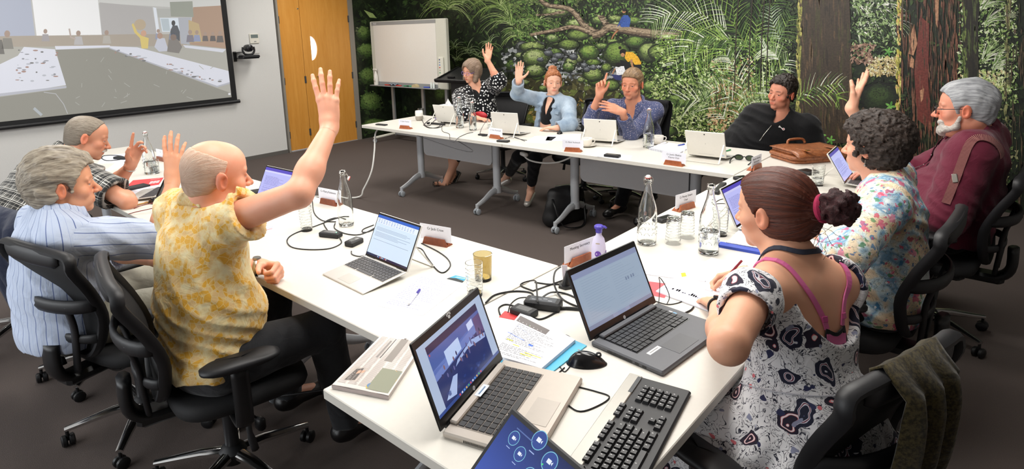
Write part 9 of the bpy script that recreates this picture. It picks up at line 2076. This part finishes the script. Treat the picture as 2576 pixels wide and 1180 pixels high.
for a in ((1380, 133, 12, 8), (1405, 140, 16, 8), (1443, 143, 12, 9), (1470, 165, 10, 8), (1477, 175, 9, 7), (1395, 150, 10, 7), (1360, 150, 9, 6), (1493, 170, 9, 7)): rock(*a, moss='4a4e52', dark='25282b', lite='8f9498')
FM.poly([(1336, 84), (1350, 88), (1352, 98), (1345, 92)], 'd9dccb', lay())
# fallen log
def log(pts, r0, r1, z=None):
 z = z or lay(); P = smoothpath([np.array(p, float) for p in pts], 8)
 for off, w_, c in ((0, 2.0, '2e261d'), (-0.15, 1.5, '6a5a48'), (-0.35, 0.8, '9a8870')):
  Q = [p + np.array((0, off * (r0 + (r1 - r0) * i / len(P)))) for i, p in enumerate(P)]; FM.line(Q, w_ * r0, c, z + abs(off) * 2, w_ * r1)
 for _ in range(90):
  k = rm.randrange(len(P)); r = r0 + (r1 - r0) * k / len(P); p = P[k] + np.array((rm.uniform(-6, 6), rm.uniform(-r * 0.8, r * 0.7))); FM.poly([p, p + (4, 1), p + (9, 0), p + (4, -1)], pick(('4a3d30', '7d6c58', 'b09e86', '3a2f25')), jit(z + 1.2))
 LAY[0] += 3
log([(1355, -10), (1375, 12), (1430, 22), (1455, 45), (1470, 65), (1500, 84)], 5, 9); log([(1335, 88), (1365, 82), (1400, 76), (1440, 68), (1475, 78), (1500, 88)], 4, 7); log([(1350, 38), (1385, 36), (1410, 30)], 2, 4); log([(1508, 42), (1518, 55), (1528, 70)], 4, 6)
log([(1490, 90), (1512, 84), (1530, 70), (1555, 72), (1600, 80), (1650, 86), (1715, 92)], 9, 13)
# figures printed in the mural
z = lay(); FM.ell(1570, 28, 5, 5.5, 'a0714f', z); FM.ell(1571, 25, 5.5, 4, '1c1512', z + 1); FM.poly([(1568, 38), (1580, 38), (1587, 48), (1584, 68), (1568, 70), (1560, 66), (1566, 52)], '2f4f96', z + 1); FM.poly([(1566, 40), (1569, 52), (1556, 66), (1553, 68), (1560, 52)], '2a468a', z + 2); FM.poly([(1568, 68), (1584, 68), (1586, 73), (1562, 76), (1550, 76)], '8a7c62', z + 2); FM.line([(1556, 74), (1544, 88), (1539, 98)], 5, 'a0714f', z + 2, 3)
FM.ell(1568, 131, 9, 8, '15100e', z + 1); FM.ell(1560, 120, 4, 4, '15100e', z + 1); FM.ell(1567, 138, 5, 5, 'a87a58', z + 1.5); FM.poly([(1575, 130), (1592, 131), (1605, 142), (1614, 158), (1612, 163), (1598, 164), (1590, 152), (1580, 156), (1572, 146)], 'd9a62e', z + 2); FM.line([(1588, 150), (1592, 170), (1590, 178)], 6, 'a87a58', z + 3, 4); FM.poly([(1594, 163), (1614, 162), (1612, 184), (1590, 180)], '15151a', z + 2.5); FM.poly([(1560, 150), (1585, 158), (1588, 176), (1566, 178)], '131317', z + 2)
FM.poly([(1548, 168), (1570, 166), (1576, 186), (1552, 190)], 'dcdde6', z + 4); FM.ell(1556, 163, 7, 6, '161214', z + 4); FM.poly([(1538, 187), (1552, 188), (1572, 192), (1568, 204), (1548, 200)], '2f3566', z + 5); FM.line([(1548, 172), (1541, 186)], 3, 'a87a58', z + 5); LAY[0] += 6
# bright fern slope
speckle(1640, 195, 1960, 345, 4200, ('869e52', 'b0bd80', '566e30', 'c6cea0', '36481f', '26341a', '98a868'), 2, 6.5); speckle(1780, 140, 1900, 330, 500, ('a8825a', '7a5a3c', 'c9a780'), 2, 7); speckle(1650, 90, 1990, 210, 1700, ('4a6828', '2c3f1a', '7f9f42', '1a2412', 'c6d6a0'), 2, 7)
for a in ((1700, 250, 22, 14), (1675, 330, 30, 16), (1720, 258, 18, 12)): rock(*a, moss='48622a', dark='1b2314', lite='8aa352')
speckle(1955, 0, 2010, 345, 700, ('1b2414', '2a371c', '0f140b', '3d4d26'), 2, 8); speckle(2000, 200, 2300, 560, 1800, ('11160d', '1d2815', '2e3f1e', '3f5528', '0c0f09'), 2, 8)
# trunks
trunk(2008, 2136, 2002, 2150, 360, '3a2f24', ('4a3b2c', '55432f', '2c241b', '3d3a22', '5c4a36'), ('8a8a44', 'b0a860', '6a6a34'), 260)
for x, y, L in ((2180, 40, 90), (2160, 80, 60), (2210, 20, 70), (2240, 60, 60), (2150, 10, 60)): tuft(x, y, 46, L, ('c9d3b4', '8fa86a', '4e6a34', 'e3e8d8', '6f8f46'), -1.6, 1.4, 0.8, 2.2)
speckle(2140, -20, 2262, 150, 700, ('1e2b16', '33482a', '4f6b38', '90a870', '16200f'), 2, 8); speckle(2180, 145, 2262, 190, 380, ('d9c9a0', 'b8a070', '8a7a50', 'c9c07a', 'e6dcc0'), 2, 7); speckle(2140, 110, 2200, 160, 140, ('8a6a58', '6a4f40', 'a98a78'), 2, 7)
FM.poly([(2120, 340), (2170, 270), (2200, 262), (2180, 330), (2160, 380)], '4a3a2a', lay()); rock(2215, 250, 50, 45, '25331a', '0e120b', '3c4f26', 0.5)
trunk(2258, 2422, 2253, 2412, 560, '54382a', ('6a4634', '7a5240', '402b20', '4d4630', '5f3f30'), ('b7b04e', '8f8a38', 'd2a86a', 'cfc878'), 420)
z = lay(); FM.poly([(2315, 40), (2338, 60), (2335, 200), (2345, 330), (2308, 300), (2300, 180)], '6b2f26', z); FM.poly([(2355, -40), (2425, -40), (2414, 560), (2380, 560), (2372, 200)], '3c3626', z)
for p in ([(2290, 90), (2300, 60), (2308, 110), (2298, 140), (2286, 135)], [(2292, 140), (2300, 150), (2298, 172), (2288, 168)], [(2314, 228), (2325, 222), (2322, 250), (2317, 257)], [(2352, 0), (2362, 0), (2360, 70), (2354, 60)]): FM.poly(p, 'b08262', z + 1)
for _ in range(240): y = rm.uniform(-40, 540); x = rm.uniform(2280, 2412); FM.poly([(x, y), (x + 2, y + 10), (x + 1, y + rm.uniform(20, 50)), (x - 1, y + 10)], pick(('70483a', '4a3326', '8a5a42', '39301f', '5a2a22')), jit(z + 1.5))
LAY[0] += 3
speckle(2412, -20, 2560, 260, 1500, ('3a5026', '6a8a44', 'a9bf7c', 'd6dfba', '1c2814', '8fa860'), 2, 7); speckle(2412, 180, 2540, 230, 300, ('d9e0b0', 'b7c77c', 'c9b98a'), 2, 7)
for x, y, L in ((2475, 150, 70), (2480, 60, 60), (2470, 20, 60), (2500, 170, 50)): tuft(x, y, 30, L, ('e0e5d2', 'a9bf86', '6f8f4a'), -1.4, -0.4, 0.5, 3.0)
speckle(2412, 230, 2560, 600, 900, ('2a3a1c', '3f5528', '141a0e', '8a8a62', '5a6a3a'), 2, 7)
trunk(2422, 2460, 2424, 2464, 330, '231f16', ('2f2b1c', '1a1811', '3f4a26', '4f5a30'), ('6f7f3f', '4a5a2a'), 110)
trunk(2532, 2680, 2520, 2690, 700, '3d3226', ('4c3f30', '2e261c', '5a4c3a', '3f3d28'), ('8a8a5a', '5a5a38'), 240)
tuft(2550, 40, 20, 18, ('a9ad94', '7d8468'), -3.1, 0.0, 0.6, 2.0)
# palms
PW = ('c9d0b8', 'a3b388', 'd3d9c8', '7f9860', '4f6a38', '3d5528'); PG = ('86a844', '6c8c36', 'a3b868', '46652a', '2c441c'); PD = ('3d5c26', '587a34', '2b4019', '7d9a4e')
for args in (
 ([(1880, 120), (1850, 60), (1845, -20)], 46, PD, 22), ([(1890, 120), (1920, 50), (1960, -10)], 46, PD, 22), ([(1895, 130), (1960, 90), (1990, 40)], 40, PD, 20),
 ([(1890, 130), (1800, 10), (1700, -20)], 60, PG + PD, 26), ([(1830, 75), (1760, 34), (1690, 32), (1640, 60)], 66, PW, 34), ([(1828, 90), (1770, 70), (1715, 82), (1668, 130)], 62, PG, 30), ([(1835, 98), (1780, 92), (1735, 115), (1690, 165)], 58, PG + PW, 30),
 ([(1838, 100), (1800, 105), (1760, 140), (1735, 190)], 60, PD + PG, 24), ([(1850, 110), (1820, 130), (1800, 170), (1795, 210)], 50, PD + PG[:2], 20),
 ([(1870, 300), (1868, 220), (1845, 165), (1830, 140)], 52, PW, 26), ([(1872, 310), (1880, 250), (1920, 200), (1975, 168)], 50, PG + PW, 28), ([(1870, 290), (1900, 240), (1950, 190), (1985, 150)], 44, PW + PG, 26),
 ([(1868, 320), (1850, 260), (1800, 225), (1765, 232)], 44, PW, 24), ([(1825, 300), (1795, 265), (1745, 250), (1692, 262)], 56, PW + PD, 26), ([(1872, 330), (1900, 280), (1930, 240)], 40, PW, 20),
 ([(1900, 150), (1905, 60), (1930, -30)], 34, PD, 20), ([(1965, 100), (1945, 60), (1940, 20)], 30, ('a9b8a0', '6f8468'), 14), ([(1960, 150), (1945, 130), (1920, 120)], 44, PW, 18),
 ([(2005, 250), (2040, 225), (2080, 214), (2118, 211)], 40, PG + PW, 18), ([(2005, 252), (2050, 240), (2100, 238), (2112, 248)], 36, PG, 16)):
 frond(*args[:2], args[2], n=args[3])
for x in (1860, 1895, 1925, 1940): FM.line([(x, -30), (x - 8, 90), (x - 12, 230)], 3.5, '2a2418', lay(), 2.5)
for x, y, r_ in ((2065, 340, 12), (2090, 352, 10), (2240, 268, 12), (2235, 130, 10)):
 for a in range(5): b = a * 1.25; FM.ell(x + r_ * 0.6 * math.cos(b), y + r_ * 0.6 * math.sin(b), r_ * 0.6, r_ * 0.25, pick(('4f8a3a', '6fa84e')), jit(lay()), 8, b)
MUR = empty('mural', 'printed forest stream mural covering the back wall', 'mural', (-3.5, WY - 0.01, 0)); mi = Matrix.Translation((3.5, -(WY - 0.01), 0))
M_mur = ink_mat('mural_print', 0.5, 0, 0.30, 60)
zmax = LAY[0] + 4; YM = WY - 0.012
def mur(x, y, z):
 p = at(x, y, y=YM); q = (z / zmax) * 0.006
 if p[0] < WX + 0.02:
  p = at(x, y, x=WX + 0.012); return (p[0] + q, p[1], p[2])
 return (p[0], p[1] - q, p[2])
keepF = [];
for f in FM.F:      # print only what lies on the wall panels
 xs = [mur(*FM.V[i], 0) for i in f]
 jog = [abs(p[0] - (WX + 0.012)) < 1e-6 for p in xs]
 if any(jog) != all(jog): continue
 if any(jog) and min(p[1] for p in xs) < 5.80: continue
 if max(p[2] for p in xs) > CEIL_Z or min(p[2] for p in xs) < 0.0: continue
 keepF.append(f)
FM.F = keepF
m = MB(); m.box((-1.9, WY - 0.004, CEIL_Z / 2), (12.12, 0.006, CEIL_Z)); m.box((WX + 0.004, 6.235, CEIL_Z / 2), (0.006, 0.87, CEIL_Z)); g = NT('mural_ground'); nz = g.noise(g.obj(), 9, 6, 0.75); g.set('Base Color', g.ramp(nz.outputs[0], [(0.35, hexc('0b0f08')), (0.55, hexc('1d2815')), (0.75, hexc('3c5126'))])); g.set('Roughness', 0.5)
o = m.build('wall_film', g.m, MUR); o.matrix_parent_inverse = mi
used = sorted(set(i for f in FM.F for i in f)); rmap = {i: k for k, i in enumerate(used)}; FM.C = [tuple(min(0.9, v * 1.2 + 0.002) for v in c) for c in FM.C]; FM.V = [FM.V[i] for i in used]; FM.Z = [FM.Z[i] for i in used]; FM.C = [FM.C[i] for i in used]; FM.F = [[rmap[i] for i in f] for f in FM.F]
o = FM.build('printed_scene', M_mur, mur, MUR, mi); o['kind'] = 'stuff'
# projected picture
FS = Flat(); q = FS.poly
q([(-60, -40), (620, -40), (620, 330), (-60, 380)], 'c9c8c4', 0)
q([(-60, -40), (620, -40), (620, 30), (470, 20), (250, 8), (-60, -20)], 'dcdcd8', 1); q([(-60, 92), (0, 92), (600, 92), (620, 330), (-60, 380)], 'b9b7ae', 1)
q([(-60, -20), (76, -10), (88, 92), (-60, 92)], 'b9bfd0', 2); q([(250, 6), (382, 18), (395, 86), (256, 88)], 'bdbab8', 2)
q([(77, -30), (243, -30), (256, 88), (92, 90)], 'ffffff', 3); q([(-60, 92), (330, 86), (470, 86), (470, 116), (-60, 118)], 'b5aa9c', 3)
q([(385, 18), (393, 20), (402, 86), (394, 86)], 'eef3fb', 3); q([(393, 22), (430, 22), (430, 44), (397, 44)], 'bcbdb8', 4); q([(402, 45), (448, 45), (452, 80), (408, 80)], 'e6f0fa', 4); q([(404, 47), (424, 47), (428, 78), (410, 78)], 'c3cfd6', 5)
q([(427, 5), (484, 3), (487, 43), (430, 42)], 'a2a69a', 5); q([(448, 44), (480, 44), (478, 112), (455, 110)], 'b9bcc4', 4); q([(486, 18), (565, 14), (572, 122), (476, 112)], 'b79a84', 4); q([(474, 50), (500, 60), (510, 105), (476, 108)], 'c9b287', 5)
q([(60, 118), (138, 124), (166, 214), (-60, 250), (-60, 190), (45, 140)], 'e9ebf6', 6); q([(-60, 242), (167, 216), (167, 221), (-60, 250)], 'c3c5cf', 7); q([(138, 116), (276, 114), (278, 119), (140, 125)], 'e9ebf6', 6)
q([(276, 116), (345, 119), (583, 178), (583, 206), (546, 216), (276, 120)], 'e9ebf6', 7); q([(276, 120), (546, 216), (546, 220), (274, 122)], 'bfc1cb', 8); q([(546, 216), (583, 206), (583, 210), (546, 220)], 'bfc1cb', 8); q([(460, 113), (572, 124), (560, 132), (466, 120)], 'e2e4ee', 8)
q([(140, 125), (276, 122), (546, 222), (620, 230), (620, 330), (-60, 380), (-60, 252), (167, 222)], '9a988e', 2)
rp = random.Random(6)
for x, y, s_, c in ((114, 86, 12, 'aea9ab'), (197, 92, 14, 'c3c0c0'), (268, 90, 13, 'c0bbb2'), (398, 84, 10, 'a0a4b8'), (434, 84, 13, '8f95a5'), (478, 88, 12, '8a8590'), (495, 88, 11, '9aa2c0'), (516, 90, 9, '6f6a68'), (535, 90, 9, '64605f'), (553, 90, 11, '6d6764'), (18, 96, 18, '8f8c84'), (-10, 100, 24, '78756f')):
 FS.ell(x, y - s_ * 0.6, s_ * 0.42, s_ * 0.5, 'b09a8c', 9, 10); q([(x - s_ * 0.8, y + s_ * 1.5), (x - s_ * 0.6, y), (x + s_ * 0.6, y), (x + s_ * 0.9, y + s_ * 1.5)], c, 10)
q([(335, 58), (345, 80), (356, 90), (374, 96), (372, 122), (356, 122), (352, 96), (338, 82), (331, 62)], 'e6cf7c', 11); FS.ell(361, 84, 7, 8, 'd8ab90', 12, 12); FS.ell(352, 62, 15, 14, 'c4b297', 10, 12); FS.line([(174, 72), (178, 94), (190, 98)], 4, 'c3b4ab', 11)
q([(388, 118), (396, 96), (414, 96), (424, 128), (400, 130)], 'd0d3e0', 12); FS.ell(402, 90, 7, 8, 'b99a88', 13, 12); q([(420, 130), (424, 100), (446, 98), (458, 118), (450, 134)], '8a8580', 13); FS.ell(436, 94, 8, 8, '8b7a70', 14, 12); q([(428, 80), (434, 64), (446, 64), (452, 80), (452, 104), (430, 90)], '5c6066', 10); FS.ell(436, 58, 5, 7, '4a4a4c', 10, 10)
for _ in range(70):
 x, y = pick([(rp.uniform(40, 150), rp.uniform(126, 205)), (rp.uniform(290, 560), 0)]); y = y or 122 + (x - 276) * 0.3 + rp.uniform(-8, 8); FS.ell(x, y, rp.uniform(2, 7), rp.uniform(0.8, 2.4), rp.choice(('9a9ba2', 'c3c6cf', '7d7c7c', 'b08f84')), 12 + rp.random(), 8)
for _ in range(26): x, y = rp.uniform(180, 540), rp.uniform(140, 300); FS.line([(x, y), (x + rp.uniform(-16, 16), y + rp.uniform(2, 12))], 1.5, 'b9b8b2', 9)
FS.line([(110, 232), (140, 236), (160, 262), (170, 286)], 2.0, 'c3c3c6', 9); FS.line([(85, 272), (105, 290)], 7, 'b9bfc4', 9); FS.rect(574, 234, 580, 239, 'f0f0f4', 12)
FS.C = [tuple(0.9 * v + 0.05 for v in c) for c in FS.C]
SXp = SX + 0.003
def clipscr(x, y, z):
 p = at(x, y, x=SXp); return (SXp + z * 0.00025, min(max(p[1], sy0 + 0.05), sy1 - 0.075), min(max(p[2], sz0 + 0.04), sz1 - 0.05))
o = FS.build('projected_image', ink_mat('projector_lit', 0.8, 0.66), clipscr, e_scr, iv)
if WORLD_STRENGTH: pass
